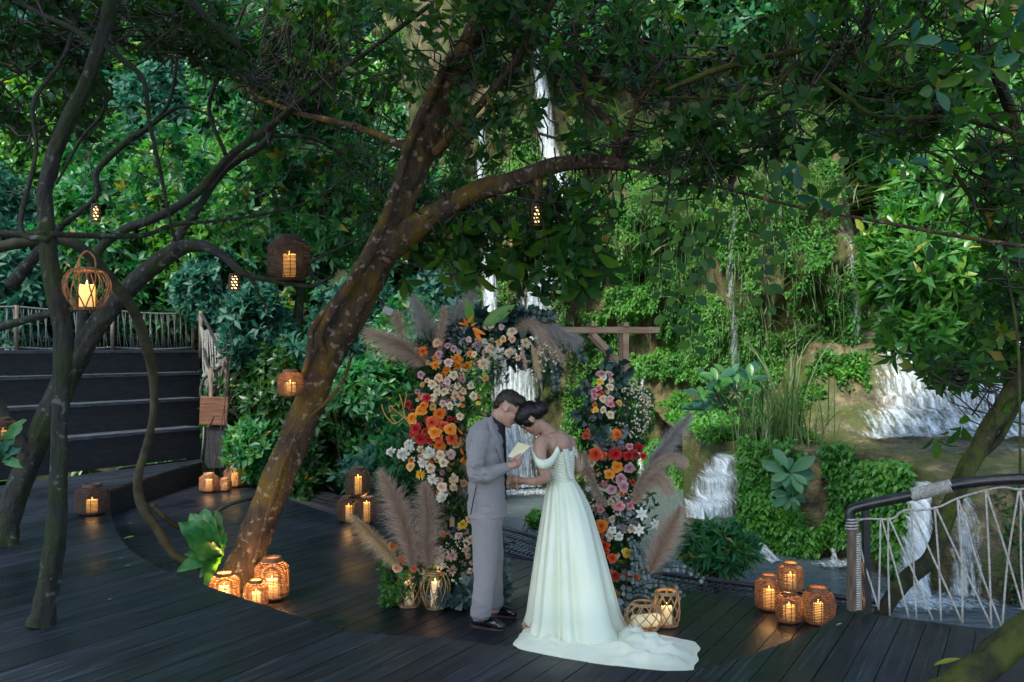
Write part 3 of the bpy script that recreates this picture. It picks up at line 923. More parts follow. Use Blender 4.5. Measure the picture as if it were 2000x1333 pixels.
# ---- the upright tree on the upper deck
left_t = tree('upright_tree', 'slim upright mossy tree rising through the upper deck beside the dark steps',
    [(78, 1222, 5.57, 66), (86, 1190, 5.58, 54), (100, 1110, 5.6, 50), (110, 1030, 5.62, 47), (114, 930, 5.64, 42), (117, 830, 5.66, 38), (120, 740, 5.68, 40), (124, 660, 5.7, 44), (112, 590, 5.7, 46), (98, 520, 5.7, 42), (92, 450, 5.7, 37), (88, 375, 5.7, 34), (116, 275, 5.7, 36), (166, 169, 5.7, 34), (197, 81, 5.7, 33), (222, -10, 5.7, 34), (250, -120, 5.7, 30)],
    [[(192, 92, 5.72, 16), (140, 55, 5.8, 13), (88, 32, 5.9, 12), (20, -5, 6.0, 11)],
     [(205, 88, 5.68, 14), (240, 118, 5.7, 14), (280, 158, 5.75, 13), (292, 240, 5.8, 11), (312, 330, 5.9, 10), (330, 420, 6.0, 9), (342, 470, 6.1, 7)],
     [(95, 470, 5.65, 16), (40, 445, 5.7, 14), (70, 300, 5.9, 11), (66, 200, 6.0, 12), (120, 120, 6.1, 10), (150, 40, 6.1, 9)],
     [(100, 458, 5.66, 13), (150, 460, 5.8, 13), (230, 462, 6.0, 13), (290, 458, 6.2, 11), (340, 440, 6.4, 9), (480, 425, 6.8, 7), (600, 395, 7.2, 6), (700, 330, 7.4, 5)],
     [(90, 455, 5.66, 14), (40, 458, 5.7, 16), (-20, 455, 5.7, 17)],
     [(180, 140, 5.7, 9), (205, 190, 5.8, 8), (195, 230, 5.9, 8), (160, 270, 6.0, 7), (110, 360, 6.1, 6)],
     ],
    [(*blob(80, 180, 6.6, 130, 110, .5), 190), (*blob(310, 40, 7.0, 150, 70, .5), 150), (*blob(40, 20, 6.4, 120, 80, .5), 120), (*blob(430, 110, 7.4, 60, 50, .3), 60),
     (np.array((-5.2, 4.0, 7.2)), np.array((3.2, 4.2, .9)), 9000)],  # unseen overhead leaves, added to keep the deck in shade
    M['bark_grey'], M['leaf_dark'], k=6, L=.10, twig=40, up=.2, hang=.2)

# ---- the mossy arching tree at the left edge
arch_t = tree('arching_tree', 'thick mossy tree at the deck side whose limb arches over the steps',
    [(8, 1075, 7.85, 71), (14, 1030, 7.9, 55), (30, 970, 7.95, 54), (62, 890, 8.05, 55), (100, 800, 8.15, 55), (150, 700, 8.25, 55), (205, 615, 8.3, 52), (260, 555, 8.3, 45), (310, 512, 8.3, 42), (350, 486, 8.3, 37), (392, 480, 8.25, 29), (430, 496, 8.2, 22), (470, 530, 8.15, 18), (500, 542, 8.1, 14), (560, 552, 8.0, 13), (610, 558, 7.9, 11), (650, 540, 7.8, 8)],
    [[(150, 720, 8.2, 25), (180, 520, 8.3, 25), (229, 458, 8.4, 22), (317, 420, 8.4, 21), (388, 374, 8.35, 22), (448, 307, 8.3, 20), (536, 240, 8.2, 17), (635, 159, 8.0, 14), (720, 100, 7.9, 12), (840, 10, 7.8, 11)],
     [(340, 490, 8.3, 25), (353, 455, 8.35, 22), (384, 412, 8.4, 17), (441, 331, 8.45, 17), (510, 285, 8.4, 17), (532, 255, 8.4, 14), (540, 211, 8.4, 12), (564, 120, 8.3, 11), (560, 18, 8.2, 10)],
     [(535, 265, 8.4, 10), (600, 268, 8.5, 9), (640, 285, 8.6, 8), (720, 330, 8.8, 6)],
     [(116, 445, 8.6, 13), (187, 385, 8.6, 13), (190, 335, 8.6, 15), (247, 278, 8.6, 17), (293, 247, 8.6, 13), (331, 197, 8.6, 9), (345, 120, 8.6, 8), (350, 40, 8.6, 6)],
     [(300, 242, 8.6, 9), (350, 210, 8.6, 8), (405, 224, 8.6, 6), (440, 260, 8.6, 5)],
     [(441, 303, 8.2, 11), (409, 219, 8.2, 10), (423, 155, 8.2, 10), (448, 88, 8.2, 9), (487, -10, 8.2, 8)],
     [(330, -30, 6.4, 20), (400, 30, 6.4, 18), (440, 66, 6.4, 17), (472, 94, 6.4, 13)],
     [(448, 508, 8.15, 12), (490, 545, 8.1, 10), (505, 575, 8.1, 8), (525, 608, 8.1, 5)],
     [(640, 560, 7.85, 7), (600, 520, 7.85, 8), (680, 478, 7.8, 6), (720, 462, 7.75, 5)],
     [(20, 560, 8.6, 34), (60, 510, 8.6, 27), (120, 440, 8.6, 18)], [(0, 640, 8.7, 20), (90, 615, 8.6, 17), (170, 600, 8.5, 12)],
     [(60, 890, 8.0, 25), (20, 830, 8.0, 29), (-20, 760, 8.0, 25)],
     ],
    [(*blob(280, 330, 10.5, 160, 110, .5), 120), (*blob(560, 120, 9.5, 140, 120, .6), 260), (*blob(620, 300, 9.8, 140, 110, .6), 240), (*blob(420, 40, 9, 170, 80, .6), 230), (*blob(700, 430, 9.5, 130, 90, .5), 190), (*blob(520, 400, 10, 130, 80, .5), 120)],
    M['bark_grey'], M['leaf_mid'], k=6, L=.15, twig=26, up=.3, hang=.2)

# ---- the mossy tree outside the railing and the trunk across the deck corner
right_t = tree('mossy_tree', 'curved mossy tree leaning outward behind the rope railing',
    [(1700, 1235, 6.5, 34), (1722, 1200, 6.55, 36), (1762, 1140, 6.6, 38), (1818, 1088, 6.7, 38), (1848, 1010, 6.8, 40), (1882, 930, 6.9, 42), (1932, 838, 7, 44), (1976, 765, 7, 42), (2008, 690, 7, 40), (2020, 560, 7, 36), (2010, 400, 6.8, 32), (1985, 250, 6.6, 28), (1930, 120, 6.3, 24), (1860, 20, 6.1, 18)],
    [[(1905, 900, 6.95, 18), (1950, 860, 7, 18), (1982, 800, 7.1, 18), (2010, 740, 7.2, 18)],
     [(2010, 470, 6.9, 14), (1960, 465, 6.8, 13), (1900, 390, 6.7, 12), (1850, 320, 6.6, 9), (1800, 290, 6.5, 7)],
     [(1985, 260, 6.6, 16), (1860, 230, 6.4, 13), (1720, 230, 6.3, 12), (1640, 180, 6.3, 11), (1560, 130, 6.3, 10), (1480, 190, 6.4, 8), (1300, 190, 6.6, 6)],
     [(1640, 90, 6.2, 13), (1560, 100, 6.2, 15), (1480, 115, 6.2, 16), (1390, 140, 6.3, 14), (1300, 178, 6.4, 11)],
     [(1650, 88, 6.2, 11), (1680, 120, 6.2, 9), (1740, 165, 6.2, 8), (1800, 172, 6.1, 7)],
     [(1560, 230, 6.4, 8), (1500, 290, 6.5, 8), (1430, 325, 6.6, 8), (1360, 310, 6.7, 7), (1310, 280, 6.8, 6)],
     [(1992, 1000, 6.0, 7), (1992, 800, 6.2, 6), (1985, 640, 6.4, 6), (1960, 500, 6.6, 5)],
     ],
    [(*blob(1490, 60, 6.4, 160, 110, .7), 50), (*blob(1690, 60, 6.1, 170, 110, .7), 58), (*blob(1880, 50, 5.7, 150, 120, .7), 50), (*blob(1980, 300, 6.2, 60, 140, .5), 60),
     (*blob(1965, 640, 7.2, 60, 110, .4), 70), (*blob(1990, 500, 6.8, 50, 100, .4), 40), (*blob(1600, 240, 6.5, 120, 70, .5), 36), (*blob(1780, 230, 6.3, 120, 70, .5), 40), (*blob(1860, 720, 7.3, 90, 40, .3), 36), (*blob(1420, 260, 6.6, 100, 80, .4), 50),
     (np.array((3.6, 3.6, 7.0)), np.array((2.8, 3.4, .8)), 1200)],  # unseen extra crown above, added to shade the leaves below
    M['bark_moss'], M['leaf_canopy'], k=6, L=.12, twig=60, up=.2, hang=.25, tmpl=leaf_lo(.25, .07, .14))
for (x, y, D) in [(1880, 105, 5.0), (1940, 130, 4.9), (1780, 85, 5.2), (1830, 170, 5.1), (1720, 55, 5.3), (1975, 60, 4.9), (1900, 215, 5.2), (1690, 130, 5.6), (1600, 60, 5.8), (1965, 500, 5.6), (1770, 320, 5.8), (1860, 300, 5.6), (1560, 320, 6.0), (1600, 390, 6.1)]:
    whorl(right_t, at(x, y, D), (random.uniform(-.5, .5), -.5, random.uniform(-.7, .2)), 5, .14, LD_dark + LD_teal[:2], 1.2)
whorl(right_t, at(1812, 470, 5.9), (.2, -.6, -.8), 3, .13, [leaf_data('leaf', ROUND, M['leaf_dark'], 1.0), LD_round[1]], .9)
for (x, y) in [(1560, 640), (1538, 600), (1700, 800), (1650, 830), (1730, 720), (1800, 740)]:
    whorl(right_t, at(x + 180, y + 30, 7.0), (random.uniform(-.5, .5), -.3, -.7), 5, .17, LD_dark, 1.0)

t_ = tree('mossy_tree', 'thick leaning moss covered tree crossing the near corner of the deck',
    [(1800, 1402, 4.35, 110), (1880, 1336, 4.42, 82), (1930, 1290, 4.48, 76), (1985, 1245, 4.54, 74), (2060, 1180, 4.6, 72), (2200, 1040, 4.7, 68), (2300, 800, 4.8, 60), (2360, 500, 4.9, 50)], [], None, M['bark_moss'], None)

# ---- bright broadleaf tree behind the right pool
ROW_L = leaf_lo(.14, .05, .18)
tree('broadleaf_tree', 'bright green long leaved tree overhanging the wide cascade',
    [(2080, 900, 11.3, 40), (2070, 700, 11.2, 36), (2030, 520, 11, 30), (1960, 400, 10.8, 22), (1880, 330, 10.6, 14)],
    [[(2050, 600, 11, 20), (1950, 560, 10.6, 14), (1850, 560, 10.4, 9), (1760, 580, 10.2, 6)], [(2060, 680, 11, 18), (1960, 650, 10.6, 12), (1850, 660, 10.3, 8), (1770, 680, 10.1, 5)], [(2030, 520, 11, 16), (1900, 460, 10.6, 10), (1790, 470, 10.4, 6)]],
    [(*blob(1880, 400, 10.8, 150, 110, .8), 480), (*blob(1800, 540, 10.4, 110, 80, .7), 340), (*blob(1900, 560, 10.5, 130, 100, .8), 420), (*blob(1790, 650, 10.2, 80, 60, .5), 130), (*blob(1950, 300, 11, 110, 90, .8), 200), (*blob(1760, 470, 10.6, 70, 70, .5), 90), (*blob(1870, 700, 10.2, 80, 50, .4), 90)],
    M['bark_grey'], M['leaf_bright'], k=7, L=.22, twig=40, up=.35, hang=.25, tmpl=ROW_L, spread=1.0)

# ---- trees on the slopes behind
back = [(-60, 420, 19), (110, 300, 21), (230, 470, 18), (330, 250, 22), (430, 420, 17.5), (520, 200, 21), (610, 380, 18), (720, 230, 20), (800, 420, 17.5), (60, 130, 23), (260, 90, 24), (470, 60, 24), (690, 60, 24), (890, 160, 21), (880, 330, 19.5), (20, 560, 17.5)]
for i, (x, y, D) in enumerate(back):
    s = 1.0 + .25 * random.random()
    rows_ = [(x + random.uniform(-40, 40), 690, D, 26), (x + random.uniform(-30, 30), (y + 690) / 2, D, 20), (x, y, D, 14), (x + random.uniform(-20, 20), y - 90, D, 7)]
    br = [[(x, y + 20, D, 10), (x + sx * 50, y - 20, D - .3, 7), (x + sx * 100, y - 50, D - .5, 4)] for sx in (-1, 1)]
    bl = [(*blob(x, y, D, 140 * s, 120 * s, 1.4), 800), (*blob(x + random.uniform(-90, 90), y - 70, D, 110, 90, 1.2), 450), (*blob(x + random.uniform(-90, 90), y + 90, D, 120, 80, 1.2), 450)]
    kind = i % 3
    tree('jungle_tree', ['teal green jungle tree on the slope beyond the dark steps', 'yellow green jungle tree on the slope beyond the dark steps', 'deep green jungle tree on the slope beyond the dark steps'][kind], rows_, br, bl,
         M['bark_grey'], M[['leaf_teal', 'leaf_bright', 'leaf_mid'][kind]], group='jungle trees on the slope', k=6, L=.20, twig=16, up=.5, tmpl=leaf_lo(.21, .06, .12))
for i, (x, y, D) in enumerate([(1130, 60, 19.5), (1290, 90, 19), (1450, 60, 18.5), (1600, 120, 18), (1750, 160, 16.5), (1900, 130, 15.5), (1350, 210, 18.2), (1680, 260, 16.5), (1400, 0, 15.6), (1560, 20, 15.4), (1250, -10, 16.0), (1690, 40, 15.6), (1080, 10, 16.8)]):
    rows_ = [(x + random.uniform(-30, 30), y + 150, D + .6, 22), (x, y + 40, D, 16), (x, y - 80, D, 8)]
    tree('cliff_tree', ['mid green leafy tree growing on the upper tan rock cliff', 'bright yellow green leafy tree growing on the upper tan rock cliff'][i % 2], rows_, [[(x, y + 30, D, 10), (x + 60, y - 20, D - .4, 5)]],
         [(*blob(x, y, D, 140, 100, 1.2), 700), (*blob(x + 60, y + 60, D - .4, 100, 70, .8), 330)], M['bark_grey'], M[['leaf_mid', 'leaf_bright'][i % 2]], group='trees on top of the cliff', k=6, L=.19, twig=14)

# ---- liana looping down to the deck
mb = MB()
limb(mb, [(-30, 490, 6.2, 26), (40, 475, 6.25, 27), (110, 466, 6.3, 27), (165, 490, 6.4, 28), (215, 545, 6.6, 28), (262, 610, 6.8, 26), (287, 680, 6.95, 24), (300, 745, 7.1, 22), (300, 805, 7.15, 20), (288, 865, 7.2, 20), (272, 920, 7.25, 20), (270, 965, 7.3, 22), (284, 1000, 7.35, 24), (305, 1030, 7.4, 22), (325, 1065, 7.45, 22), (352, 1092, 7.5, 24), (390, 1105, 7.6, 22), (430, 1095, 7.7, 18)], 10, 8, .14)
li = thing('liana', 'dark looping liana hanging from the limbs down to the deck', 'vine', at(352, 1100, 7.5))
mb.build('stem', M['vine'], li)
mb = MB(); limb(mb, [(296, 985, 7.35, 15), (320, 1010, 7.4, 13), (352, 1030, 7.6, 14), (400, 1012, 7.9, 11), (450, 985, 8.1, 10), (500, 972, 8.3, 8)], 8, 6, .12)
mb.build('stem', M['vine'], li)

# ---- hanging vines with round leaves
strands = [(1292, 260, 1300, 610, 6.8), (1335, 330, 1328, 560, 6.6), (1352, 420, 1356, 700, 6.5), (1395, 250, 1380, 560, 6.7), (1425, 300, 1400, 470, 6.6), (1490, 300, 1500, 610, 6.4), (1512, 400, 1500, 560, 6.3), (1545, 160, 1530, 430, 6.2), (1462, 230, 1470, 440, 6.5), (1660, 300, 1650, 400, 6.2), (1060, 430, 1052, 590, 7.2), (1190, 330, 1180, 470, 7.0), (1262, 330, 1268, 470, 6.9), (1310, 520, 1312, 640, 6.6)]
for (x0, y0, x1, y1, D) in strands:
    v = thing('hanging_vine', 'thin hanging vine strand with paired round dark leaves before the waterfall cliff', 'vine', at(x1, y1, D), 'hanging vine strands')
    P = crom([(*at(x0, y0, D),), (*at(x0 * .6 + x1 * .4 + 10, y0 * .6 + y1 * .4, D),), (*at(x0 * .3 + x1 * .7 - 8, y0 * .3 + y1 * .7, D),), (*at(x1, y1, D),)], 8)
    mb = MB(); mb.tube(P, .0035, 4); mb.build('stem', M['twig'], v)
    n = int((y1 - y0) / 19)
    for i in range(n):
        p = P[int((i + random.random()) / n * (len(P) - 1))]
        sd = 1 if i % 2 else -1
        d = Vector((sd * random.uniform(.4, 1), random.uniform(-.5, .4), random.uniform(-.9, -.1)))
        leaf_obj(random.choice(LD_round), v, p, d, Vector((random.uniform(-.4, .4), -.8, random.uniform(.2, 1))), random.uniform(.085, .13))

# ================================================================== SHRUBS AND GROUND PLANTS
def shrub(name, label, x, y, D, rx, ry, rd, n, mat, L=.18, k=6, group=None, tmpl=None, base_z=None, up=.5, cat='shrub', spread=1.1):
    c, r = blob(x, y, D, rx, ry, rd)
    bz = base_z if base_z is not None else c[2] - r[2] * 1.1
    root = thing(name, label, cat, (c[0], c[1], bz), group)
    V, Fc, T, cen = crown_np([(c, r, n)], k, L, tmpl, up=up, spread=spread)
    np_mesh('foliage', V, Fc, mat, root, {'tone': T}, kind='stuff')
    C = cen[0]; sel = C[rng.choice(len(C), min(24, len(C)), replace=False)]
    st = np.array([c[0], c[1], bz]) + rng.normal(0, .12, sel.shape) * np.array([1, 1, 0])
    V, Fq = twigs_np(st, sel, .012, .004, .1)
    np_mesh('stems', V, Fq, M['twig'], root, {'tone': np.full(len(V), .5)}, kind='stuff')
    return root
SHL = ['dark teal shrub just behind the rope balustrade', 'tall dark shrub behind the mossy limb and the far lantern trio', 'low mid green shrub right behind the far lantern trio', 'teal shrub behind the large lantern on the limb', 'dark shrub filling the gap left of the stacked lanterns', 'mid green shrub directly behind the stacked lanterns', 'low teal shrub at the net rim beside the stacked lanterns', 'low dark ground shrub at the deck edge behind the leaning trunk', 'mid green shrub behind the orange roses of the arch', 'teal shrub behind the top of the leaning trunk and floodlight', 'narrow dark shrub between the wooden board and the slope', 'mid green shrub behind the white peonies of the arch', 'teal shrub behind the tall grey pampas plumes']
SH = 'dense dark shrubs between the deck and the slope'
for i, (x, y, D, rx, ry) in enumerate([(500, 640, 13.8, 70, 90), (560, 760, 13.6, 90, 110), (520, 880, 13.4, 80, 70), (640, 700, 13.6, 100, 110), (640, 860, 12.9, 90, 80), (720, 800, 12.8, 90, 110), (740, 930, 12.2, 90, 60), (600, 950, 12.9, 70, 40), (800, 700, 13.4, 80, 120), (700, 620, 14.5, 110, 80), (460, 780, 14.8, 50, 110), (800, 880, 12.0, 60, 70), (850, 620, 14.5, 90, 90)]):
    shrub('shrub', SHL[i], x, y, D, rx, ry, .7, 620, M[['leaf_teal', 'leaf_dark', 'leaf_mid'][i % 3]], L=.155, group=SH, base_z=-1.2, up=.3)
for i, (x, y, D, rx, ry) in enumerate([(30, 640, 18.5, 120, 60), (180, 620, 18.5, 110, 60), (320, 600, 18, 110, 70), (430, 570, 16.5, 90, 80), (250, 520, 19, 120, 70), (100, 540, 19, 120, 60)]):
    shrub('shrub', ['low green shrub behind the left end of the rope fence', 'low teal shrub behind the middle posts of the rope fence', 'bushy green shrub behind the rope fence near the balustrade', 'teal shrub rising over the corner of the rope fence', 'taller green shrub higher up behind the rope fence', 'taller teal shrub higher up beside the upright trunk'][i], x, y, D, rx, ry, .8, 560, M[['leaf_mid', 'leaf_teal'][i % 2]], L=.17, group='shrubs behind the rope fence')
shrub('shrub', 'low bright shrub with slender leaves beside the foaming rapid', 1405, 1068, 9.4, 72, 52, .35, 230, M['leaf_mid'], L=.17, k=6, tmpl=leaf_lo(.13, .05, .2), base_z=-.55)
shrub('shrub', 'small green water plant cushion in the grey stream between the couple', 1050, 1015, 12.6, 20, 16, .15, 90, M['fern'], L=.09, base_z=-.55)
# whorled shrub and rosette plants on the bank
ws = thing('whorled_shrub', 'slender shrub with glossy whorled leaves in front of the rock drapery', 'shrub', at(1470, 900, 11.9))
mb = MB(); limb(mb, [(1470, 900, 11.9, 8), (1440, 840, 12.0, 7), (1405, 780, 12, 6), (1385, 740, 12, 4)], 6, 5); limb(mb, [(1415, 800, 12, 5), (1440, 760, 12, 4), (1450, 740, 12, 3)], 5, 5); mb.build('stem', M['twig'], ws)
for (x, y) in [(1385, 745), (1410, 765), (1370, 775), (1440, 755), (1455, 780), (1395, 800), (1430, 800), (1375, 805), (1425, 735), (1465, 745), (1400, 740)]:
    whorl(ws, at(x, y, 12 + random.uniform(-.3, .3)), (random.uniform(-.4, .4), -.5, .7), 7, .27, LD_teal + LD_bright[:2], 1.15)
for (x, y, L, lab) in [(1541, 922, .32, 'rosette plant with broad pale leaves high on the fern covered bank'), (1546, 968, .24, 'smaller rosette plant with broad pale leaves hanging low on the bank')]:
    rp = thing('rosette_plant', lab, 'plant', at(x, y + 12, 10.85))
    mb = MB(); limb(mb, [(x, y - 30, 11.1, 4), (x - 2, y - 10, 10.9, 4), (x, y, 10.75, 3)], 5, 4); mb.build('stem', M['twig'], rp)
    whorl(rp, at(x, y, 10.7), (0, -.8, .35), 8, L, LD_teal[1:], 1.25); whorl(rp, at(x + 4, y + 3, 10.65), (0, -.8, .35), 4, L * .7, LD_teal[2:], .9)

def blades(n, c, spread, L, w, mat, name, label, cat, lean=.5, kind=None, parent=None, hang=0.0, group=None):
    """grass: arching two-sided ribbons"""
    m = 6
    base = np.array(c) + rng.normal(0, 1, (n, 3)) * np.array(spread)
    az = rng.uniform(0, 6.28, n); ln = np.abs(rng.normal(lean, lean * .5, n)); LL = L * rng.uniform(.5, 1.15, n)
    H = np.stack([np.cos(az), np.sin(az) - .2, 0 * az], 1)
    t = np.linspace(0, 1, m)
    up = 1 - 2 * hang
    P = base[:, None] + H[:, None] * (ln * LL)[:, None, None] * (t ** 1.6)[None, :, None] + np.array([0, 0, 1.])[None, None] * (LL[:, None] * up * (t - (.35 * ln[:, None] + .1) * t ** 3))[..., None]
    side = np.stack([-np.sin(az), np.cos(az), 0 * az], 1) + rng.normal(0, .3, (n, 3))
    wd = w * np.array([.6, 1, .95, .8, .5, .05])
    A = P - unit(side)[:, None] * wd[None, :, None]; B = P + unit(side)[:, None] * wd[None, :, None]
    V = np.stack([A, B], 2).reshape(-1, 3)
    idx = np.arange(n * m * 2).reshape(n, m, 2)
    Fq = np.stack([idx[:, :-1, 0], idx[:, :-1, 1], idx[:, 1:, 1], idx[:, 1:, 0]], -1).reshape(-1, 4)
    T = np.repeat(np.clip(rng.normal(.5, .25, n), 0, 1), m * 2)
    o = np_mesh(name, V, Fq, mat, parent, {'tone': T}, kind=kind)
    if label: tag(o, label, cat, group)
    return o
def grass_thing(label, x, y, D, n, L, w, spread, lean, hang=0., mat='grass', group=None, name='grass_clump'):
    root = thing(name, label, 'grass', at(x, y, D), group)
    blades(n, at(x, y, D), spread, L, w, M[mat], 'blades', None, None, lean, 'stuff', root, hang)
grass_thing('tall clump of reed grass on top of the fern covered bank', 1510, 870, 11.7, 220, 1.05, .008, (.28, .2, .05), .45)
grass_thing('few tall broad reed blades rising beside the whorled shrub', 1545, 850, 11.6, 40, 1.5, .012, (.12, .1, .05), .3)
grass_thing('dry pale grass stems at the root of the reed clump', 1510, 885, 11.3, 90, .55, .005, (.25, .1, .08), .7, .5)
for i, (x, y, n, L) in enumerate([(1235, 495, 60, .9), (1330, 300, 120, 1.0), (1570, 300, 160, 1.2), (1600, 420, 160, 1.3), (1500, 350, 120, 1.0), (1680, 380, 100, .9), (1280, 420, 120, .9), (1370, 430, 100, .8), (1520, 520, 90, .7), (1450, 600, 70, .6), (1560, 640, 80, .6), (1350, 560, 90, .7), (1240, 260, 110, 1.0), (1620, 560, 90, .8)]):
    h = cliff_hit(np.array([x]), np.array([y]))[0]
    root = thing('grass_tuft', 'tuft of arching grass hanging from the tan rock cliff' if i else 'pale broad leaved grass tuft hanging on the cliff beside the main waterfall', 'grass', (h[0], h[1] - .05, h[2]), None if not i else 'grass tufts on the cliff')
    blades(n, (h[0], h[1] - .1, h[2]), (.22, .06, .18), L, .022 if not i else .008, M['grass'], 'blades', None, None, .8, 'stuff', root, .25)

# ---- fern and moss cushions on the cliff and the bank
def fern_cover(name, label, P, Nrm, L, mat, up=-.45):
    n = len(P)
    Dv = Nrm * .55 + rng.normal(0, .5, (n, 3)) + np.array([0, 0, up])
    N = Nrm * .6 + rng.normal(0, .35, (n, 3)) + np.array([0, 0, .8])
    S = L * rng.uniform(.55, 1.3, n)
    tm = leaf_lo(.24, .08, .2)
    V, Fc = place(tm, P, Dv, N, S)
    lump = fbm(P[:, 0] * 3, P[:, 2] * 3, P[:, 1] * 3, 2)
    T = np.repeat(np.clip(lump + rng.normal(0, .14, n), 0, 1), len(tm[0]))
    o = np_mesh(name, V, Fc, mat, None, {'tone': T}, kind='stuff')
    return tag(o, label, 'ferns')
def in_patches(patches, dens=3.6):
    xs_, ys_ = [], []
    for (x, y, rx, ry, n) in patches:
        q = rng.normal(0, .5, (int(n * dens), 2))
        xs_.append(x + q[:, 0] * rx); ys_.append(y + q[:, 1] * ry)
    return np.concatenate(xs_), np.concatenate(ys_)
fx, fy_ = in_patches([(1240, 560, 70, 130, 2600), (1300, 620, 80, 160, 3200), (1330, 760, 90, 160, 4200), (1220, 480, 60, 110, 1500), (1290, 880, 60, 70, 1200), (1380, 640, 40, 100, 600), (1480, 690, 50, 100, 700), (1500, 770, 60, 80, 1000), (1610, 620, 50, 100, 1300), (1600, 520, 50, 80, 500), (1160, 470, 60, 80, 700), (1350, 500, 80, 100, 1100), (1430, 480, 50, 80, 150), (1550, 420, 50, 90, 300), (1180, 330, 90, 100, 900), (1320, 380, 90, 90, 1000), (1120, 600, 40, 90, 350), (940, 560, 70, 130, 800), (900, 420, 70, 130, 900), (1370, 880, 40, 50, 500), (900, 760, 70, 150, 1000), (1160, 760, 40, 120, 350), (1640, 350, 90, 120, 1100), (1500, 250, 120, 100, 600), (1000, 330, 60, 130, 700), (1180, 620, 50, 120, 500), (1440, 560, 90, 160, 800), (1540, 560, 80, 120, 700), (1130, 820, 40, 110, 500), (1430, 740, 50, 90, 600), (1640, 660, 60, 60, 500), (1260, 380, 90, 110, 1100), (1420, 330, 90, 100, 700)])
lump = fbm(fx / 34, fy_ / 42, 3.1, 3)
keep = lump > .43
fx, fy_ = fx[keep], fy_[keep]
P = cliff_hit(fx, fy_)
th = (fbm(fx / 26, fy_ / 26, 7.7, 2)) * .34
P[:, 1] -= th * rng.uniform(.3, 1, len(P))
fern_cover('cliff_ferns', 'bright green maidenhair ferns and moss cushions clinging to the cliff', P, np.tile([0, -1., .1], (len(P), 1)), .07, M['fern'])
# trailing moss and root curtains down the drapery
hx, hy = in_patches([(1180, 420, 90, 120, 110), (1300, 470, 100, 120, 140), (1430, 500, 90, 160, 160), (1540, 470, 90, 130, 150), (1600, 600, 70, 90, 90), (1480, 640, 70, 80, 100), (1340, 640, 60, 100, 90), (1120, 640, 40, 90, 50)], .6)
Ph = cliff_hit(hx, hy); nh = len(Ph)
Ph[:, 1] -= .12
tt_ = np.linspace(0, 1, 5); LL = .12 + .6 * rng.uniform(0, 1, nh) ** 2
Q = Ph[:, None] + np.array([0, 0, -1.])[None, None] * (LL[:, None] * tt_)[..., None] + rng.normal(0, .05, (nh, 1, 3)) * np.array([1, .6, 0]) * tt_[None, :, None] + np.array([0, -.10, 0]) * np.sin(tt_ * 2.5)[None, :, None]
wd_ = rng.uniform(.002, .006, nh)[:, None] * np.array([1, 1, .9, .6, .15])
Vh = np.stack([Q - np.array([1., 0, 0]) * wd_[..., None], Q + np.array([1., 0, 0]) * wd_[..., None]], 2).reshape(-1, 3)
ixh = np.arange(nh * 10).reshape(nh, 5, 2)
Fh = np.stack([ixh[:, :-1, 0], ixh[:, :-1, 1], ixh[:, 1:, 1], ixh[:, 1:, 0]], -1).reshape(-1, 4)
o = np_mesh('trailing_moss', Vh, Fh, M['grass'], None, {'tone': np.repeat(rng.uniform(0, .9, nh), 10)}, kind='stuff'); tag(o, 'trailing moss and root threads hanging down the tan rock drapery', 'moss')
# bank
ii = rng.integers(3, 34, 90000); jj = rng.integers(0, 84, 90000)
Pb = BANK[ii, jj] + rng.normal(0, .035, (90000, 3))
pxx = Pb[:, 0] / Pb[:, 1] * F + 1000; pyy = HZ - (Pb[:, 2] - HC) / Pb[:, 1] * F
keep = (pxx > 1442) & (pxx < 1770) & (fbm(Pb[:, 0] * 2.2, Pb[:, 2] * 1.8, 3.9, 2) > .30)
keep &= ~(((pxx - 1588) / 34) ** 2 + ((pyy - 975) / 62) ** 2 < 1) & ~((pxx > 1660) & (pyy < 905))
Pb = Pb[keep]
Nb = np.tile([-.15, -1., .25], (len(Pb), 1))
Pb += Nb * (fbm(Pb[:, 0] * 4, Pb[:, 2] * 4, 1.9, 2) * .32 * rng.uniform(.2, 1, len(Pb)))[:, None]
fern_cover('bank_ferns', 'thick curtain of green maidenhair ferns covering the stream bank', Pb, Nb, .085, M['fern'])
Pw = BANK[ii, np.minimum(jj + 75, 255)]; pxx = Pw[:, 0] / Pw[:, 1] * F + 1000
Pw = Pw[(pxx > 1840)][:7000]
Pw = Pw[fbm(Pw[:, 0] * 3, Pw[:, 2] * 2, 5.9, 2) > .52]
fern_cover('moss_cushions', 'dark moss cushions on the wet rock behind the rope railing', Pw + rng.normal(0, .03, Pw.shape), np.tile([-.1, -1., .2], (len(Pw), 1)), .07, M['leaf_dark'])

# ferns and moss over the terrace rocks
tx = np.concatenate([rng.uniform(2.6, 4.3, 16000), rng.uniform(4.0, 5.6, 9000)]); ty = np.concatenate([rng.uniform(11.9, 15.5, 16000), rng.uniform(12.6, 14.6, 9000)])
tk = fbm(tx * 1.7, ty * 1.7, 6.1, 3) > np.where(tx < 4.0, .40, .56)
tk &= ~((tx > 4.9 + .35 * (ty - 12.4)))
tx, ty = tx[tk], ty[tk]
Pt = np.stack([tx, ty, terrace_z(tx, ty) + rng.uniform(0, .12, len(tx))], 1)
fern_cover('terrace_ferns', 'low ferns and moss patches growing on the tan rock terrace', Pt, np.tile([0, -.6, .7], (len(Pt), 1)), .09, M['fern'], -.1)

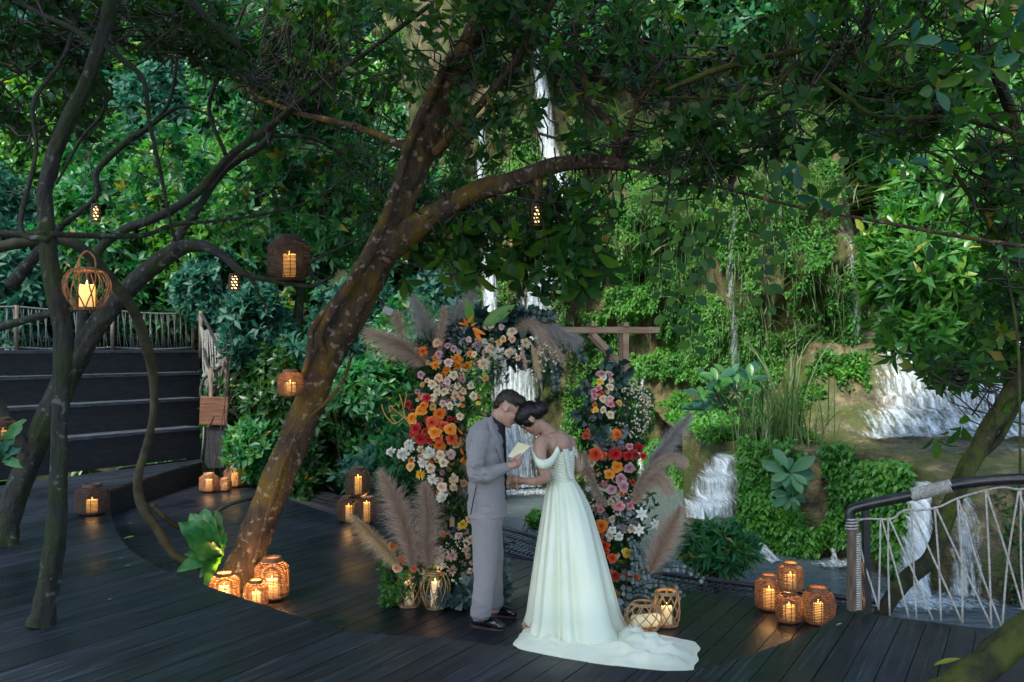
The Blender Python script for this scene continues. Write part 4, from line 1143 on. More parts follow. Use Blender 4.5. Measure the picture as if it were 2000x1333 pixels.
# ---- undergrowth on the slopes
gx_ = rng.uniform(-17, 15, 30000); gy_ = rng.uniform(14.2, 30, 30000)
gz_ = ground_z(gx_, gy_)
ok = (gz_ > -1.0) & ((gx_ < -4.2) | (gz_ > 8)) & ~((gx_ > -8.6) & (gx_ < -4.4) & (gy_ < 16.4))
C = np.stack([gx_, gy_, gz_ + rng.uniform(.1, 1.0, len(gx_))], 1)[ok][:7000]
P, Dv, N, S = rosettes(C, np.tile([0, -.4, 1.], (len(C), 1)) + rng.normal(0, .3, C.shape), 6, .3, 1.1)
V, Fc = place(leaf_lo(.19, .06, .15), P, Dv, N, S)
o = np_mesh('undergrowth', V, Fc, M['leaf_mid'], None, {'tone': np.repeat(np.clip(rng.normal(.45, .2, len(P)), 0, 1), 5)}, kind='stuff')
tag(o, 'leafy green undergrowth covering the slope behind the steps', 'undergrowth')
# ================================================================== STEPS, ROPES, RAILING
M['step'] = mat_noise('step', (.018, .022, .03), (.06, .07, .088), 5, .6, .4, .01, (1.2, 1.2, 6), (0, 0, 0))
M['rope'] = mat_noise('rope', (.26, .25, .22), (.5, .48, .43), 60, .9, .5, .004)
M['rope_old'] = mat_noise('rope_old', (.09, .095, .085), (.20, .20, .18), 40, .9, .4, .004)
M['black_pipe'] = mat_noise('black_pipe', (.008, .009, .010), (.022, .024, .026), 12, .28, .15, .004, spec=.6)
M['post_wood'] = mat_noise('post_wood', (.05, .035, .025), (.17, .125, .09), 7, .75, .5, .008, (4, 4, .6))
M['sign_wood'] = mat_noise('sign_wood', (.05, .018, .008), (.16, .065, .028), 5, .55, .3, .005, (1, 1, 9), lo=.3, hi=.7)
M['net'] = mat_noise('net', (.012, .013, .014), (.05, .052, .05), 30, .8, .2, .003)
M['pale_wood'] = mat_noise('pale_wood', (.26, .15, .09), (.44, .29, .20), 4, .65, .25, .004, (1, 6, 6), lo=.3, hi=.7)

ST = Vector((-.561, -.828, 0)); SN = Vector((-.828, .561, 0)); SA = Vector((-4.83, 14.15, 0))
steps = thing('seating_steps', 'broad dark timber seating steps climbing from the upper deck', 'steps', (-5.6, 13.0, ZU))
tz = [.78, 1.21, 1.61, 1.97]
zb = ZU
for i in range(4):
    dl = (.318 * i - .016) / .8446
    a = SA + SN * (.34 * i) - ST * dl * .68
    b = SA + SN * (.34 * i) + ST * 7.0
    mb = MB()
    z0 = ZU + .004 if i == 0 else tz[i - 1] + .002
    mb.bar(a + SN * .03 + Vector((0, 0, (z0 + tz[i] - .05) / 2)), b + SN * .03 + Vector((0, 0, (z0 + tz[i] - .05) / 2)), .03, tz[i] - .05 - z0)
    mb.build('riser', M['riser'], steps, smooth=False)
    for j in range(3 if i < 3 else 10):
        off = .064 + .128 * j
        mb = MB(); mb.bar(a + SN * off + Vector((0, 0, tz[i] - .025)), b + SN * off + Vector((0, 0, tz[i] - .025)), .122, .045)
        mb.build('tread_plank', M['step'], steps, smooth=False)
    mb = MB()
    q = a + SN * 1.0 + ST * .03
    mb.bar(a + SN * .05 + ST * .03 + Vector((0, 0, (ZU + tz[i]) / 2 - .03)), a + SN * (2.1 - .5 * i) + ST * .03 + Vector((0, 0, (ZU + tz[i]) / 2 - .03)), .03, tz[i] - ZU - .06)
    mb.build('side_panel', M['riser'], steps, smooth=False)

# rope fence on the top step
fence = thing('rope_fence', 'weathered rope fence along the top of the dark steps', 'fence', SA + SN * 2.2 + Vector((0, 0, tz[3])))
fa = SA + SN * 2.15 - ST * 1.45 + Vector((0, 0, tz[3])); fb = SA + SN * 2.15 + ST * 6.5 + Vector((0, 0, tz[3]))
Lf = (fb - fa).length
for k in range(6):
    p = fa + (fb - fa) * (k / 5)
    mb = MB(); mb.tube([p + Vector((0, 0, -.02)), p + Vector((0, 0, .68))], .035, 8); mb.build('post', M['post_wood'], fence)
for h in (.66, .04):
    mb = MB()
    pts = []
    for k in range(41):
        u = k / 40
        pts.append(fa + (fb - fa) * u + Vector((0, 0, h - .03 * abs(math.sin(u * 5 * math.pi)))))
    mb.tube(pts, .014, 6); mb.build('rope', M['rope_old'], fence)
n = 130
for k in range(n):
    u = (k + .5) / n
    p = fa + (fb - fa) * u
    dx = (fb - fa).normalized() * (.09 if k % 2 else -.02) * random.uniform(.7, 1.2)
    mb = MB(); mb.tube([p + Vector((0, 0, .03)), p + dx * .5 + Vector((0, -.012, .33)), p + dx + Vector((0, 0, .64))], .008, 5); mb.build('rope', M['rope_old'], fence)
# rope balustrade at the end of the steps, with the wooden board
bal = thing('rope_balustrade', 'rope wrapped balustrade posts at the end of the dark steps', 'balustrade', at(420, 905, 14.3))
for (x, y0, y1, D, wpx) in [(392, 608, 700, 15.0, 8), (441, 642, 905, 14.2, 10), (412, 720, 905, 14.1, 8)]:
    mb = MB(); mb.tube([at(x, y1, D), at(x, y0, D)], wpx / 2 / F * D, 8, bump=.05); mb.build('post', M['post_wood'], bal)
for k in range(17):
    u = k / 16
    x0, x1 = 392 + 50 * u, 404 + 38 * u
    top = 640 + 20 * u + random.uniform(-4, 4)
    mb = MB(); mb.tube([at(x0, top, 14.9 - .7 * u), at((x0 + x1) / 2 + random.uniform(-4, 4), 720, 14.5 - .3 * u), at(x1, 765 + random.uniform(0, 12), 14.2)], .011, 5); mb.build('rope', M['rope_old'], bal)
for pts in ([(392, 612), (408, 640), (432, 690), (444, 668)], [(398, 680), (408, 716), (424, 722), (432, 716)], [(404, 735), (396, 745), (392, 768), (398, 782)]):
    P = crom([(*at(x, y, 14.15),) for x, y in pts], 6); mb = MB(); mb.tube(P, .026, 7); mb.build('knot', M['net'], bal)
for (x, y) in [(428, 697), (441, 672), (400, 735), (426, 716)]:
    mb = MB(); c = at(x, y, 14.08); mb.tube([c + Vector((-.03, 0, .02)), c, c + Vector((.03, 0, -.02))], [.03, .045, .03], 8); mb.build('knot', M['rope_old'], bal)
mb = MB(); c = at(418, 803, 13.95); mb.box(c, (.43, .035, .43), Matrix.Rotation(.04, 3, 'Y'))
o = mb.build('wooden_board', M['sign_wood'], None, smooth=False); tag(o, 'square reddish brown wooden board hung on the rope balustrade', 'board')
bv = o.modifiers.new('b', 'BEVEL'); bv.width = .006; bv.segments = 2
mb = MB(); mb.tube([at(398, 832, 13.97), at(397, 865, 13.97), at(393, 900, 13.97)], .012, 5); o = mb.build('hanging_rope', M['rope_old']); tag(o, 'pale rope end hanging below the square wooden board', 'rope')
mb = MB(); c = at(420, 868, 14.05); mb.box(c + Vector((0, 0, -.05)), (.30, .1, .62)); o = mb.build('stub_post', M['riser'], None, smooth=False); tag(o, 'black square post below the wooden board', 'post')

# railing on the right
def rail(x, y, off=0.0):
    D = 5.80 - (x - 1685) * .0012 + off
    return at(x, y, D)
rl = thing('rope_railing', 'black pipe railing with crisscrossed grey ropes at the deck edge', 'railing', rail(1680, 1198))
mb = MB(); P = crom([(*rail(x, y),) for x, y in [(1664, 1030), (1660, 1012), (1664, 996), (1684, 988), (1730, 978), (1775, 969), (1820, 958), (1862, 948), (1910, 941), (1960, 937), (2010, 935), (2120, 930)]], 5)
mb.tube(P, .033, 12); mb.build('handrail', M['black_pipe'], rl)
mb = MB(); c0 = rail(1694, 1197, .02); c1 = rail(1690, 986, .02); mb.bar(c0, c1, .04, .04); mb.build('post', M['black_pipe'], rl, smooth=False)
mb = MB(); c0 = rail(1665, 1192); c1 = rail(1666, 1024); mb.bar(c0, c1, .055, .055, (0, 1, 0)); mb.build('post', M['post_wood'], rl, smooth=False)
def wrap(a, b, r, n, name='rope_wrap', mat='rope', rt=.006):
    a, b = Vector(a), Vector(b); d = (b - a); t = d.normalized()
    u = t.cross(Vector((0, 0, 1))) if abs(t.z) < .9 else t.cross(Vector((0, 1, 0)))
    u.normalize(); v = t.cross(u)
    pts = [a + d * (i / (n * 10)) + (u * math.cos(i * .6283) + v * math.sin(i * .6283)) * r for i in range(n * 10 + 1)]
    mb = MB(); mb.tube(pts, rt, 5); return mb.build(name, M[mat], rl)
wrap(rail(1781, 967.5), rail(1858, 949), .037, 22)
wrap(rail(1664, 1012), rail(1664, 1036), .037, 4)
wrap(rail(1676, 1190), rail(1675, 1040), .018, 34, rt=.006)
P = crom([(*rail(x, y),) for x, y in [(1668, 1020), (1690, 1014), (1740, 1014), (1760, 1000), (1775, 996), (1800, 997), (1835, 990), (1870, 974), (1925, 958), (1960, 952), (1990, 956), (2040, 950)]], 5)
mb = MB(); mb.tube(P, .007, 6); mb.build('rope', M['rope'], rl)
rp_ = [(1720, 1012, 1716, 1192), (1735, 1012, 1738, 1203), (1780, 998, 1790, 1209), (1825, 990, 1838, 1214), (1870, 974, 1880, 1219), (1925, 958, 1936, 1227), (1990, 956, 1957, 1230),
       (1670, 1030, 1716, 1190), (1672, 1022, 1682, 1192), (1722, 1014, 1775, 1206), (1737, 1014, 1822, 1212), (1782, 1000, 1880, 1218), (1827, 990, 1938, 1226), (1872, 976, 1958, 1230), (1927, 960, 2012, 1240), (1990, 958, 2080, 1250), (1994, 958, 2004, 1238)]
for (x0, y0, x1, y1) in rp_:
    mb = MB(); a, b = rail(x0, y0), rail(x1, y1)
    md = (a + b) / 2 + Vector((random.uniform(-.01, .01), random.uniform(-.015, .015), 0))
    mb.tube([tuple(q) for q in crom([tuple(a), tuple(md), tuple(b)], 4)], .0062, 6); mb.build('rope', M['rope'], rl)

# rope net along the lower deck edge
rim_px = [(470, 925), (560, 948), (650, 968), (760, 990), (880, 1010), (990, 1034), (1045, 1050), (1150, 1090), (1250, 1112), (1340, 1127), (1480, 1145), (1650, 1168), (1720, 1176)]
net = thing('rope_net', 'black rope safety net slung beyond the lower deck edge', 'net', gp(990, 1060, 0))
RM = crom([(*gp(x, y, .02),) for x, y in rim_px], 10)
mb = MB(); mb.tube(RM, .024, 8); mb.build('rim_pipe', M['black_pipe'], net)
EDG = crom([(p[0], p[1], -.01) for p in low_s], 3)
def along(P, u):
    d = np.concatenate([[0], np.cumsum(np.linalg.norm(np.diff(P, axis=0), axis=1))]); d /= d[-1]
    return np.array([np.interp(u, d, P[:, i]) for i in range(3)])
mb = MB()
nn_ = 150
for k in range(nn_):
    for sgn in (-1, 1):
        u = k / nn_; u2 = u + sgn * .022
        if not 0 <= u2 <= 1: continue
        a, b = along(EDG, u), along(RM, u2)
        md = (a + b) / 2 - np.array([0, 0, .07])
        mb.tube([a, md, b], .005, 4, cap=False)
for tt in (.3, .6, .85):
    pts = [along(EDG, u) * (1 - tt) + along(RM, u) * tt - np.array([0, 0, .28 * tt * (1 - tt)]) for u in np.linspace(0, 1, 90)]
    mb.tube(pts, .007, 4, cap=False)
mb.build('netting', M['net'], net, kind='stuff')

# ================================================================== LANTERNS
M['wicker_dark'] = mat_noise('wicker_dark', (.022, .013, .009), (.07, .042, .028), 25, .6, .3, .004)
M['wicker'] = mat_noise('wicker', (.10, .045, .02), (.27, .13, .06), 25, .5, .3, .004)
M['rattan'] = mat_noise('rattan', (.26, .14, .06), (.48, .29, .14), 18, .5, .3, .004)
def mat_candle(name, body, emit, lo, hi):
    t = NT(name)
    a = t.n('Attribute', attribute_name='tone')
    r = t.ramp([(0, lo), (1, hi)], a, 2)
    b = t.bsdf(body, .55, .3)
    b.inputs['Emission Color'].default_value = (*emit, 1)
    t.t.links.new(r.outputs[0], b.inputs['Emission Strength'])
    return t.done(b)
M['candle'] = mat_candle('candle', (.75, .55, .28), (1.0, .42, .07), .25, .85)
M['candle_cream'] = mat_candle('candle_cream', (.82, .74, .46), (1.0, .62, .22), .03, .22)
M['flame'] = mat_candle('flame', (1, .8, .4), (1.0, .62, .2), 1.2, 2.2)

def candle(base, r, h, label, power, group, mat='candle', lying=None):
    root = thing('candle', label, 'candle', base, group)
    b = Vector(base)
    mb = MB()
    n = 20; prof = [(0, 0), (r * .96, 0), (r, .01), (r, h * .3), (r, h * .6), (r, h * .85), (r, h * .97), (r * .9, h), (r * .6, h * .97), (0, h * .955)]
    for (rr, z) in prof:
        vs_ = []
        for k in range(n):
            a = 2 * math.pi * k / n
            zz = z + (.03 * h * math.sin(a * 2 + 1) + .02 * h * math.sin(a * 5) if z > h * .8 else 0)
            vs_.append((b.x + rr * math.cos(a), b.y + rr * math.sin(a), b.z + zz))
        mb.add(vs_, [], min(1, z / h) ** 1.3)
    for i in range(len(prof) - 1):
        for k in range(n):
            k2 = (k + 1) % n
            mb.f.append((i * n + k, i * n + k2, (i + 1) * n + k2, (i + 1) * n + k))
    if lying is not None:
        rm = Matrix.Rotation(R(90), 3, 'Y') if lying == 0 else Matrix.Rotation(lying, 3, 'Z') @ Matrix.Rotation(R(90), 3, 'Y')
        mb.v = [tuple(rm @ (Vector(v) - b) + b + Vector((0, 0, r))) for v in mb.v]
    mb.build('wax', M[mat], root)
    if lying is None:
        mb = MB(); mb.lathe([(0.0005, h * .95), (r * .16, h + .004), (r * .12, h + .014), (.0005, h + .03)], b, 8); mb.t = [.6] * len(mb.v); mb.build('flame', M['flame'], root)
    if power:
        ld = bpy.data.lights.new('candle_light', 'POINT'); ld.energy = power * .6; ld.color = (1.0, .56, .2); ld.shadow_soft_size = .03
        lo = bpy.data.objects.new('candle_light', ld); COL.objects.link(lo); lo.parent = root; lo.location = (0, 0, h + .05)
    return root

def drum_r(t, R_, style):
    if style == 'drum':
        return R_ * (1 - .42 * max(0, (t - .78) / .22) ** 2 - .30 * max(0, (.16 - t) / .16) ** 2)
    if style == 'belly':
        return R_ * (.55 + .45 * math.sin(math.pi * min(1, max(0, .1 + t * .82))) ** .7)
    return R_
def woven(label, base, R_, H, style='drum', mat='wicker', cand=(.3, .55), power=.8, nrings=22, ribs=14, hang=None, group='woven lanterns', coff=(0, 0), light_label=None):
    root = thing('woven_lantern', label, 'lantern', base, group)
    b = Vector(base)
    mb = MB()
    bz, tz_ = .05 * H, .90 * H
    for i in range(nrings):
        t_ = i / (nrings - 1)
        mb.ring((b.x, b.y, b.z + bz + (tz_ - bz) * t_), drum_r(t_, R_, style), .0042 * (R_ / .13) ** .5, 26, 4, random.uniform(-.002, .002))
    mb.build('weave', M[mat], root, kind='stuff')
    for k in range(ribs):
        a = 2 * math.pi * k / ribs + .11
        pts = []
        for i in range(9):
            t_ = i / 8; r = drum_r(t_, R_, style) - .004
            pts.append((b.x + r * math.cos(a), b.y + r * math.sin(a), b.z + bz + (tz_ - bz) * t_))
        mb = MB(); mb.tube(pts, .0035, 5); mb.build('rib', M[mat], root)
    rt = drum_r(1, R_, style); rn = R_ * .56
    mb = MB(); mb.lathe([(rt, .885 * H), (rn + .01, .915 * H), (rn, .92 * H), (rn * 1.02, 1.0 * H), (rn * .9, 1.0 * H), (rn * .88, .92 * H)], b, 24); mb.build('collar', M[mat], root)
    rb = drum_r(0, R_, style)
    mb = MB(); mb.lathe([(.001, .055 * H), (rb * .98, .055 * H), (rb, .05 * H), (rb * .8, .0), (rb * .7, .0), (.001, .001)], b, 24); mb.build('base', M[mat], root)
    if hang is not None:
        mb = MB(); mb.tube([b + Vector((rn, 0, H)), b + Vector((rn * .7, 0, H * 1.15)), b + Vector((0, 0, H * 1.22)), b + Vector((-rn * .7, 0, H * 1.15)), b + Vector((-rn, 0, H))], .004, 5); mb.build('handle', M[mat], root)
    candle(b + Vector((coff[0], coff[1], .056 * H)), R_ * cand[0], H * cand[1], light_label or ('glowing amber candle inside the ' + label.split(' lantern')[0] + ' lantern')[:95], power, 'candles inside the lanterns')
    return root
def floor_lantern(label, x, yb, wpx, hpx, z=0.0, **kw):
    p = gp(x, yb, z); s = p.y / F
    p.z = z
    return woven(label, p, wpx / 2 * s, hpx * s, **kw)

floor_lantern('dark grey drum lantern standing alone on the upper deck', 180, 1005, 62, 60, ZU, mat='wicker_dark', cand=(.34, .42), power=.5)
# three by the leaning tree
floor_lantern('largest rust brown drum lantern beside the leaning trunk', 531, 1172, 66, 84, 0, cand=(.34, .42), power=8, nrings=26)
floor_lantern('small rust brown drum lantern in front of the tall one by the trunk', 500, 1190, 46, 58, 0, cand=(.44, .5), power=5)
floor_lantern('squat rust brown lantern half hidden by the deck step at the trunk foot', 438, 1180, 58, 62, 0, cand=(.32, .5), power=10)
# three at the back
floor_lantern('brown lantern of the far trio showing most of its candle', 408, 962, 36, 38, 0, cand=(.34, .6), power=1.2)
floor_lantern('smallest lantern of the far trio between two larger ones', 439, 960, 26, 26, 0, cand=(.36, .55), power=.8)
floor_lantern('rear lantern of the far trio near the dark shrubs', 458, 952, 40, 42, 0, cand=(.32, .6), power=1.0)
# stack of three left of the pampas
floor_lantern('dark lower lantern of the stack partly behind pale pampas', 681, 1020, 46, 52, 0, mat='wicker_dark', cand=(.3, .55), power=1.0)
floor_lantern('dark lower lantern of the stack with a tall candle', 716, 1022, 50, 52, 0, mat='wicker_dark', cand=(.27, .72), power=1.0)
p = gp(699, 1021, 0); p.z = 52 * p.y / F + .002
woven('dark brown lantern balanced on top of two others', p, 24 * p.y / F, 56 * p.y / F, mat='wicker_dark', cand=(.3, .6), power=1.0)
# four by the railing
floor_lantern('tall orange brown lantern at the edge of the group near the net', 1502, 1192, 54, 70, 0, cand=(.38, .52), power=1.2)
floor_lantern('low orange brown lantern carrying another lantern on its collar', 1541, 1217, 50, 62, 0, cand=(.44, .5), power=1.2)
floor_lantern('round bellied brown lantern leaning toward the deck step by the railing', 1598, 1218, 66, 72, 0, style='belly', cand=(.28, .5), power=1.0, nrings=20)
p = gp(1541, 1217, 0); s = p.y / F
p = p + Vector((.01, .0, 62 * s + .002))
woven('upper brown lantern resting on the low lantern beside the railing', p, 24.5 * s, 56 * s, cand=(.44, .5), power=1.2)
# hanging and wedged ones
c = at(565, 548, 7.9); s = 7.9 / F
woven('large dark lantern resting on the mossy limb above the shrubs', c, 41 * s, 88 * s, mat='wicker_dark', cand=(.30, .52), power=1.5, nrings=30, ribs=18)
c = at(567, 774, 7.32); s = 7.32 / F
woven('small brown lantern fastened to the leaning trunk', c, 25 * s, 52 * s, cand=(.42, .44), power=1.4)
c = at(6, 862, 7.6); s = 7.6 / F
woven('small lantern in the fern on the arching mossy tree', c, 26 * s, 46 * s, mat='wicker_dark', cand=(.36, .4), power=.9)

def lattice(label, base, R_, H, kind='pear', mat='rattan', n=11, turn=.9, power=.5, cand=(.3, .6), hang=False, light=None, lying=None, cm='candle_cream'):
    root = thing('lattice_lantern', label, 'lantern', base, 'rattan lattice lanterns')
    b = Vector(base)
    def rr(t_):
        if kind == 'pear': return R_ * (.42 + .58 * math.sin(math.pi * (1 - t_) ** .8 * .86 + .22) ** 1.0) if t_ < 1 else R_ * .42
        if kind == 'flat': return R_ * max(.35, math.sin(math.pi * (.12 + t_ * .76)) ** .6)
        return R_ * (.72 + .28 * math.sin(math.pi * (.08 + t_ * .84)) ** .6)
    for k in range(n):
        for sg in (-1, 1):
            a0 = 2 * math.pi * k / n
            pts = []
            for i in range(13):
                t_ = i / 12
                a = a0 + sg * turn * (t_ if kind != 'pear' else t_ * (1 - .45 * t_))
                r = rr(t_) + (.003 * sg)
                pts.append((b.x + r * math.cos(a), b.y + r * math.sin(a), b.z + .006 + (H - .012) * t_))
            mb = MB(); mb.tube(pts, .0042, 5); mb.build('cane', M[mat], root)
    for (t_, tk) in ((0, .007), (.03, .006), (1, .008), (.96, .006)):
        mb = MB(); mb.ring((b.x, b.y, b.z + .007 + (H - .014) * t_), rr(t_), tk, 24, 5); mb.build('rim', M[mat], root)
    mb = MB(); mb.lathe([(.001, .008), (rr(0), .008), (rr(0), .002), (.001, .002)], b, 20); mb.build('base', M[mat], root)
    if hang:
        rt = rr(1)
        mb = MB(); mb.tube([tuple(q) for q in crom([tuple(b + Vector((rt, 0, H))), tuple(b + Vector((rt * .8, 0, H + .06))), tuple(b + Vector((0, 0, H + .10))), tuple(b + Vector((-rt * .8, 0, H + .06))), tuple(b + Vector((-rt, 0, H)))], 5)], .006, 6); mb.build('handle', M[mat], root)
    cb = b + Vector((0, 0, .012)) if lying is None else b + Vector((-R_ * .55, 0, .03))
    candle(cb, R_ * cand[0], H * cand[1], light, power, 'candles inside the lanterns', cm, lying)
c = at(170, 607, 5.5); s = 5.5 / F
lattice('pear shaped rattan lantern hanging from the looping liana', c, 43 * s, 84 * s, 'pear', 'wicker', 10, 1.0, .5, (.34, .55), True, 'glowing amber candle inside the hanging pear shaped lantern', cm='candle')
p = gp(799, 1184, 0); s = p.y / F
lattice('rounded rattan lattice lantern under the orange roses', p, 23 * s, 62 * s, 'drum', 'rattan', 9, 1.6, .25, (.42, .72), False, 'cream pillar candle in the rounded lattice lantern under the roses')
p = gp(850, 1189, 0)
lattice('pear shaped rattan lattice lantern beside the white dahlias', p, 29 * s, 72 * s, 'pear', 'rattan', 10, 1.1, .25, (.32, .68), False, 'tall cream candle in the pear shaped lantern beside the dahlias')
p = gp(1256, 1236, 0); s = p.y / F
lattice('flattened round rattan lattice lantern behind the dress train', p, 36 * s, 60 * s, 'flat', 'rattan', 10, 1.5, 0, (.36, .95), False, 'cream candle lying on its side in the flattened lantern', lying=.25)
p = gp(1302, 1222, 0); s = p.y / F
lattice('tall rattan lattice lantern under the silver eucalyptus sprays', p, 25 * s, 68 * s, 'drum', 'rattan', 9, 1.5, .25, (.44, .5), False, 'short cream candle in the tall lantern under the eucalyptus')

def perforated(label, x, y, D, wpx, hpx, glow):
    s = D / F; R_ = wpx / 2 * s; H = hpx * s
    c = at(x, y + hpx / 2, D)
    root = thing('perforated_lantern', label, 'lantern', c)
    mb = MB()
    nr, nc = 11, 18
    pr = lambda t_: R_ * (.78 + .22 * math.sin(math.pi * (.2 + .7 * t_)))
    for i in range(nr + 1):
        for k in range(nc):
            a = 2 * math.pi * (k + (.5 if i % 2 else 0)) / nc
            mb.v.append((c.x + pr(i / nr) * math.cos(a), c.y + pr(i / nr) * math.sin(a), c.z + H * i / nr)); mb.t.append(.5); mb.uv.append((0, 0))
    for i in range(nr):
        for k in range(nc):
            if (i % 2 == 1) and (k % 2 == (i // 2) % 2) and 0 < i < nr - 1: continue
            k2 = (k + 1) % nc
            mb.f.append((i * nc + k, i * nc + k2, (i + 1) * nc + k2, (i + 1) * nc + k))
    mb.build('shade', M['wicker_dark'], root)
    mb = MB(); mb.lathe([(.001, H * 1.06), (R_ * .7, H * 1.04), (R_ * .95, H), (R_ * .9, H * .98)], c, 18); mb.build('cap', M['wicker_dark'], root)
    mb = MB(); mb.lathe([(.001, .1 * H), (R_ * .45, .12 * H), (R_ * .5, .5 * H), (R_ * .42, .85 * H), (.001, .9 * H)], c, 12); mb.t = [glow] * len(mb.v); mb.build('bulb', M['flame'], root)
    mb = MB(); mb.tube([c + Vector((0, 0, H * 1.05)), c + Vector((.003, 0, H * 1.05 + .12))], .003, 4); mb.build('cord', M['net'], root)
    ld = bpy.data.lights.new('bulb_light', 'POINT'); ld.energy = .5; ld.color = (1, .6, .25); ld.shadow_soft_size = .02
    lo = bpy.data.objects.new('bulb_light', ld); COL.objects.link(lo); lo.parent = root; lo.location = (0, 0, H * .5)
perforated('small perforated lantern glowing among leaves beside the pale branch', 187, 417, 7.8, 19, 34, .3)
perforated('small perforated lantern hanging at the bend of the mossy limb', 458, 552, 8.0, 24, 32, .8)
perforated('dark perforated lantern hanging below the big horizontal branch', 1048, 420, 7.25, 22, 40, .0)

# floodlight on the trunk
fl = thing('floodlight', 'small pale grey floodlight box fixed to the leaning trunk', 'lamp', at(757, 612, 7.5))
M['grey_box'] = mat_noise('grey_box', (.22, .21, .22), (.30, .29, .29), 9, .5, .1)
mb = MB(); mb.box(at(758, 608, 7.5), (.085, .05, .065), Matrix.Rotation(.4, 3, 'Y')); o = mb.build('housing', M['grey_box'], fl, smooth=False); bv = o.modifiers.new('b', 'BEVEL'); bv.width = .008; bv.segments = 2
mb = MB(); mb.bar(at(740, 585, 7.55), at(754, 604, 7.5), .03, .008); mb.build('bracket', M['net'], fl, smooth=False)
mb = MB(); mb.tube([tuple(q) for q in crom([tuple(at(750, 540, 7.55)), tuple(at(747, 580, 7.5)), tuple(at(752, 600, 7.5))], 4)], .005, 5); mb.build('cable', M['net'], fl)

# bird's nest ferns
def nest_fern(label, c, leaves, mat_tones):
    root = thing('nest_fern', label, 'fern', c)
    st = np.linspace(0, 1, 12)
    for (x, y, D, wd) in leaves:
        tip = at(x, y, D); b = Vector(c)
        d = tip - b; L = d.length; d.normalize()
        sd = d.cross(Vector((0, -1, .25))).normalized(); nm = sd.cross(d)
        mb = MB(); ph = random.uniform(0, 6)
        for t_ in st:
            w_ = wd * (math.sin(math.pi * (.08 + .88 * t_ ** 1.25)) ** .75) * L
            q = b + d * L * t_ + nm * (.12 * L * math.sin(t_ * math.pi)) - Vector((0, 0, .10 * L * t_ ** 3))
            for k, u in enumerate((-1, -.5, 0, .5, 1)):
                wv = .05 * L * math.sin(t_ * 22 + ph + u * 1.5) * abs(u)
                mb.v.append(tuple(q + sd * (w_ * u) + nm * (wv + .25 * w_ * abs(u)))); mb.t.append(random.uniform(.35, .6) + .25 * abs(u) * random.random()); mb.uv.append((0, 0))
        for i in range(11):
            for k in range(4):
                mb.f.append((i * 5 + k, i * 5 + k + 1, (i + 1) * 5 + k + 1, (i + 1) * 5 + k))
        mb.build('frond', M[random.choice(mat_tones)], root)
nest_fern('wavy leaved nest fern growing at the foot of the leaning trunk', at(432, 1085, 7.2),
          [(352, 1008, 7.0, .16), (372, 992, 7.2, .15), (398, 984, 7.3, .15), (424, 988, 7.3, .14), (442, 1034, 7.1, .14), (346, 1104, 6.9, .15), (362, 1072, 6.9, .14), (410, 1010, 7.0, .15), (392, 1120, 6.9, .15), (400, 1140, 6.95, .14), (365, 1030, 6.8, .14)], ['leaf_mid', 'leaf_canopy', 'leaf_mid'])
nest_fern('small nest fern holding a lantern on the arching mossy tree', at(8, 895, 7.6),
          [(50, 808, 7.5, .12), (40, 870, 7.4, .14), (24, 850, 7.4, .13), (-30, 830, 7.5, .14), (-14, 870, 7.4, .14), (44, 905, 7.4, .13)], ['leaf_mid', 'leaf_teal'])

# fallen leaves on the deck
FL = [leaf_data('leaf', leaf_hi(.2, .35, -.12, .5), M[m_], t_) for m_, t_ in (('leaf_bright', 1.0), ('leaf_bright', .8), ('leaf_mid', .9), ('silver', .5))]
for (x, y, z, L, me, ang, lab) in [(1820, 1303, ZU, .17, 0, .1, 'long yellow green leaf lying on the boards near the railing'), (238, 1054, ZU - .0, .11, 1, .15, 'pale green leaf lying by the deck step under the liana'), (242, 1108, ZU, .06, 2, -.2, 'small curled olive leaf on the upper deck below the step edge'), (228, 1094, ZU, .05, 3, .2, 'tiny grey leaf on the upper deck near the curled olive leaf'), (1632, 1224, ZU, .05, 3, .3, 'curled white leaf on the boards beside the railing post'), (208, 1174, ZU, .04, 3, .3, 'tiny pale leaf scrap on the upper deck near the upright tree'), (1318, 1262, ZU - .3, .05, 3, .4, 'tiny pale leaf scrap beside the train of the dress'), (250, 1025, 0, .05, 3, .3, 'tiny pale leaf scrap on the lower deck below the step')]:
    p = gp(x, y, z)
    o = bpy.data.objects.new('fallen_leaf', FL[me]); COL.objects.link(o)
    o.location = (p.x, p.y, z + .006); o.rotation_euler = (random.uniform(-.1, .1), -.08, ang); o.scale = (L,) * 3
    tag(o, lab, 'leaf')
# ================================================================== WOODEN ARCH
AD = 7.25
arch = thing('wooden_arch', 'pale timber arch frame standing on the lower deck behind the couple', 'arch', gp(1045, 680 + 3556 / AD, 0))
def timber(a, b, w_=.048, h_=.048, name='post'):
    mb = MB(); mb.bar(a, b, w_, h_, (0, 1, 0) if abs((Vector(b) - Vector(a)).normalized().z) > .7 else (0, 0, 1))
    o = mb.build(name, M['pale_wood'], arch, smooth=False); bv = o.modifiers.new('b', 'BEVEL'); bv.width = .003; bv.segments = 1
    return o
xl, xr = at(868, 680, AD).x, at(1222, 680, AD).x
zt = at(1000, 645, AD).z
for dy in (0, .36):
    for x in (xl, xr):
        timber(Vector((x + dy * .02, AD + dy, .001)), Vector((x + dy * .02, AD + dy, zt - .025)), name='post')
    timber(Vector((xl - .2, AD + dy + (.0485 if dy == 0 else -.0485) * 0 - .0, zt)), Vector((at(1288, 645, AD).x, AD + dy, zt)), name='beam')
    timber(Vector((xr - .26, AD + dy + .0, zt - .03)), Vector((xr - .012, AD + dy, zt - .30)), .044, .044, 'brace')
    timber(Vector((xl + .26, AD + dy + .0, zt - .03)), Vector((xl + .012, AD + dy, zt - .30)), .044, .044, 'brace')
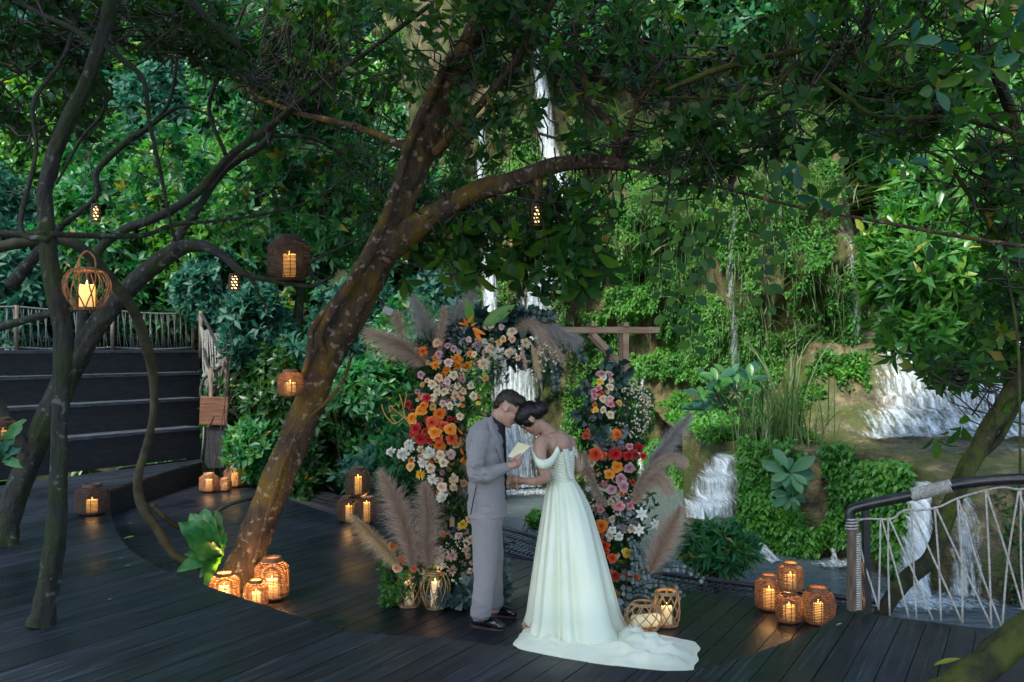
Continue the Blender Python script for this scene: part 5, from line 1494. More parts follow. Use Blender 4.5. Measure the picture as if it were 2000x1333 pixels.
for x in (xl, xr - .26, xr, xr - .55):
    timber(Vector((x, AD - .06, zt + .043)), Vector((x, AD + .44, zt + .043)), .036, .036, 'crosspiece')

# ================================================================== FLOWERS (shared meshes, colour on the object)
def petals_mesh(name, petals, smooth=True):
    """petals: list of (length, half width, azimuth, tilt from the axis, offset radius, z, cup, tone0, tone1)"""
    V, F_, T = [], [], []
    st = (0, .35, .7, 1.0); pw = (.35, .95, 1.0, .45)
    for (L, w_, az, tl, r0, z0, cup, t0, t1) in petals:
        b = len(V)
        ra = Vector((math.cos(az), math.sin(az), 0)); sd = Vector((-math.sin(az), math.cos(az), 0))
        for i, t_ in enumerate(st):
            an = tl - cup * (1 - t_) + cup * .5 * t_
            d = ra * math.sin(an) + Vector((0, 0, math.cos(an)))
            nm = -ra * math.cos(an) + Vector((0, 0, math.sin(an)))
            c = ra * r0 + Vector((0, 0, z0)) + d * L * t_
            for u in (-1, 0, 1):
                V.append(c + sd * (w_ * pw[i] * u) + nm * (w_ * .35 * abs(u)))
                T.append(t0 + (t1 - t0) * t_)
        for i in range(3):
            for k in range(2):
                F_.append((b + i * 3 + k, b + i * 3 + k + 1, b + (i + 1) * 3 + k + 1, b + (i + 1) * 3 + k))
    me = bpy.data.meshes.new(name)
    me.from_pydata([tuple(v) for v in V], [], F_)
    for p in me.polygons: p.use_smooth = smooth
    a = me.attributes.new('tone', 'FLOAT', 'POINT'); a.data.foreach_set('value', np.array(T, np.float32))
    me.materials.append(None)
    return me
def rose_mesh(seed, n=24, open_=1.15, wid=.5):
    r_ = random.Random(seed); P = []
    for i in range(n):
        u = i / (n - 1)
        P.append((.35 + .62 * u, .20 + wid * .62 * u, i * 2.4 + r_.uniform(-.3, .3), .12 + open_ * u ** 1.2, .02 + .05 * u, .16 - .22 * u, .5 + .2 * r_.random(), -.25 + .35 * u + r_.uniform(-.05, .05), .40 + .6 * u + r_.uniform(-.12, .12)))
    return petals_mesh('rose', P)
def ran_mesh(seed, n=34):
    r_ = random.Random(seed); P = []
    for i in range(n):
        u = i / (n - 1)
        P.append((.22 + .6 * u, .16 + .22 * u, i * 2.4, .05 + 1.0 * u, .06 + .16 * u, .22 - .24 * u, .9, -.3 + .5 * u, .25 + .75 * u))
    return petals_mesh('ranunculus', P)
def mum_mesh(seed, n=60, w_=.075):
    r_ = random.Random(seed); P = []
    for i in range(n):
        u = i / (n - 1)
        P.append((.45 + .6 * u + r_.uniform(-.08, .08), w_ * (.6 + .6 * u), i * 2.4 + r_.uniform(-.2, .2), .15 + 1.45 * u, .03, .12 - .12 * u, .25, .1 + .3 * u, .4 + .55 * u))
    return petals_mesh('chrysanthemum', P)
def puff_mesh(seed, n=48):
    r_ = random.Random(seed); P = []
    for i in range(n):
        u = i / (n - 1)
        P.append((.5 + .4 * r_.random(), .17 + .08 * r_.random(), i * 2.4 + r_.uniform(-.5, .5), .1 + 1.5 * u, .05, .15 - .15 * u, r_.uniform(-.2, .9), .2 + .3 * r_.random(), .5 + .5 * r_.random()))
    return petals_mesh('peony', P)
def star_mesh(seed):
    P = []
    for i in range(6): P.append((1.0, .26, i * 1.047, 1.15, .03, 0, .5, .5, 1.0))
    for i in range(5): P.append((.55, .14, i * 1.25 + .4, .7, .02, .05, .3, .3, .8))
    return petals_mesh('lily', P)
FM = {'rose': [rose_mesh(1), rose_mesh(2, 26, 1.3), rose_mesh(3, 22, 1.0)], 'ran': [ran_mesh(1), ran_mesh(2, 30)], 'mum': [mum_mesh(1), mum_mesh(2, 52, .085)], 'puff': [puff_mesh(1), puff_mesh(2)], 'star': [star_mesh(1)]}
FN = {'rose': 'rose', 'ran': 'ranunculus', 'mum': 'chrysanthemum', 'puff': 'peony', 'star': 'lily'}
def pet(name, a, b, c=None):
    M[name] = mat_leaf(name, [(0, tuple(q * .45 for q in a)), (.22, a), (.6, b), (1, c or b)], rough=.55, trans=.22, spec=.25)  # darkest stop paints shade into the inner petal folds
pet('f_orange', (.55, .06, .01), (.80, .20, .02), (.85, .33, .04))
pet('f_yo', (.80, .17, .01), (.85, .33, .03), (.85, .45, .10))
pet('f_ro', (.45, .025, .01), (.70, .09, .03), (.80, .20, .06))
pet('f_red', (.30, .008, .01), (.52, .02, .02), (.62, .05, .04))
pet('f_coral', (.70, .08, .03), (.82, .18, .09), (.85, .30, .16))
pet('f_peach', (.70, .30, .12), (.80, .46, .26), (.82, .60, .42))
pet('f_cream', (.55, .36, .12), (.78, .62, .40), (.84, .74, .58))
pet('f_white', (.62, .58, .34), (.80, .78, .66), (.86, .86, .80))
pet('f_blush', (.55, .26, .18), (.72, .46, .38), (.80, .62, .54))
pet('f_pink', (.50, .12, .12), (.68, .26, .26), (.76, .42, .40))
pet('f_mauve', (.38, .14, .17), (.55, .28, .30), (.66, .42, .44))
pet('f_yellow', (.75, .38, .02), (.82, .55, .05), (.85, .68, .18))
pet('f_gold', (.55, .26, .04), (.70, .42, .12), (.78, .56, .26))
pet('f_blue', (.30, .36, .38), (.52, .58, .60), (.72, .76, .76))
pet('f_dred', (.12, .01, .01), (.30, .02, .02), (.42, .06, .04))

def flower(parent, kind, col, x, y, rpx, D):
    p = at(x, y, D); s = rpx / F * D
    me = random.choice(FM[kind])
    o = bpy.data.objects.new(FN[kind], me); COL.objects.link(o); o.parent = parent
    o.location = p - world_loc(parent)
    d = Vector(((x - parent['cx']) / 160 + random.uniform(-.35, .35), -1, (parent['cy'] - y) / 500 + random.uniform(-.15, .45))).normalized()
    q = d.to_track_quat('Z', 'Y')
    o.rotation_mode = 'QUATERNION'
    o.rotation_quaternion = q @ Matrix.Rotation(random.uniform(0, 6.28), 3, 'Z').to_quaternion()
    k = {'rose': 1.0, 'ran': 1.05, 'mum': .92, 'puff': 1.05, 'star': .95}[kind] * s * 1.12
    o.scale = (k, k, k)
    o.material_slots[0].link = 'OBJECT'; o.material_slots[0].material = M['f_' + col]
left_f = thing('flower_arrangement', 'tall arrangement of orange roses, cream ranunculus and pampas on the arch post beside the groom', 'flowers', gp(868, 1172, 0))
right_f = thing('flower_arrangement', 'arrangement of red, pink and coral flowers with eucalyptus on the arch post beside the bride', 'flowers', gp(1225, 1172, 0))
top_f = thing('flower_arrangement', 'garland of cream dahlias and pale blooms along the arch beam', 'flowers', at(980, 690, 7.2))
left_f['cx'], left_f['cy'] = 865, 900; right_f['cx'], right_f['cy'] = 1205, 930; top_f['cx'], top_f['cy'] = 990, 690
A4 = """rose peach 645 380 40;rose mauve 730 400 28;rose mauve 775 425 30;rose mauve 655 470 32;ran blush 735 540 38;mum orange 525 445 45;mum yo 630 500 35;mum yo 630 560 40;mum yo 800 510 50;mum yo 810 570 45;mum yo 885 565 45;mum yo 915 470 40;mum yo 955 530 30;
ran cream 770 640 38;ran peach 655 665 35;ran blush 722 693 30;ran cream 605 715 38;ran cream 762 742 30;ran cream 808 725 28;ran cream 850 610 30;ran cream 640 785 30;ran cream 702 778 35;ran peach 785 808 38;ran cream 605 825 32;ran cream 802 865 32;ran blush 688 872 30;ran cream 740 890 32;ran gold 610 900 30;ran cream 935 810 32;ran cream 910 725 30;mum gold 1030 665 35;ran yellow 975 870 18;rose orange 980 815 18;mum peach 845 830 25;mum mauve 845 675 32;
rose red 560 825 38;rose dred 405 880 36;rose red 430 905 25;rose yo 510 930 45;rose yo 440 990 50;rose orange 665 955 52;rose orange 530 890 35;rose ro 600 1025 50;rose red 470 1075 45;rose dred 480 1050 35;rose ro 695 1055 45;rose yo 625 1105 52;rose yo 750 1085 52;rose red 510 1160 48;rose red 575 1165 35;rose ro 760 1155 48;rose orange 660 1215 50;rose ro 650 1150 40;rose dred 800 995 28;rose dred 745 995 25;rose dred 560 1000 30;rose red 440 1110 30;rose ro 545 1100 32;
ran gold 790 1205 30;rose blush 755 1285 38;rose cream 670 1290 38;puff white 425 1210 58;puff white 365 1280 52;puff white 270 1265 42;puff white 575 1270 58;puff cream 510 1240 35;mum yo 720 600 38"""
A4t = """rose cream 1065 230 48;rose blush 1165 245 25;rose gold 1140 380 28;rose cream 1180 345 28;puff cream 1070 430 48;puff white 1140 460 58;mum cream 1020 545 55;ran cream 945 470 25;rose cream 1230 290 30;puff cream 1230 460 44;rose blush 900 350 26;mum blush 975 360 34"""
A5 = """puff white 440 30 45;puff white 665 15 48;puff white 610 100 45;star white 530 80 28;ran cream 670 145 38;ran cream 780 100 38;rose blush 835 35 38;rose peach 750 50 35;rose gold 510 135 35;mum yellow 590 195 45;mum white 690 235 50;puff cream 860 230 48;puff cream 860 300 35;rose cream 765 300 42;puff white 765 380 50;
ran yellow 930 600 38;ran peach 985 560 30;ran cream 990 730 33;puff cream 955 795 40;mum blush 845 855 52;mum white 745 925 48;mum blush 845 970 45;rose cream 995 980 28;rose blush 1010 905 25;mum blush 550 710 38;ran mauve 575 865 36;rose yellow 565 635 20;rose orange 365 780 42;rose ro 455 880 46;rose coral 535 950 42;rose peach 400 955 45;mum blush 640 760 30;rose blush 900 690 30"""
A6 = """rose yellow 340 530 32;rose cream 420 570 32;rose pink 330 580 28;rose pink 300 640 30;rose cream 365 665 32;rose blush 425 665 30;rose pink 430 710 32;rose gold 495 700 28;rose yellow 305 755 24;rose cream 370 755 28;rose cream 425 795 33;rose orange 480 955 45;rose ro 230 965 36;rose ro 305 1120 62;rose ro 365 1125 40;rose red 465 1115 55;puff red 570 1125 45;puff red 650 1060 45;rose red 690 1130 30;rose yo 480 1215 50;rose mauve 575 1225 45;rose yo 415 1280 42;rose mauve 510 1320 45;star white 205 1185 35;rose dred 625 1120 34;rose ro 240 930 22"""
A7 = """rose mauve 385 65 45;rose pink 255 100 28;rose mauve 310 150 40;rose mauve 410 130 45;rose pink 500 235 35;rose pink 455 285 35;rose pink 370 285 42;rose pink 210 260 25;rose pink 220 315 30;star white 550 350 52;star white 660 435 42;star white 800 440 55;star white 530 480 48;ran white 315 480 32;ran white 295 525 33;ran cream 410 465 38;ran cream 465 470 32;ran white 370 530 38;rose orange 225 450 52;rose ro 220 510 40;rose ro 255 610 45;rose ro 265 650 30;rose ro 315 710 42;rose yellow 440 665 45;puff coral 340 845 56;puff coral 495 860 48;puff ro 415 860 35;rose red 285 880 30;mum gold 340 1010 50"""
AT = """rose cream 225 490 55;puff blue 345 490 50;mum cream 370 615 60;rose peach 225 575 40;rose gold 125 570 35;rose gold 80 605 35;mum white 60 730 62;mum cream 215 720 64;rose mauve 110 435 28;rose peach 290 780 35;puff blue 590 690 62;rose cream 15 410 35;puff blush 480 700 35;rose mauve 550 780 26;rose blush 405 820 24"""
def read(parent, txt, ox, oy, sc, D):
    for q in txt.replace('\n', '').split(';'):
        q = q.strip()
        if not q: continue
        kd, cl, x, y, r = q.split()
        flower(parent, kd, cl, ox + float(x) / sc, oy + float(y) / sc, float(r) / sc * 1.0, D + random.uniform(-.07, .07))
def extra(parent, boxes, kinds, n, D):
    for _ in range(n):
        x, y, rx, ry = random.choice(boxes)
        kd, cl = random.choice(kinds)
        flower(parent, kd, cl, x + random.uniform(-rx, rx), y + random.uniform(-ry, ry), random.uniform(3.6, 8), D + random.uniform(-.05, .08))
extra(left_f, [(850, 740, 50, 40), (860, 800, 45, 40), (845, 880, 45, 30), (870, 930, 45, 40)], [('ran', 'cream'), ('ran', 'peach'), ('rose', 'blush'), ('rose', 'orange'), ('rose', 'mauve'), ('mum', 'gold')], 74, 7.08)
extra(left_f, [(880, 1080, 40, 50), (830, 1110, 50, 25)], [('ran', 'cream'), ('rose', 'blush'), ('mum', 'blush'), ('rose', 'coral'), ('puff', 'white')], 40, 7.05)
extra(right_f, [(1195, 900, 40, 60), (1195, 1000, 40, 50), (1190, 1090, 35, 50), (1180, 770, 25, 40)], [('rose', 'pink'), ('rose', 'ro'), ('ran', 'cream'), ('rose', 'mauve'), ('rose', 'orange'), ('ran', 'white')], 84, 7.08)
extra(top_f, [(1000, 690, 60, 30), (930, 690, 40, 30)], [('rose', 'cream'), ('puff', 'white'), ('ran', 'cream'), ('rose', 'blush')], 36, 7.1)
read(left_f, A4, 700, 580, 4.167, 7.02); read(top_f, A4t, 700, 580, 4.167, 7.05); read(left_f, A5, 680, 880, 4.166, 6.98)
read(right_f, A6, 1090, 620, 4.164, 7.02); read(right_f, A7, 1120, 920, 4.167, 6.98); read(top_f, AT, 960, 560, 5.553, 7.05)

# filler greenery behind the blooms
def filler(parent, blobs, L, mat, name='greenery', k=5, tmpl=None, spread=1.0):
    bl = [(*blob(x, y, D, rx, ry, rd), n) for (x, y, D, rx, ry, rd, n) in blobs]
    V, Fc, T, _ = crown_np(bl, k, L, tmpl or leaf_lo(.2, .08, .12), up=.0, spread=spread)
    np_mesh(name, V, Fc, mat, parent, {'tone': T}, kind='stuff')
filler(left_f, [(862, 700, 7.2, 70, 60, .13, 90), (850, 790, 7.2, 70, 70, .13, 110), (850, 880, 7.2, 80, 70, .13, 120), (860, 960, 7.15, 60, 60, .12, 80), (880, 1040, 7.15, 50, 60, .12, 80), (830, 1110, 7.1, 90, 60, .14, 150), (900, 1130, 7.1, 50, 50, .12, 90), (950, 1100, 7.3, 40, 60, .1, 40)], .07, M['leaf_dark'])
filler(left_f, [(775, 1130, 7.05, 36, 55, .12, 110), (762, 1165, 7.05, 22, 24, .08, 40), (930, 780, 7.15, 40, 50, .1, 40)], .05, M['leaf_bright'], k=5)
filler(left_f, [(890, 1165, 7.0, 50, 26, .08, 26), (985, 1110, 7.2, 18, 50, .06, 18)], .09, M['euca'], k=4, tmpl=leaf_lo(.4, .1, .1))
filler(right_f, [(1185, 770, 7.2, 50, 60, .12, 50), (1195, 860, 7.2, 60, 60, .13, 90), (1190, 940, 7.2, 60, 70, .13, 100), (1200, 1030, 7.2, 60, 60, .13, 110), (1195, 1110, 7.15, 60, 60, .13, 110), (1230, 1000, 7.2, 60, 60, .12, 60)], .07, M['leaf_dark'])
filler(right_f, [(1180, 740, 7.12, 50, 60, .1, 12), (1150, 800, 7.12, 30, 70, .08, 12), (1160, 850, 7.12, 36, 50, .08, 14)], .085, M['euca_dark'], k=4, tmpl=leaf_lo(.36, .08, .1))
filler(right_f, [(1190, 850, 7.04, 38, 34, .06, 24), (1200, 985, 7.02, 44, 40, .06, 14), (1210, 1015, 7.0, 36, 26, .06, 10)], .055, M['silver'], k=5, tmpl=leaf_lo(.22, .1, .15))
filler(top_f, [(900, 670, 7.2, 60, 36, .12, 60), (960, 660, 7.2, 60, 34, .12, 60), (1020, 680, 7.2, 60, 36, .12, 60), (1060, 700, 7.15, 40, 40, .1, 30)], .08, M['euca_dark'], k=5)
filler(top_f, [(980, 630, 7.15, 90, 26, .1, 50), (1030, 622, 7.1, 60, 14, .08, 40)], .09, M['euca_dark'], k=5, tmpl=leaf_lo(.34, .08, .1))
filler(top_f, [(915, 655, 7.08, 50, 22, .06, 20), (950, 690, 7.08, 40, 30, .06, 14)], .05, M['silver'], k=4)
# small dark hanging sprays below the garland
filler(top_f, [(965, 720, 7.05, 50, 34, .06, 60), (900, 760, 7.05, 30, 50, .06, 40), (1085, 740, 7.05, 14, 46, .05, 24)], .035, M['euca_dark'], k=5)
# gypsophila: tiny white blooms
def gyps(parent, x, y, D, rx, ry, n):
    c, r = blob(x, y, D, rx, ry, .12)
    C = ball(n, c, r, .6)
    P, Dv, N, S = rosettes(C, np.tile([0, -1., .4], (n, 1)) + rng.normal(0, .4, (n, 3)), 4, .011, 1.3)
    V, Fc = place(leaf_lo(.45, .1, .1), P, Dv, N, S)
    np_mesh('gypsophila', V, Fc, M['f_cream'], parent, {'tone': np.full(len(V), .8)}, kind='stuff')
    V, Fq = twigs_np(np.tile(c + np.array([0, .05, -r[2]]), (n // 2, 1)) + rng.normal(0, .03, (n // 2, 3)), C[:n // 2], .0018, .0008, .06, 4)
    np_mesh('sprigs', V, Fq, M['leaf_mid'], parent, {'tone': np.full(len(V), .5)}, kind='stuff')
gyps(right_f, 1235, 800, 7.1, 44, 62, 240); gyps(right_f, 1215, 985, 7.0, 26, 36, 50); gyps(left_f, 905, 1095, 7.02, 46, 56, 110); gyps(top_f, 1068, 700, 7.0, 24, 34, 80)
filler(right_f, [(1235, 810, 7.18, 46, 66, .1, 140)], .05, M['leaf_mid'], k=5)

# eucalyptus sprays: stem with paired round leaves
ED = [leaf_data('leaf', leaf_hi(.42, .2, .05, .5, .08), M['euca'], t_) for t_ in (.35, .6, .85, 1.0)]
ED2 = [leaf_data('leaf', leaf_hi(.42, .2, .05, .5, .08), M['euca_dark'], t_) for t_ in (.3, .6, .9)]
def spray(parent, pts, L, n, data):
    P = crom([(*at(x, y, D),) for x, y, D in pts], 8)
    mb = MB(); mb.tube(P, .003, 4); st = mb.build('eucalyptus_spray', M['twig'], parent)
    for i in range(n):
        j = int((i + .5) / n * (len(P) - 2)); p = P[j]; tg = Vector(P[j + 1] - P[j]).normalized()
        for sg in (-1, 1):
            d = tg * .35 + tg.cross(Vector((0, -1, 0))).normalized() * sg + Vector((0, random.uniform(-.7, .2), 0))
            o = bpy.data.objects.new('leaf', random.choice(data)); COL.objects.link(o); o.parent = st
            d.normalize(); nn = Vector((random.uniform(-.4, .4), -1, random.uniform(-.1, .6))); y = nn.cross(d).normalized(); nn = d.cross(y)
            o.matrix_local = Matrix.Translation(Vector(p) - world_loc(parent)) @ Matrix((d, y, nn)).transposed().to_4x4() @ Matrix.Scale(L * random.uniform(.8, 1.2), 4)
spray(right_f, [(1230, 1050, 7.0), (1250, 1080, 6.95), (1262, 1120, 6.9), (1268, 1150, 6.85)], .034, 14, ED)
spray(right_f, [(1250, 1120, 6.95), (1290, 1110, 6.9), (1340, 1112, 6.85), (1380, 1138, 6.8)], .034, 14, ED)
spray(right_f, [(1240, 1150, 6.95), (1270, 1140, 6.85), (1310, 1145, 6.75), (1335, 1172, 6.7)], .038, 14, ED)
spray(right_f, [(1225, 1165, 6.95), (1250, 1158, 6.8), (1275, 1168, 6.7), (1292, 1186, 6.65)], .034, 11, ED)
spray(right_f, [(1235, 1060, 7.0), (1240, 1100, 6.9), (1240, 1150, 6.85)], .034, 12, ED)
spray(right_f, [(1225, 1110, 6.95), (1222, 1160, 6.75), (1215, 1205, 6.6)], .055, 6, ED)
spray(right_f, [(1215, 1180, 6.8), (1230, 1200, 6.6), (1240, 1210, 6.5)], .055, 4, ED)
spray(top_f, [(990, 630, 7.1), (1030, 615, 7.05), (1070, 618, 7.0), (1088, 612, 7.0)], .045, 12, ED2)
spray(top_f, [(1065, 660, 7.05), (1110, 668, 7.0), (1135, 690, 7.0), (1138, 710, 7.0)], .042, 10, ED2)
spray(top_f, [(1075, 690, 7.05), (1085, 730, 7.0), (1088, 770, 7.0)], .035, 12, ED2)
spray(left_f, [(900, 1130, 7.05), (905, 1160, 7.0), (915, 1180, 6.95)], .06, 5, ED)
spray(left_f, [(965, 1060, 7.25), (985, 1100, 7.25), (990, 1150, 7.2)], .06, 7, ED2)
spray(right_f, [(1185, 800, 7.1), (1178, 750, 7.1), (1185, 700, 7.1)], .07, 6, ED2)
spray(right_f, [(1170, 820, 7.1), (1150, 780, 7.1), (1140, 745, 7.1)], .06, 5, ED2)
spray(right_f, [(1190, 800, 7.1), (1205, 750, 7.1), (1225, 735, 7.05)], .06, 5, ED2)

# pampas plumes
def plume(parent, pts, wpx, D, mat, n=420, droop=.25, fuzz=1.0):
    """feathery head: fine hairs along a curved stem"""
    P = crom([(*at(x, y, D + dd),) for x, y, dd in pts], 14)
    R_ = wpx / 2 / F * D * .80
    n = int(n * 1.6); m = 5
    T = unit(np.gradient(P, axis=0))
    u = rng.beta(1.1, 1.2, n)
    idx = (u * (len(P) - 1)).astype(int)
    base = P[idx]; tg = T[idx]
    env = np.sin(np.pi * np.clip(.12 + u * .82, 0, 1)) ** .7
    rad = unit(np.cross(tg, rng.normal(size=(n, 3))))
    ln = R_ * env * rng.uniform(.6, 1.35, n) * 1.5
    d0 = unit(tg * rng.uniform(.5, 1.3, n)[:, None] + rad * rng.uniform(.3, 1.1, n)[:, None] * fuzz)
    t = np.linspace(0, 1, m)
    Q = base[:, None] + d0[:, None] * ln[:, None, None] * t[None, :, None] + np.array([0, 0, -1.])[None, None] * (droop * ln[:, None] * t[None] ** 2)[..., None] + (rng.normal(0, .16, (n, 3))[:, None] * ln[:, None, None] * (t ** 2)[None, :, None]) + rng.normal(0, .003, (n, m, 3)) * t[None, :, None]
    sd = unit(np.cross(d0, np.array([0, -1., .2])) + rng.normal(0, .2, (n, 3)))
    wv = .00085 * np.array([1, .95, .8, .5, .1]) * rng.uniform(.8, 1.6, n)[:, None]
    V = np.stack([Q - sd[:, None] * wv[..., None], Q + sd[:, None] * wv[..., None]], 2).reshape(-1, 3)
    ix = np.arange(n * m * 2).reshape(n, m, 2)
    Fq = np.stack([ix[:, :-1, 0], ix[:, :-1, 1], ix[:, 1:, 1], ix[:, 1:, 0]], -1).reshape(-1, 4)
    tone = (np.clip(rng.normal(.4, .15, n), 0, 1)[:, None] + np.linspace(-.15, .35, m)[None]).clip(0, 1)
    mb = MB(); mb.tube(P, [.0035] * (len(P) - 6) + [.002] * 6, 5); st = mb.build('pampas_plume', M['pampas_gold'], parent)
    np_mesh('plume_hairs', V, Fq, M[mat], st, {'tone': np.repeat(tone[..., None], 2, -1).ravel()}, kind='stuff')
plume(left_f, [(830, 715, .1), (800, 685, .05), (765, 668, 0), (715, 645, 0)], 66, 7.0, 'pampas', 1500, .3)
plume(left_f, [(860, 720, .1), (845, 680, .1), (832, 640, .1), (806, 580, .1)], 74, 7.1, 'pampas_grey', 1500, .2)
plume(left_f, [(870, 700, .1), (880, 650, .12), (900, 610, .15), (925, 575, .15)], 66, 7.15, 'pampas_grey', 1100, .2)
plume(left_f, [(862, 700, .05), (860, 660, .05), (866, 625, .05), (868, 598, .05)], 34, 7.0, 'pampas', 700, .3)
plume(left_f, [(840, 700, .12), (800, 690, .12), (780, 640, .12), (775, 610, .1)], 50, 7.1, 'pampas', 600, .2)
plume(left_f, [(806, 1110, 0), (796, 1050, 0), (775, 985, 0), (744, 920, 0)], 78, 6.85, 'pampas', 1700, .35)
plume(left_f, [(838, 1110, 0), (836, 1060, 0), (836, 1000, 0), (828, 945, 0)], 72, 6.9, 'pampas', 1700, .35)
plume(left_f, [(780, 1105, 0), (757, 1076, -.02), (725, 1042, -.05), (682, 1002, -.1)], 46, 6.8, 'pampas_gold', 1300, .55)
plume(left_f, [(905, 1010, .1), (900, 960, .1), (905, 900, .1), (900, 840, .1)], 50, 7.1, 'pampas', 500, .3)
plume(right_f, [(1240, 960, .05), (1275, 905, 0), (1312, 855, 0), (1350, 808, 0)], 51, 7.0, 'pampas_grey', 1700, .3)
plume(right_f, [(1235, 970, 0), (1265, 920, -.05), (1310, 890, -.05), (1340, 900, -.05)], 40, 6.9, 'pampas', 1200, .6)
plume(right_f, [(1240, 980, 0), (1260, 945, 0), (1285, 930, 0), (1312, 960, 0)], 49, 6.9, 'pampas', 1400, .5)
plume(right_f, [(1185, 990, 0), (1165, 955, -.03), (1150, 920, -.03), (1140, 880, 0)], 35, 6.85, 'pampas', 1000, .6)
plume(right_f, [(1270, 1120, 0), (1285, 1080, 0), (1305, 1040, 0), (1330, 990, 0)], 65, 6.85, 'pampas', 1900, .2)
plume(top_f, [(1000, 640, .05), (1035, 630, 0), (1065, 660, 0), (1100, 705, 0)], 44, 7.0, 'pampas', 900, .4)
plume(top_f, [(1030, 640, .05), (1075, 640, .03), (1110, 655, 0), (1130, 665, 0)], 46, 7.0, 'pampas_grey', 900, .4)
plume(top_f, [(1018, 672, 0), (1022, 690, 0), (1026, 710, 0), (1028, 726, 0)], 12, 6.98, 'pampas', 220, .6)
plume(top_f, [(1038, 672, 0), (1046, 695, 0), (1050, 715, 0), (1054, 738, 0)], 20, 6.98, 'pampas_gold', 320, .8)
# banana-like blades and the heliconia over the garland
for (x0, y0, x1, y1, w_) in [(938, 640, 996, 600, .05), (922, 640, 914, 592, .045)]:
    a, b = at(x0, y0, 7.05), at(x1, y1, 7.0)
    leaf_obj(leaf_data('leaf', leaf_hi(.16, .3, .1, .5), M['leaf_bright'], .75), top_f, a, b - a, (0, -1, .3), (b - a).length * 1.15)
hel = leaf_data('heliconia_bract', leaf_hi(.12, .5, -.3, .4), M['f_orange'], .7)
for (x0, y0, x1, y1) in [(912, 632, 925, 618), (915, 634, 895, 634), (920, 640, 945, 655), (918, 638, 932, 632), (915, 640, 905, 622), (925, 646, 940, 668)]:
    a, b = at(x0, y0, 6.98), at(x1, y1, 6.95); leaf_obj(hel, top_f, a, b - a, (0, -1, .3), (b - a).length * 1.2, 'heliconia_bract')
# yellow twigs and red sprays
mb = MB()
for rows_ in ([(802, 835), (790, 810), (786, 790), (780, 770)], [(795, 820), (770, 800), (762, 792)], [(790, 815), (770, 828), (752, 810), (745, 790)], [(775, 828), (764, 812), (776, 812)], [(788, 800), (793, 776), (793, 765)], [(762, 805), (760, 795), (772, 793)]):
    P = crom([(*at(x, y, 6.98),) for x, y in rows_], 5); mb.tube(P, .0035, 5)
mb.build('yellow_twig', mat_noise('yellow_twig', (.45, .22, .03), (.65, .38, .06), 12, .6, .1), left_f)
for (x, y) in [(905, 850), (900, 870), (905, 890), (898, 905)]:
    a = at(x, y, 6.95); leaf_obj(hel, left_f, a, Vector((random.uniform(-.4, .4), -.2, random.uniform(.3, 1))), (0, -1, .1), .08, 'heliconia_bract')
mb = MB(); c = at(883, 1020, 6.98); mb.box(c, (.035, .004, .07)); o = mb.build('kraft_tag', mat_noise('kraft', (.3, .18, .09), (.38, .24, .13), 20, .8, 0), left_f, smooth=False)
for a_ in (left_f, right_f, top_f):
    del a_['cx'], a_['cy']
# ================================================================== PEOPLE
PD = 6.55
def W(x, y, d=0.0): return at(x, y, PD + d)
PS = PD / F                                              # metres per photograph pixel at the couple

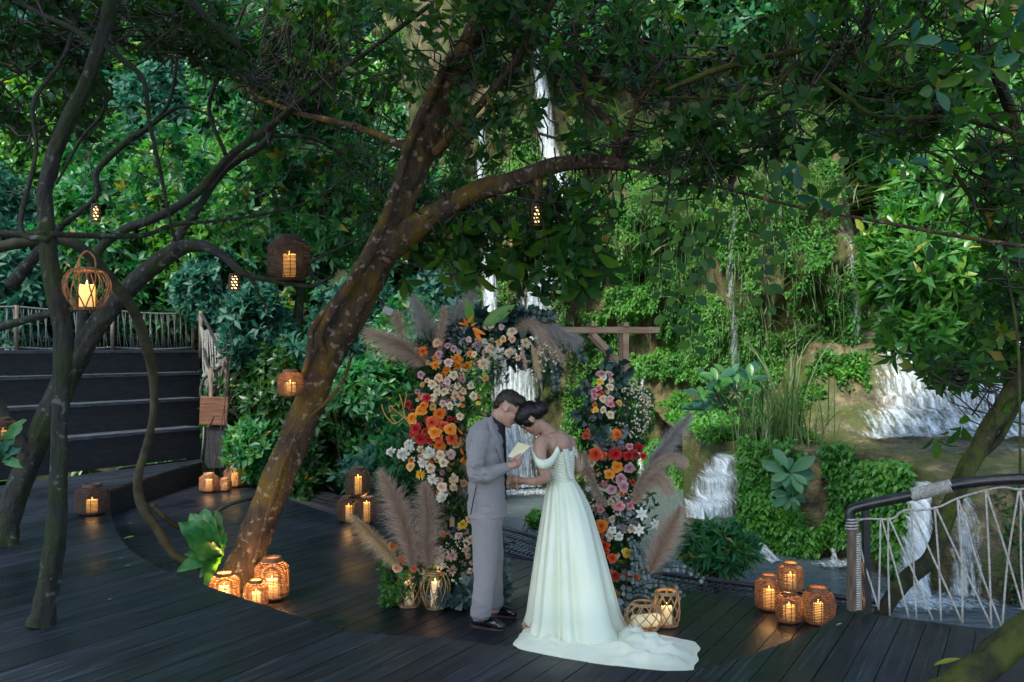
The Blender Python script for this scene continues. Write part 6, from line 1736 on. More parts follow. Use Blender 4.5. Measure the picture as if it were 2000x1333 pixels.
class Vol:
    """union of capsules, ellipsoids and lofts, fused into one continuous surface"""
    def __init__(s): s.bm = bmesh.new()
    def ell(s, c, r, rot=None, seg=18):
        m = Matrix.Translation(Vector(c)) @ (rot.to_4x4() if rot is not None else Matrix()) @ Matrix.Diagonal((*r, 1))
        bmesh.ops.create_uvsphere(s.bm, u_segments=seg, v_segments=max(8, seg * 2 // 3), radius=1, matrix=m)
    def caps(s, pts, rad, n=14, sub=5):
        """rounded tapered chain; pts world, rad metres"""
        P = crom([(*Vector(p), r) for p, r in zip(pts, rad)], sub)
        mb = MB(); mb.tube([p[:3] for p in P], [max(.002, p[3]) for p in P], n)
        vs_ = [s.bm.verts.new(v) for v in mb.v]
        for f in mb.f:
            s.bm.faces.new([vs_[i] for i in f])
        for e in (0, -1): s.ell(P[e][:3], (P[e][3] * .995,) * 3, seg=n)
    def loft(s, rings, n=28):
        """rings: (centre, rx, ry, rot about z)  horizontal ellipses, optional tilt vector"""
        vs_ = []
        Rr = crom([(*Vector(c), rx, ry, a, tl) for (c, rx, ry, a, tl) in rings], 5)
        for q in Rr:
            row = []
            for k in range(n):
                t_ = 2 * math.pi * k / n
                x, y = q[3] * math.cos(t_), q[4] * math.sin(t_)
                ca, sa = math.cos(q[5]), math.sin(q[5])
                X, Y = x * ca - y * sa, x * sa + y * ca
                row.append(s.bm.verts.new((q[0] + X, q[1] + Y, q[2] + q[6] * X)))
            vs_.append(row)
        for i in range(len(vs_) - 1):
            for k in range(n):
                k2 = (k + 1) % n
                s.bm.faces.new((vs_[i][k], vs_[i][k2], vs_[i + 1][k2], vs_[i + 1][k]))
        s.bm.faces.new(vs_[0][::-1]); s.bm.faces.new(vs_[-1])
    def build(s, name, mat, parent, vox=.007, smooth=6, cut=None, disp=None):
        bmesh.ops.recalc_face_normals(s.bm, faces=s.bm.faces[:])
        me = bpy.data.meshes.new(name); s.bm.to_mesh(me); s.bm.free()
        tmp = bpy.data.objects.new(name, me); COL.objects.link(tmp)
        rm = tmp.modifiers.new('r', 'REMESH'); rm.mode = 'VOXEL'; rm.voxel_size = vox
        sm = tmp.modifiers.new('s', 'SMOOTH'); sm.factor = .5; sm.iterations = smooth
        dg = bpy.context.evaluated_depsgraph_get()
        ev = tmp.evaluated_get(dg)
        me2 = bpy.data.meshes.new_from_object(ev)
        bpy.data.objects.remove(tmp); bpy.data.meshes.remove(me)
        bm = bmesh.new(); bm.from_mesh(me2)
        if cut:
            for (co, no) in cut:
                bmesh.ops.bisect_plane(bm, geom=bm.verts[:] + bm.edges[:] + bm.faces[:], plane_co=co, plane_no=no, clear_outer=True)
        off = world_loc(parent)
        nv = len(bm.verts)
        if disp is not None:
            bm.normal_update()
            co = np.array([v.co for v in bm.verts]); nm = np.array([v.normal for v in bm.verts])
            co = co + nm * disp(co)[:, None]
            for v, c in zip(bm.verts, co): v.co = c
        for v in bm.verts: v.co -= off
        bm.to_mesh(me2); bm.free()
        for p in me2.polygons: p.use_smooth = True
        me2.materials.clear(); me2.materials.append(mat)
        me2.name = name
        o = bpy.data.objects.new(name, me2); COL.objects.link(o); o.parent = parent
        return o

def mat_skin(name, c1, c2):
    t = NT(name)
    n = t.noise(14, 4, None, .6); r = t.ramp([(.35, c1), (.65, c2)], n)
    b = t.bsdf(r, .48, .4)
    b.inputs['Subsurface Weight'].default_value = .12
    b.inputs['Subsurface Radius'].default_value = (.012, .005, .003)
    return t.done(b)
M['skin_g'] = mat_skin('skin_g', (.40, .22, .155), (.50, .29, .21))
M['skin_b'] = mat_skin('skin_b', (.34, .19, .13), (.43, .26, .18))
t = NT('suit')
co = t.coords((1, 1, 1)); wv = t.n('TexWave', i_Scale=42, i_Distortion=1.5); t.l(co, wv, 0, 0)
wv2 = t.n('TexWave', i_Scale=42, i_Distortion=1.5); wv2.bands_direction = 'Z'; t.l(co, wv2, 0, 0)
ad = t.n('MixRGB', blend_type='ADD', i_0=1.0); t.l(wv, ad, 0, 1); t.l(wv2, ad, 0, 2)
n = t.noise(120, 3, co); ml = t.n('MixRGB', blend_type='MULTIPLY', i_0=.6); t.l(ad, ml, 0, 1); t.l(n, ml, 0, 2)
r = t.ramp([(0, (.165, .155, .155)), (.8, (.275, .258, .255))], ml)
b = t.bsdf(r, .85, .2)
n2 = t.noise(260, 2, co); t.bump(n2, b, .2, .002)
b.inputs['Sheen Weight'].default_value = .15
M['suit'] = t.done(b)
M['shirt'] = mat_noise('shirt', (.006, .006, .008), (.013, .013, .016), 30, .7, .1, .002)
M['shoe'] = mat_noise('shoe', (.006, .006, .008), (.012, .012, .014), 10, .18, .05, .002, spec=.6)
M['sole'] = mat_noise('sole', (.05, .025, .02), (.09, .05, .04), 10, .6, .1)
M['hair_g'] = mat_noise('hair_g', (.012, .008, .006), (.05, .032, .022), 60, .5, .8, .006, (1, 1, .3))
M['hair_b'] = mat_noise('hair_b', (.005, .004, .004), (.018, .013, .012), 60, .35, .8, .006, (.4, 1, 1))
t = NT('satin')
n = t.noise(3.5, 5, t.coords((1, 1, .5)), .6); r = t.ramp([(.3, (.66, .72, .53)), (.7, (.76, .80, .63))], n)
b = t.bsdf(r, .30, .5); b.inputs['Sheen Weight'].default_value = .3
n2 = t.noise(7, 4, t.coords((1, 1, .35)), .6); t.bump(n2, b, .22, .03)
M['satin'] = t.done(b)
M['lace'] = mat_noise('lace', (.52, .56, .46), (.70, .73, .62), 90, .7, .6, .004)
M['paper'] = mat_noise('paper', (.74, .66, .40), (.80, .72, .48), 6, .7, .1, .002)
M['lip'] = mat_noise('lip', (.28, .10, .08), (.33, .13, .10), 20, .5, .1)
M['eye'] = mat_noise('eye', (.02, .015, .012), (.04, .03, .025), 20, .3, .1)

def head(vol, C, f, u, s=1.0, male=True):
    """f face direction, u up; both in the picture plane; side axis is depth"""
    f, u = Vector(f).normalized(), Vector(u).normalized(); sd = u.cross(f)
    rot = Matrix((f, sd, u)).transposed()
    P = lambda a, b, c: C + f * (a * s) + sd * (b * s) + u * (c * s)
    vol.ell(P(-.012, 0, .032), (.098 * s, .076 * s, .086 * s), rot)          # skull
    vol.ell(P(.030, 0, -.030), (.062 * s, .060 * s, .075 * s), rot)          # face
    vol.caps([P(.0, .045, -.055), P(.04, .03, -.092), P(.068, 0, -.098), P(.04, -.03, -.092), P(.0, -.045, -.055)], [.024 * s, .022 * s, .020 * s, .022 * s, .024 * s], 10, 3)   # jaw
    vol.caps([P(.084, 0, .012), P(.098, 0, -.012), P(.112, 0, -.030)], [.010 * s, .011 * s, .012 * s], 8, 3)   # nose
    vol.ell(P(.098, 0, -.036), (.012 * s, .018 * s, .009 * s), rot)
    vol.caps([P(.072, .045, .018), P(.088, .02, .022), P(.090, 0, .018), P(.088, -.02, .022), P(.072, -.045, .018)], [.010 * s] * 5, 8, 2)  # brow
    vol.ell(P(.082, 0, -.060), (.013 * s, .022 * s, .006 * s), rot)          # lips
    vol.ell(P(.080, 0, -.070), (.013 * s, .020 * s, .006 * s), rot)
    for e in (-1, 1):
        vol.ell(P(.056, e * .040, -.022), (.024 * s, .018 * s, .022 * s), rot)   # cheek
        er = rot @ Matrix.Rotation(e * .35, 3, 'Z')
        vol.ell(P(-.012, e * .076, -.004), (.019 * s, .008 * s, .031 * s), er)   # ear
    return P, rot

def hand(vol, wrist, palm, dirs, roots, lens, thumb, r=.0085):
    """palm capsule plus five separate fingers"""
    vol.caps([wrist, (Vector(wrist) + Vector(palm)) / 2, palm], [.024, .030, .028], 10, 3)
    for d, rt, L in zip(dirs, roots, lens):
        d0, d1, d2 = [Vector(q).normalized() for q in d]
        p = Vector(rt); a = p + d0 * L * .42; b = a + d1 * L * .32; c = b + d2 * L * .26
        vol.caps([p, a, b, c], [r * 1.1, r, r * .95, r * .8], 8, 2)
    vol.caps(thumb, [r * 1.5, r * 1.25, r * 1.05, r * .9], 8, 2)

# ------------------------------------------------------------------ groom
groom = thing('person', 'person in a light grey suit and black shirt with bowed head reading from a card', 'person', W(950, 1222))
gf = Vector((math.cos(R(32)), -.10, -math.sin(R(32)))).normalized(); gu = Vector((math.sin(R(32)), 0, math.cos(R(32)))); gu = (gu - gf * gu.dot(gf)).normalized()
GC = W(993, 799, .0)
v = Vol()
HP, hrot = head(v, GC, gf, gu, 1.0)
v.caps([W(960, 842, 0), W(968, 826, 0), W(977, 808, 0)], [.060, .054, .056], 14, 4)           # neck
# near hand round the card
hw = W(990, 913, -.16)
fk = [((.9, -.35, .35), (.55, .3, .7), (-.3, .9, .2))] * 4
v.caps([W(958, 924, -.213), W(975, 919, -.185), W(992, 912, -.16)], [.027, .027, .028], 10, 3)
rts = [W(1008, 900 + 4.3 * i, -.165 + .004 * i) for i in range(4)]
hand(v, hw, W(1006, 907, -.165), fk, rts, [.062, .068, .064, .052], [W(1000, 899, -.19), W(1006, 894, -.205), W(1012, 890, -.205), W(1017, 887, -.20)])
# far hand, holding hers
fk2 = [((.75, -.5, -.35), (.4, -.55, -.75), (-.5, .2, -.8))] * 4
v.caps([W(966, 936, .12), W(990, 940, .06)], [.034, .030], 10, 3)
rts = [W(1002 + 1.2 * i, 938 + 4.2 * i, .0 + .006 * i) for i in range(4)]
hand(v, W(988, 940, .07), W(1000, 944, .03), fk2, rts, [.058, .062, .060, .05], [W(997, 936, .0), W(1004, 931, -.02), W(1010, 930, -.03), W(1015, 932, -.035)])
# torso and legs inside the clothes keep the figure continuous
v.caps([W(962, 840, 0), W(954, 880, 0), W(952, 940, 0), W(950, 1000, 0)], [.09, .12, .11, .11], 14, 3)
v.caps([W(940, 866, -.14), W(929, 924, -.22), W(958, 924, -.215)], [.04, .034, .028], 10, 3)
v.caps([W(952, 862, .15), W(942, 925, .2), W(966, 936, .12)], [.045, .04, .034], 10, 3)
v.caps([W(948, 1000, -.08), W(944, 1100, -.1), W(940, 1205, -.1)], [.085, .055, .04], 10, 3)
v.caps([W(956, 1000, .08), W(962, 1100, .13), W(966, 1190, .16)], [.085, .055, .04], 10, 3)
v.build('body', M['skin_g'], groom, .006, 4)
def face_bits(P, rot, par, s=1.0, closed=True):
    for e in (-1, 1):
        mb = MB(); c = P(.082, e * .030, .000)
        pts = [c + (rot @ Vector((-.004 * abs(i) * .8, i * .0055, -.0035 + .0015 * abs(i)))) for i in (-2.4, -1.2, 0, 1.2, 2.4)]
        mb.tube(pts, [.0012, .0026, .003, .0026, .0012], 5); mb.build('eyelid', M['eye'], par)
        mb = MB(); c = P(.093, e * .028, .024)
        pts = [c + (rot @ Vector((-.010 * abs(i) * .45, i * .008, .002 - .002 * abs(i)))) for i in (-2.2, -1.1, 0, 1.1, 2.2)]
        mb.tube(pts, [.0015, .0034, .004, .0036, .0015], 5); mb.build('eyebrow', M['hair_b'], par)
    mb = MB(); c = P(.0945, 0, -.065)
    mb.tube([c + (rot @ Vector((-.006 * abs(i), i * .009, 0))) for i in (-2, -1, 0, 1, 2)], [.001, .0024, .003, .0024, .001], 5); mb.build('lips', M['lip'], par)
face_bits(HP, hrot, groom)
v = Vol()      # hair: short sides, fuller swept top
v.ell(HP(-.016, 0, .060), (.094, .076, .074), hrot); v.ell(HP(.035, 0, .086), (.062, .060, .044), hrot); v.ell(HP(-.055, 0, .035), (.060, .068, .066), hrot); v.ell(HP(.062, 0, .085), (.034, .050, .026), hrot)
v.ell(HP(-.075, 0, -.012), (.030, .052, .044), hrot)
hd = lambda co: .006 * (fbm(co[:, 0] * 70, co[:, 1] * 70, co[:, 2] * 26, 3) - .4)
hair_g = v.build('hair', M['hair_g'], groom, .0055, 3, disp=hd)

cloth_w = lambda amp, sx, sz: (lambda co: amp * (fbm(co[:, 0] * sx + co[:, 2] * 5, co[:, 1] * sx, co[:, 2] * sz, 3) - .5))
v = Vol()      # jacket
v.loft([(W(965, 822), 13 * PS, .075, 0, -.5), (W(959, 832), 20 * PS, .105, 0, -.45), (W(951, 843), 30 * PS, .185, 0, -.30), (W(948, 860), 36 * PS, .205, 0, -.12), (W(949, 890), 36.5 * PS, .19, 0, 0), (W(951, 925), 35.5 * PS, .168, 0, 0), (W(951, 950), 36 * PS, .165, 0, 0), (W(950, 980), 37 * PS, .175, 0, 0), (W(950, 1008), 38 * PS, .185, 0, .03)])
v.caps([W(940, 856, -.165), W(931, 885, -.205), W(926, 918, -.235), W(930, 930, -.235)], [.072, .066, .058, .055], 14, 4)
v.caps([W(930, 928, -.235), W(950, 927, -.225), W(970, 921, -.195), W(988, 915, -.165)], [.055, .052, .047, .043], 14, 4)
v.caps([W(948, 856, .165), W(940, 900, .215), W(938, 925, .22)], [.072, .06, .055], 12, 4)
v.caps([W(938, 925, .22), W(965, 935, .14), W(986, 939, .075)], [.055, .048, .043], 12, 4)
def jk(co):
    d = .030 * (fbm(co[:, 0] * 8 + co[:, 2] * 6, co[:, 1] * 9, co[:, 2] * 14, 3) - .5)
    el = np.exp(-(((co - np.array(W(935, 925, -.25))) / .09) ** 2).sum(1))
    return d + el * .016 * (fbm(co[:, 0] * 26 + co[:, 2] * 22, co[:, 1] * 8, co[:, 2] * 44, 2) - .5) * 2
jacket = v.build('jacket', M['suit'], groom, .0065, 5, disp=jk)
mb = MB()      # lapel, collar and pocket flap lie on the jacket
def strip(a, b, n0, n1, t0=.004):
    """thin panel between two polylines"""
    mb = MB(); m = len(a)
    for i in range(m): mb.v += [tuple(a[i]), tuple(b[i])]; mb.t += [.5, .5]; mb.uv += [(0, 0)] * 2
    for i in range(m - 1): mb.f.append((2 * i, 2 * i + 1, 2 * i + 3, 2 * i + 2))
    o = mb.build(n0, n1, groom); sd = o.modifiers.new('s', 'SOLIDIFY'); sd.thickness = t0; sd.offset = 1
    return o
la = crom([(*W(961, 812, -.075),), (*W(966, 830, -.10),), (*W(975, 852, -.125),), (*W(982, 880, -.115),), (*W(986, 915, -.09),)], 5)
lb = crom([(*W(953, 818, -.085),), (*W(955, 836, -.15),), (*W(961, 858, -.178),), (*W(972, 884, -.160),), (*W(984, 916, -.105),)], 5)
strip(la, lb, 'lapel', M['suit'])
va = crom([(*W(930, 946, -.16),), (*W(925, 970, -.165),), (*W(918, 1006, -.165),)], 5); vb = crom([(*W(931.5, 946, -.16),), (*W(927, 970, -.168),), (*W(920, 1006, -.168),)], 5)
strip(va, vb, 'vent', M['shirt'], .002)
v = Vol()      # shirt: black front and collar
v.loft([(W(969, 818), 18.5 * PS, .070, 0, -.72), (W(969, 834), 18 * PS, .078, 0, -.5), (W(969, 852), 19 * PS, .09, 0, -.2), (W(966, 880), 23 * PS, .095, 0, 0), (W(966, 915), 24 * PS, .085, 0, 0), (W(966, 955), 23 * PS, .08, 0, 0), (W(964, 1004), 24 * PS, .08, 0, 0)])
v.build('shirt', M['shirt'], groom, .007, 3)
v = Vol()      # trousers
v.loft([(W(951, 965), 33 * PS, .15, 0, 0), (W(950, 1000), 34 * PS, .165, 0, 0), (W(951, 1025), 31 * PS, .165, 0, 0)])
v.caps([W(949, 1015, -.085), W(948, 1060, -.09), W(947, 1110, -.10), W(943, 1160, -.10), (W(939, 1200, -.10))], [.103, .094, .083, .074, .070], 18, 4)
v.caps([W(955, 1015, .085), W(958, 1060, .10), W(961, 1110, .13), W(963, 1150, .15), (W(965, 1178, .16))], [.103, .092, .080, .072, .066], 18, 4)
def tr(co):
    d = .022 * (fbm(co[:, 0] * 12 + co[:, 2] * 3, co[:, 1] * 12, co[:, 2] * 6, 3) - .5)
    low = np.clip((.32 - co[:, 2]) / .3, 0, 1)
    return d + .016 * low * (fbm(co[:, 0] * 8, co[:, 1] * 8, co[:, 2] * 26, 2) - .5) * 2
v.build('trousers', M['suit'], groom, .007, 5, cut=[(Vector((0, 0, .075)), Vector((0, 0, -1)))], disp=tr)
def shoe(heel, toe, par):
    heel, toe = Vector(heel), Vector(toe); d = (toe - heel); L = d.length; d.normalize(); sd = d.cross(Vector((0, 0, 1)))
    Q = lambda a, b, c: heel + d * (a * L) + sd * b + Vector((0, 0, c))
    v = Vol()
    v.caps([Q(.14, 0, .045), Q(.45, .0, .05), Q(.72, 0, .042), Q(.90, 0, .035)], [.038, .040, .040, .030], 14, 4)
    v.ell(Q(.9, 0, .030), (.035, .035, .022)); v.caps([Q(.14, 0, .055), Q(.24, 0, .085)], [.038, .040], 12, 3)
    o = v.build('shoe', M['shoe'], par, .005, 4, cut=[(Vector((0, 0, .016)), Vector((0, 0, -1)))])
    mb = MB(); n = 22
    pts = []
    for k in range(n):
        a = 2 * math.pi * k / n
        x = .5 + .52 * math.cos(a); wd_ = .043 * (1 - .12 * math.cos(a))
        pts.append(Q(x, wd_ * math.sin(a), 0))
    mb.add([p + Vector((0, 0, z)) for z in (.002, .018) for p in pts], [tuple(range(n))[::-1], tuple(range(n, 2 * n))] + [(k, (k + 1) % n, n + (k + 1) % n, n + k) for k in range(n)])
    ob = mb.build('sole', M['sole'], par, smooth=False); ob.parent = o
def fl(x, y): p = gp(x, y, 0); p.z = 0; return p
shoe(fl(921, 1223), fl(984, 1233), groom)
shoe(fl(950, 1200), fl(1008, 1208), groom)
# the card
mb = MB(); q = [W(992, 903, -.185), W(1006, 873, -.150), W(1034, 867, -.135), W(1020, 888, -.165)]
q = [W(991, 892, -.175), W(1012, 864, -.165), W(1036, 871, -.145), W(1010, 897, -.17)]
mb.add(q, [(0, 1, 2, 3)]); 
card = mb.build('vow_card', M['paper'], None, smooth=False); tag(card, 'cream folded card held in the hand of the person in grey', 'card')
sd = card.modifiers.new('s', 'SOLIDIFY'); sd.thickness = .003

# ------------------------------------------------------------------ bride
bride = thing('person', 'person in an off shoulder white satin gown with a long train, dark hair pinned up', 'person', W(1095, 1222))
bf = Vector((-math.cos(R(52)), .12, -math.sin(R(52)))).normalized(); bu = Vector((-math.sin(R(50)), 0, math.cos(R(50)))); bu = (bu - bf * bu.dot(bf)).normalized()
BC = W(1037, 819, -.02)
v = Vol()
BP, brot = head(v, BC, bf, bu, .93, False)
v.caps([W(1076, 852, .0), W(1064, 838, -.01), W(1050, 828, -.015)], [.056, .047, .046], 14, 4)
v.loft([(W(1096, 962), 23 * PS, .095, 0, 0), (W(1096, 935), 23 * PS, .10, 0, 0), (W(1094, 910), 24 * PS, .105, 0, .05), (W(1092, 888), 27 * PS, .12, 0, .1), (W(1086, 868), 31 * PS, .135, 0, .15), (W(1081, 855), 29 * PS, .12, 0, .2), (W(1076, 845), 20 * PS, .08, 0, .3)])
v.ell(W(1060, 864, -.10), (.055, .055, .05)); v.ell(W(1108, 862, .08), (.05, .05, .05))
v.caps([W(1056, 866, -.13), W(1055, 888, -.16), W(1061, 915, -.185), W(1066, 934, -.185)], [.047, .043, .038, .035], 14, 4)        # near upper arm
v.caps([W(1066, 934, -.185), W(1048, 940, -.15), W(1028, 940, -.10), W(1013, 937, -.06)], [.036, .033, .026, .022], 14, 4)         # forearm
v.caps([W(1114, 866, .08), W(1122, 890, .10), W(1130, 916, .10)], [.042, .036, .032], 12, 4)                                       # far arm
v.caps([W(1130, 916, .10), W(1105, 925, .24), W(1060, 935, .22), W(1015, 942, .08)], [.032, .03, .024, .022], 12, 4)
fk = [((-.85, -.25, -.25), (-.6, -.1, -.75), (.2, .5, -.8))] * 4
hand(v, W(1012, 937, -.06), W(1004, 937, -.045), fk, [W(998, 933 + 3.4 * i, -.05 + .005 * i) for i in range(4)], [.05, .055, .052, .042], [W(1006, 930, -.06), W(1000, 927, -.07), W(995, 928, -.07), W(991, 931, -.065)], .0072)
hand(v, W(1014, 942, .08), W(1008, 944, .07), fk, [W(1003, 941 + 3.4 * i, .07 + .004 * i) for i in range(4)], [.05, .055, .052, .042], [W(1009, 938, .06), W(1004, 935, .05), W(1000, 936, .045), W(997, 939, .045)], .0072)
# legs under the skirt, one showing at the slit
v.caps([W(1090, 965, -.02), W(1082, 1040, .0), W(1068, 1120, .02), W(1052, 1205, .0)], [.062, .06, .045, .030], 12, 4)
v.caps([W(1100, 965, .04), W(1100, 1060, .06), W(1096, 1140, .05), W(1092, 1205, .05)], [.062, .06, .05, .032], 12, 4)
v.caps([W(1047, 1205, .0), W(1038, 1222, -.02), W(1028, 1225, -.03)], [.026, .022, .016], 10, 3)
def blade(co):
    """shoulder blades and the hollow of the spine"""
    a = np.exp(-(((co - np.array(W(1072, 868, -.15))) / np.array([.045, .06, .055])) ** 2).sum(1)) * .012
    b = np.exp(-(((co - np.array(W(1104, 868, -.10))) / np.array([.035, .06, .055])) ** 2).sum(1)) * .010
    c = np.exp(-(((co - np.array(W(1091, 862, -.14))) / np.array([.014, .08, .09])) ** 2).sum(1)) * -.010
    return a + b + c
v.build('body', M['skin_b'], bride, .006, 4, disp=blade)
face_bits(BP, brot, bride)
v = Vol()      # hair with bun
v.ell(BP(-.012, 0, .058), (.100, .080, .070), brot); v.ell(BP(.040, 0, .068), (.052, .064, .044), brot); v.ell(BP(-.060, 0, .020), (.058, .072, .070), brot); v.ell(BP(-.108, 0, -.004), (.050, .060, .056), brot); v.ell(BP(.018, .058, .022), (.044, .018, .05), brot); v.ell(BP(.018, -.058, .030), (.046, .018, .044), brot)
hair_b = v.build('hair', M['hair_b'], bride, .0055, 3, disp=hd)
orn = MB()
for i in range(16):
    c = BP(-.055 + .05 * math.sin(i * 1.7), -.055 - .02 * random.random(), .112 - .012 * i * .5)
    c = BC + (c - BC).normalized() * .108 + Vector((0, -.012, 0))
    for k in range(3): orn.box(c + Vector((random.uniform(-.006, .006), -.004, random.uniform(-.006, .006))), (.006, .004, .006), Matrix.Rotation(random.random() * 3, 3, 'Y'))
orn.build('hair_ornament', M['lace'], bride)

def strands(hair, comb, n, L, mat, lift=.15):
    """fine locks lying on the hair surface"""
    me = hair.data; off = np.array(world_loc(hair.parent))
    nv = len(me.vertices)
    co = np.empty(nv * 3); me.vertices.foreach_get('co', co); co = co.reshape(-1, 3) + off
    nm = np.empty(nv * 3); me.vertices.foreach_get('normal', nm); nm = nm.reshape(-1, 3)
    j = rng.integers(0, nv, n); p, N = co[j], nm[j]
    c = np.tile(np.array(comb, float), (n, 1)) + rng.normal(0, .28, (n, 3))
    T = unit(c - N * (c * N).sum(1, keepdims=True)); S = np.cross(N, T)
    LL = L * rng.uniform(.5, 1.3, n); t_ = np.linspace(0, 1, 5)
    Q = p[:, None] + T[:, None] * (LL[:, None] * t_)[..., None] + N[:, None] * (.0015 + lift * LL[:, None] * (t_ - t_ ** 2) - .5 * LL[:, None] ** 2 * t_ ** 2 / .1)[..., None]
    wd = .0011 * np.array([.4, 1, 1, .8, .1])
    V = np.stack([Q - S[:, None] * wd[None, :, None], Q + S[:, None] * wd[None, :, None]], 2).reshape(-1, 3)
    ix = np.arange(n * 10).reshape(n, 5, 2)
    Fq = np.stack([ix[:, :-1, 0], ix[:, :-1, 1], ix[:, 1:, 1], ix[:, 1:, 0]], -1).reshape(-1, 4)
    np_mesh('hair_locks', V, Fq, mat, hair, kind='stuff')
strands(hair_g, -gf + gu * .25, 2600, .035, M['hair_g'], .25)
strands(hair_b, -bf - bu * .3, 2600, .045, M['hair_b'], .12)
# gown: bodice
v = Vol()
v.loft([(W(1097, 938), 26.0 * PS, .118, 0, 0), (W(1096, 925), 25.5 * PS, .118, 0, 0), (W(1096, 905), 26 * PS, .124, 0, .05), (W(1095, 888), 28 * PS, .132, 0, .10), (W(1094, 879), 29 * PS, .136, 0, .12)])
pl = lambda co: .0035 * np.sin(co[:, 2] * 330 + co[:, 0] * 60) * (co[:, 2] < 2.0) + .004 * (fbm(co[:, 0] * 14, co[:, 1] * 14, co[:, 2] * 20, 2) - .5)
cutp = W(1095, 879, -.1)
v.build('bodice', M['satin'], bride, .006, 3, disp=pl, cut=[(cutp, Vector((.12, 0, 1)))])
def ribbon_loft(name, A, B, mat, th=.008):
    a, b = crom(A, 6), crom(B, 6)
    mb = MB(); m = len(a); K = 5
    for i in range(m):
        for k in range(K):
            u = k / (K - 1); q = a[i] * (1 - u) + b[i] * u
            q = q + np.array([0, -(.018 if name == 'sleeve' else .002) * math.sin(math.pi * u), 0]) + np.array([0, 0, .002 * math.sin(u * 14)])
            mb.v.append(tuple(q)); mb.t.append(.5); mb.uv.append((0, 0))
    for i in range(m - 1):
        for k in range(K - 1): mb.f.append((i * K + k, i * K + k + 1, (i + 1) * K + k + 1, (i + 1) * K + k))
    o = mb.build(name, mat, bride); sd = o.modifiers.new('s', 'SOLIDIFY'); sd.thickness = th
    return o
w3 = lambda x, y, d: tuple(W(x, y, d))
ribbon_loft('sleeve', [w3(1042, 878, -.10), w3(1044, 889, -.205), w3(1060, 898, -.235), w3(1076, 892, -.20), w3(1086, 874, -.15), w3(1090, 871, -.138)],
            [w3(1044, 898, -.10), w3(1047, 910, -.215), w3(1060, 918, -.235), w3(1076, 912, -.20), w3(1088, 896, -.16), w3(1094, 884, -.145)], M['satin'])
ribbon_loft('sleeve', [w3(1112, 872, .0), w3(1121, 872, .02), w3(1127, 880, .08), w3(1126, 884, .14)], [w3(1114, 884, -.02), w3(1121, 888, .0), w3(1128, 897, .06), w3(1128, 899, .14)], M['satin'])
ribbon_loft('lace_panel', [w3(1099, 878, -.142), w3(1103, 900, -.132), w3(1108, 925, -.122), w3(1113, 937, -.118)], [w3(1110, 877, -.118), w3(1113, 900, -.108), w3(1117, 925, -.098), w3(1121, 936, -.094)], M['lace'], .004)
# gown: skirt and train as one cloth
SKN, SKM = 220, 70
wc = W(1097, 936, 0)
hem_px = [(1000, 1262), (1035, 1276), (1090, 1290), (1160, 1306), (1230, 1325), (1310, 1332), (1352, 1318), (1366, 1262), (1338, 1250), (1290, 1244), (1240, 1232), (1215, 1218), (1190, 1205), (1130, 1196), (1070, 1200), (1036, 1218), (1012, 1245)]
hem = crom([(gp(x, y, 0).x, gp(x, y, 0).y) for x, y in hem_px + hem_px[:1]], 16)
fc = np.array([W(1110, 1222, 0).x, gp(1110, 1222, 0).y])
ang = np.unwrap(np.arctan2(hem[:, 1] - fc[1], hem[:, 0] - fc[0])); rad_ = np.hypot(hem[:, 0] - fc[0], hem[:, 1] - fc[1])
order = np.argsort(np.mod(ang, 2 * math.pi)); am = np.mod(ang, 2 * math.pi)[order]; rmx = rad_[order]
th = np.linspace(0, 2 * math.pi, SKN, endpoint=False)
Rout = np.interp(th, np.concatenate([am - 2 * math.pi, am, am + 2 * math.pi]), np.tile(rmx, 3))
ct, stn = np.cos(th), np.sin(th)
Rout = Rout * (1 + .05 * (fbm(ct * 4, stn * 4, 3.3, 3) - .5) + .012 * np.sin(th * 31))
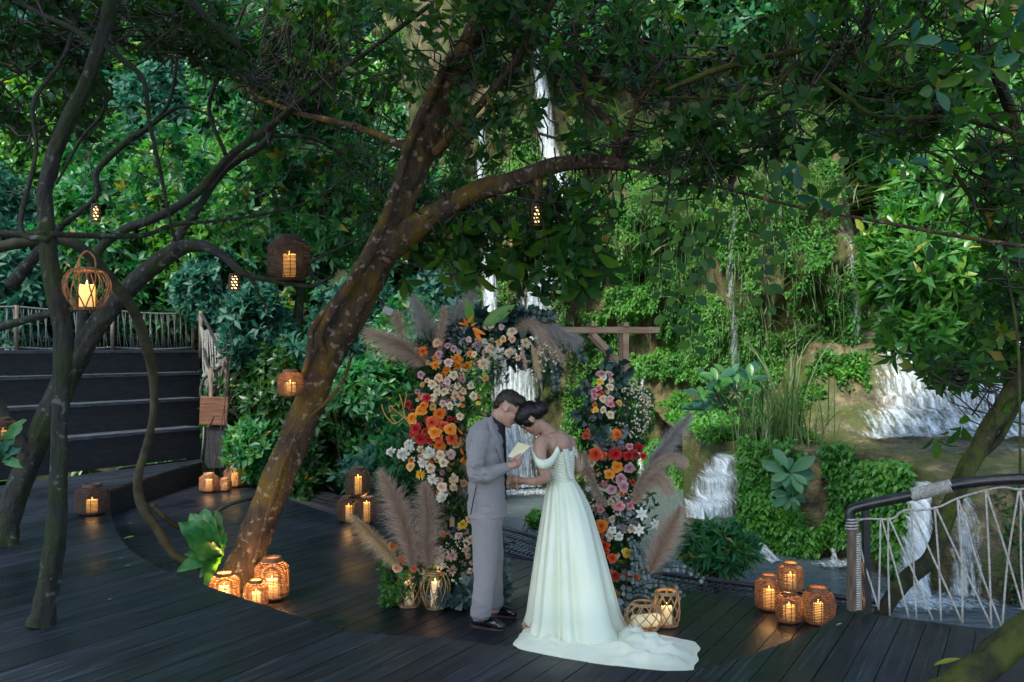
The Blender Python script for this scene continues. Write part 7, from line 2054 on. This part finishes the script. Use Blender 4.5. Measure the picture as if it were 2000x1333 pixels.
# the cone: outline in x from the photograph, where the cloth leaves the body
lv_y = np.array([936, 945, 960, 1000, 1050, 1100, 1150, 1200, 1226])
xl_ = np.array([1072, 1069, 1066, 1060, 1053, 1047, 1042, 1037, 1030]); xr_ = np.array([1122, 1128, 1136, 1153, 1167, 1180, 1192, 1205, 1220])
dy_ = np.array([.115, .14, .17, .24, .29, .33, .36, .40, .44])
V = []
tt = np.linspace(0, 1, 52)
yy_ = 936 + (1226 - 936) * tt
for y in yy_:
    xl0, xr0, d0 = np.interp(y, lv_y, xl_), np.interp(y, lv_y, xr_), np.interp(y, lv_y, dy_)
    u = (y - 936) / 290
    pl_ = (.010 + .062 * u) * np.minimum(1, u * 8 + .15)
    fold = pl_ * ((.55 - 1.3 * np.abs(np.sin(th * 3.0 + 1.1 * np.sin(th * 2) + .5 * u)) ** 3) * 1.1 + np.sin(th * 17 + 1.3 + u) * .25 * (1 - u) ** 2 + (.4 - np.abs(np.sin(th * 5 + 2.0 + .5 * u + .9 * np.sin(th * 3))) ** 5) * .6)
    cxp = (xl0 + xr0) / 2; c = W(cxp, y, 0); rx = (xr0 - xl0) / 2 * PS
    k = 1 + fold / max(rx, d0) * 1.0
    z = max(c.z, .0)
    V.append(np.stack([c.x + rx * ct * k, PD + d0 * stn * k, np.full(SKN, z)], 1))
V = np.array(V)
last = V[-1]
# train: from the foot of the cone out to the hem, lying on the boards with soft wrinkles
T2 = []
m2 = 44
for j in range(1, m2 + 1):
    s_ = j / m2
    tgt = np.stack([fc[0] + Rout * ct, fc[1] + Rout * stn], 1)
    ln_ = np.linalg.norm(tgt - last[:, :2], axis=1)
    xy = last[:, :2] * (1 - s_) + tgt * s_
    big = np.clip(ln_ / .5, .12, 1)
    r1 = 1 - np.abs(2 * fbm(xy[:, 0] * 2.6 + xy[:, 1] * 1.3, xy[:, 1] * 3.4 - xy[:, 0], 2.2, 3) - 1)
    wr = big * (.10 * np.clip(r1 - .5, 0, 1) ** 2.2 * 4.5 + .030 * fbm(xy[:, 0] * 8, xy[:, 1] * 8, 1.2, 2))
    z = last[:, 2] * (1 - s_) ** 2 + wr * np.sin(math.pi * min(1, s_ * 1.0)) ** .6 * (1 - .92 * s_ ** 3) + .004
    T2.append(np.stack([xy[:, 0], xy[:, 1], z], 1))
V = np.concatenate([V, np.array(T2)])
nr = V.shape[0]
ix = np.arange(nr * SKN).reshape(nr, SKN)
nx_ = np.roll(ix, -1, axis=1)
Fq = np.stack([ix[:-1], nx_[:-1], nx_[1:], ix[1:]], -1).reshape(-1, 4)
o = np_mesh('skirt', V.reshape(-1, 3), Fq, M['satin'], bride)
sd = o.modifiers.new('sub', 'SUBSURF'); sd.levels = 1; sd.render_levels = 1
# sandal peeping out
mb = MB(); p = gp(1030, 1226, 0); 
for (a, b) in ((-.02, 0), (.02, .015)):
    mb.tube([p + Vector((a, -.03, .012)), p + Vector((a + b * .5, -.01, .035)), p + Vector((a + b, .025, .012))], .006, 6)
mb.box(p + Vector((.02, .0, .006)), (.11, .06, .010)); mb.build('sandal', mat_noise('sandal', (.35, .2, .12), (.45, .28, .18), 10, .5, 0), bride)
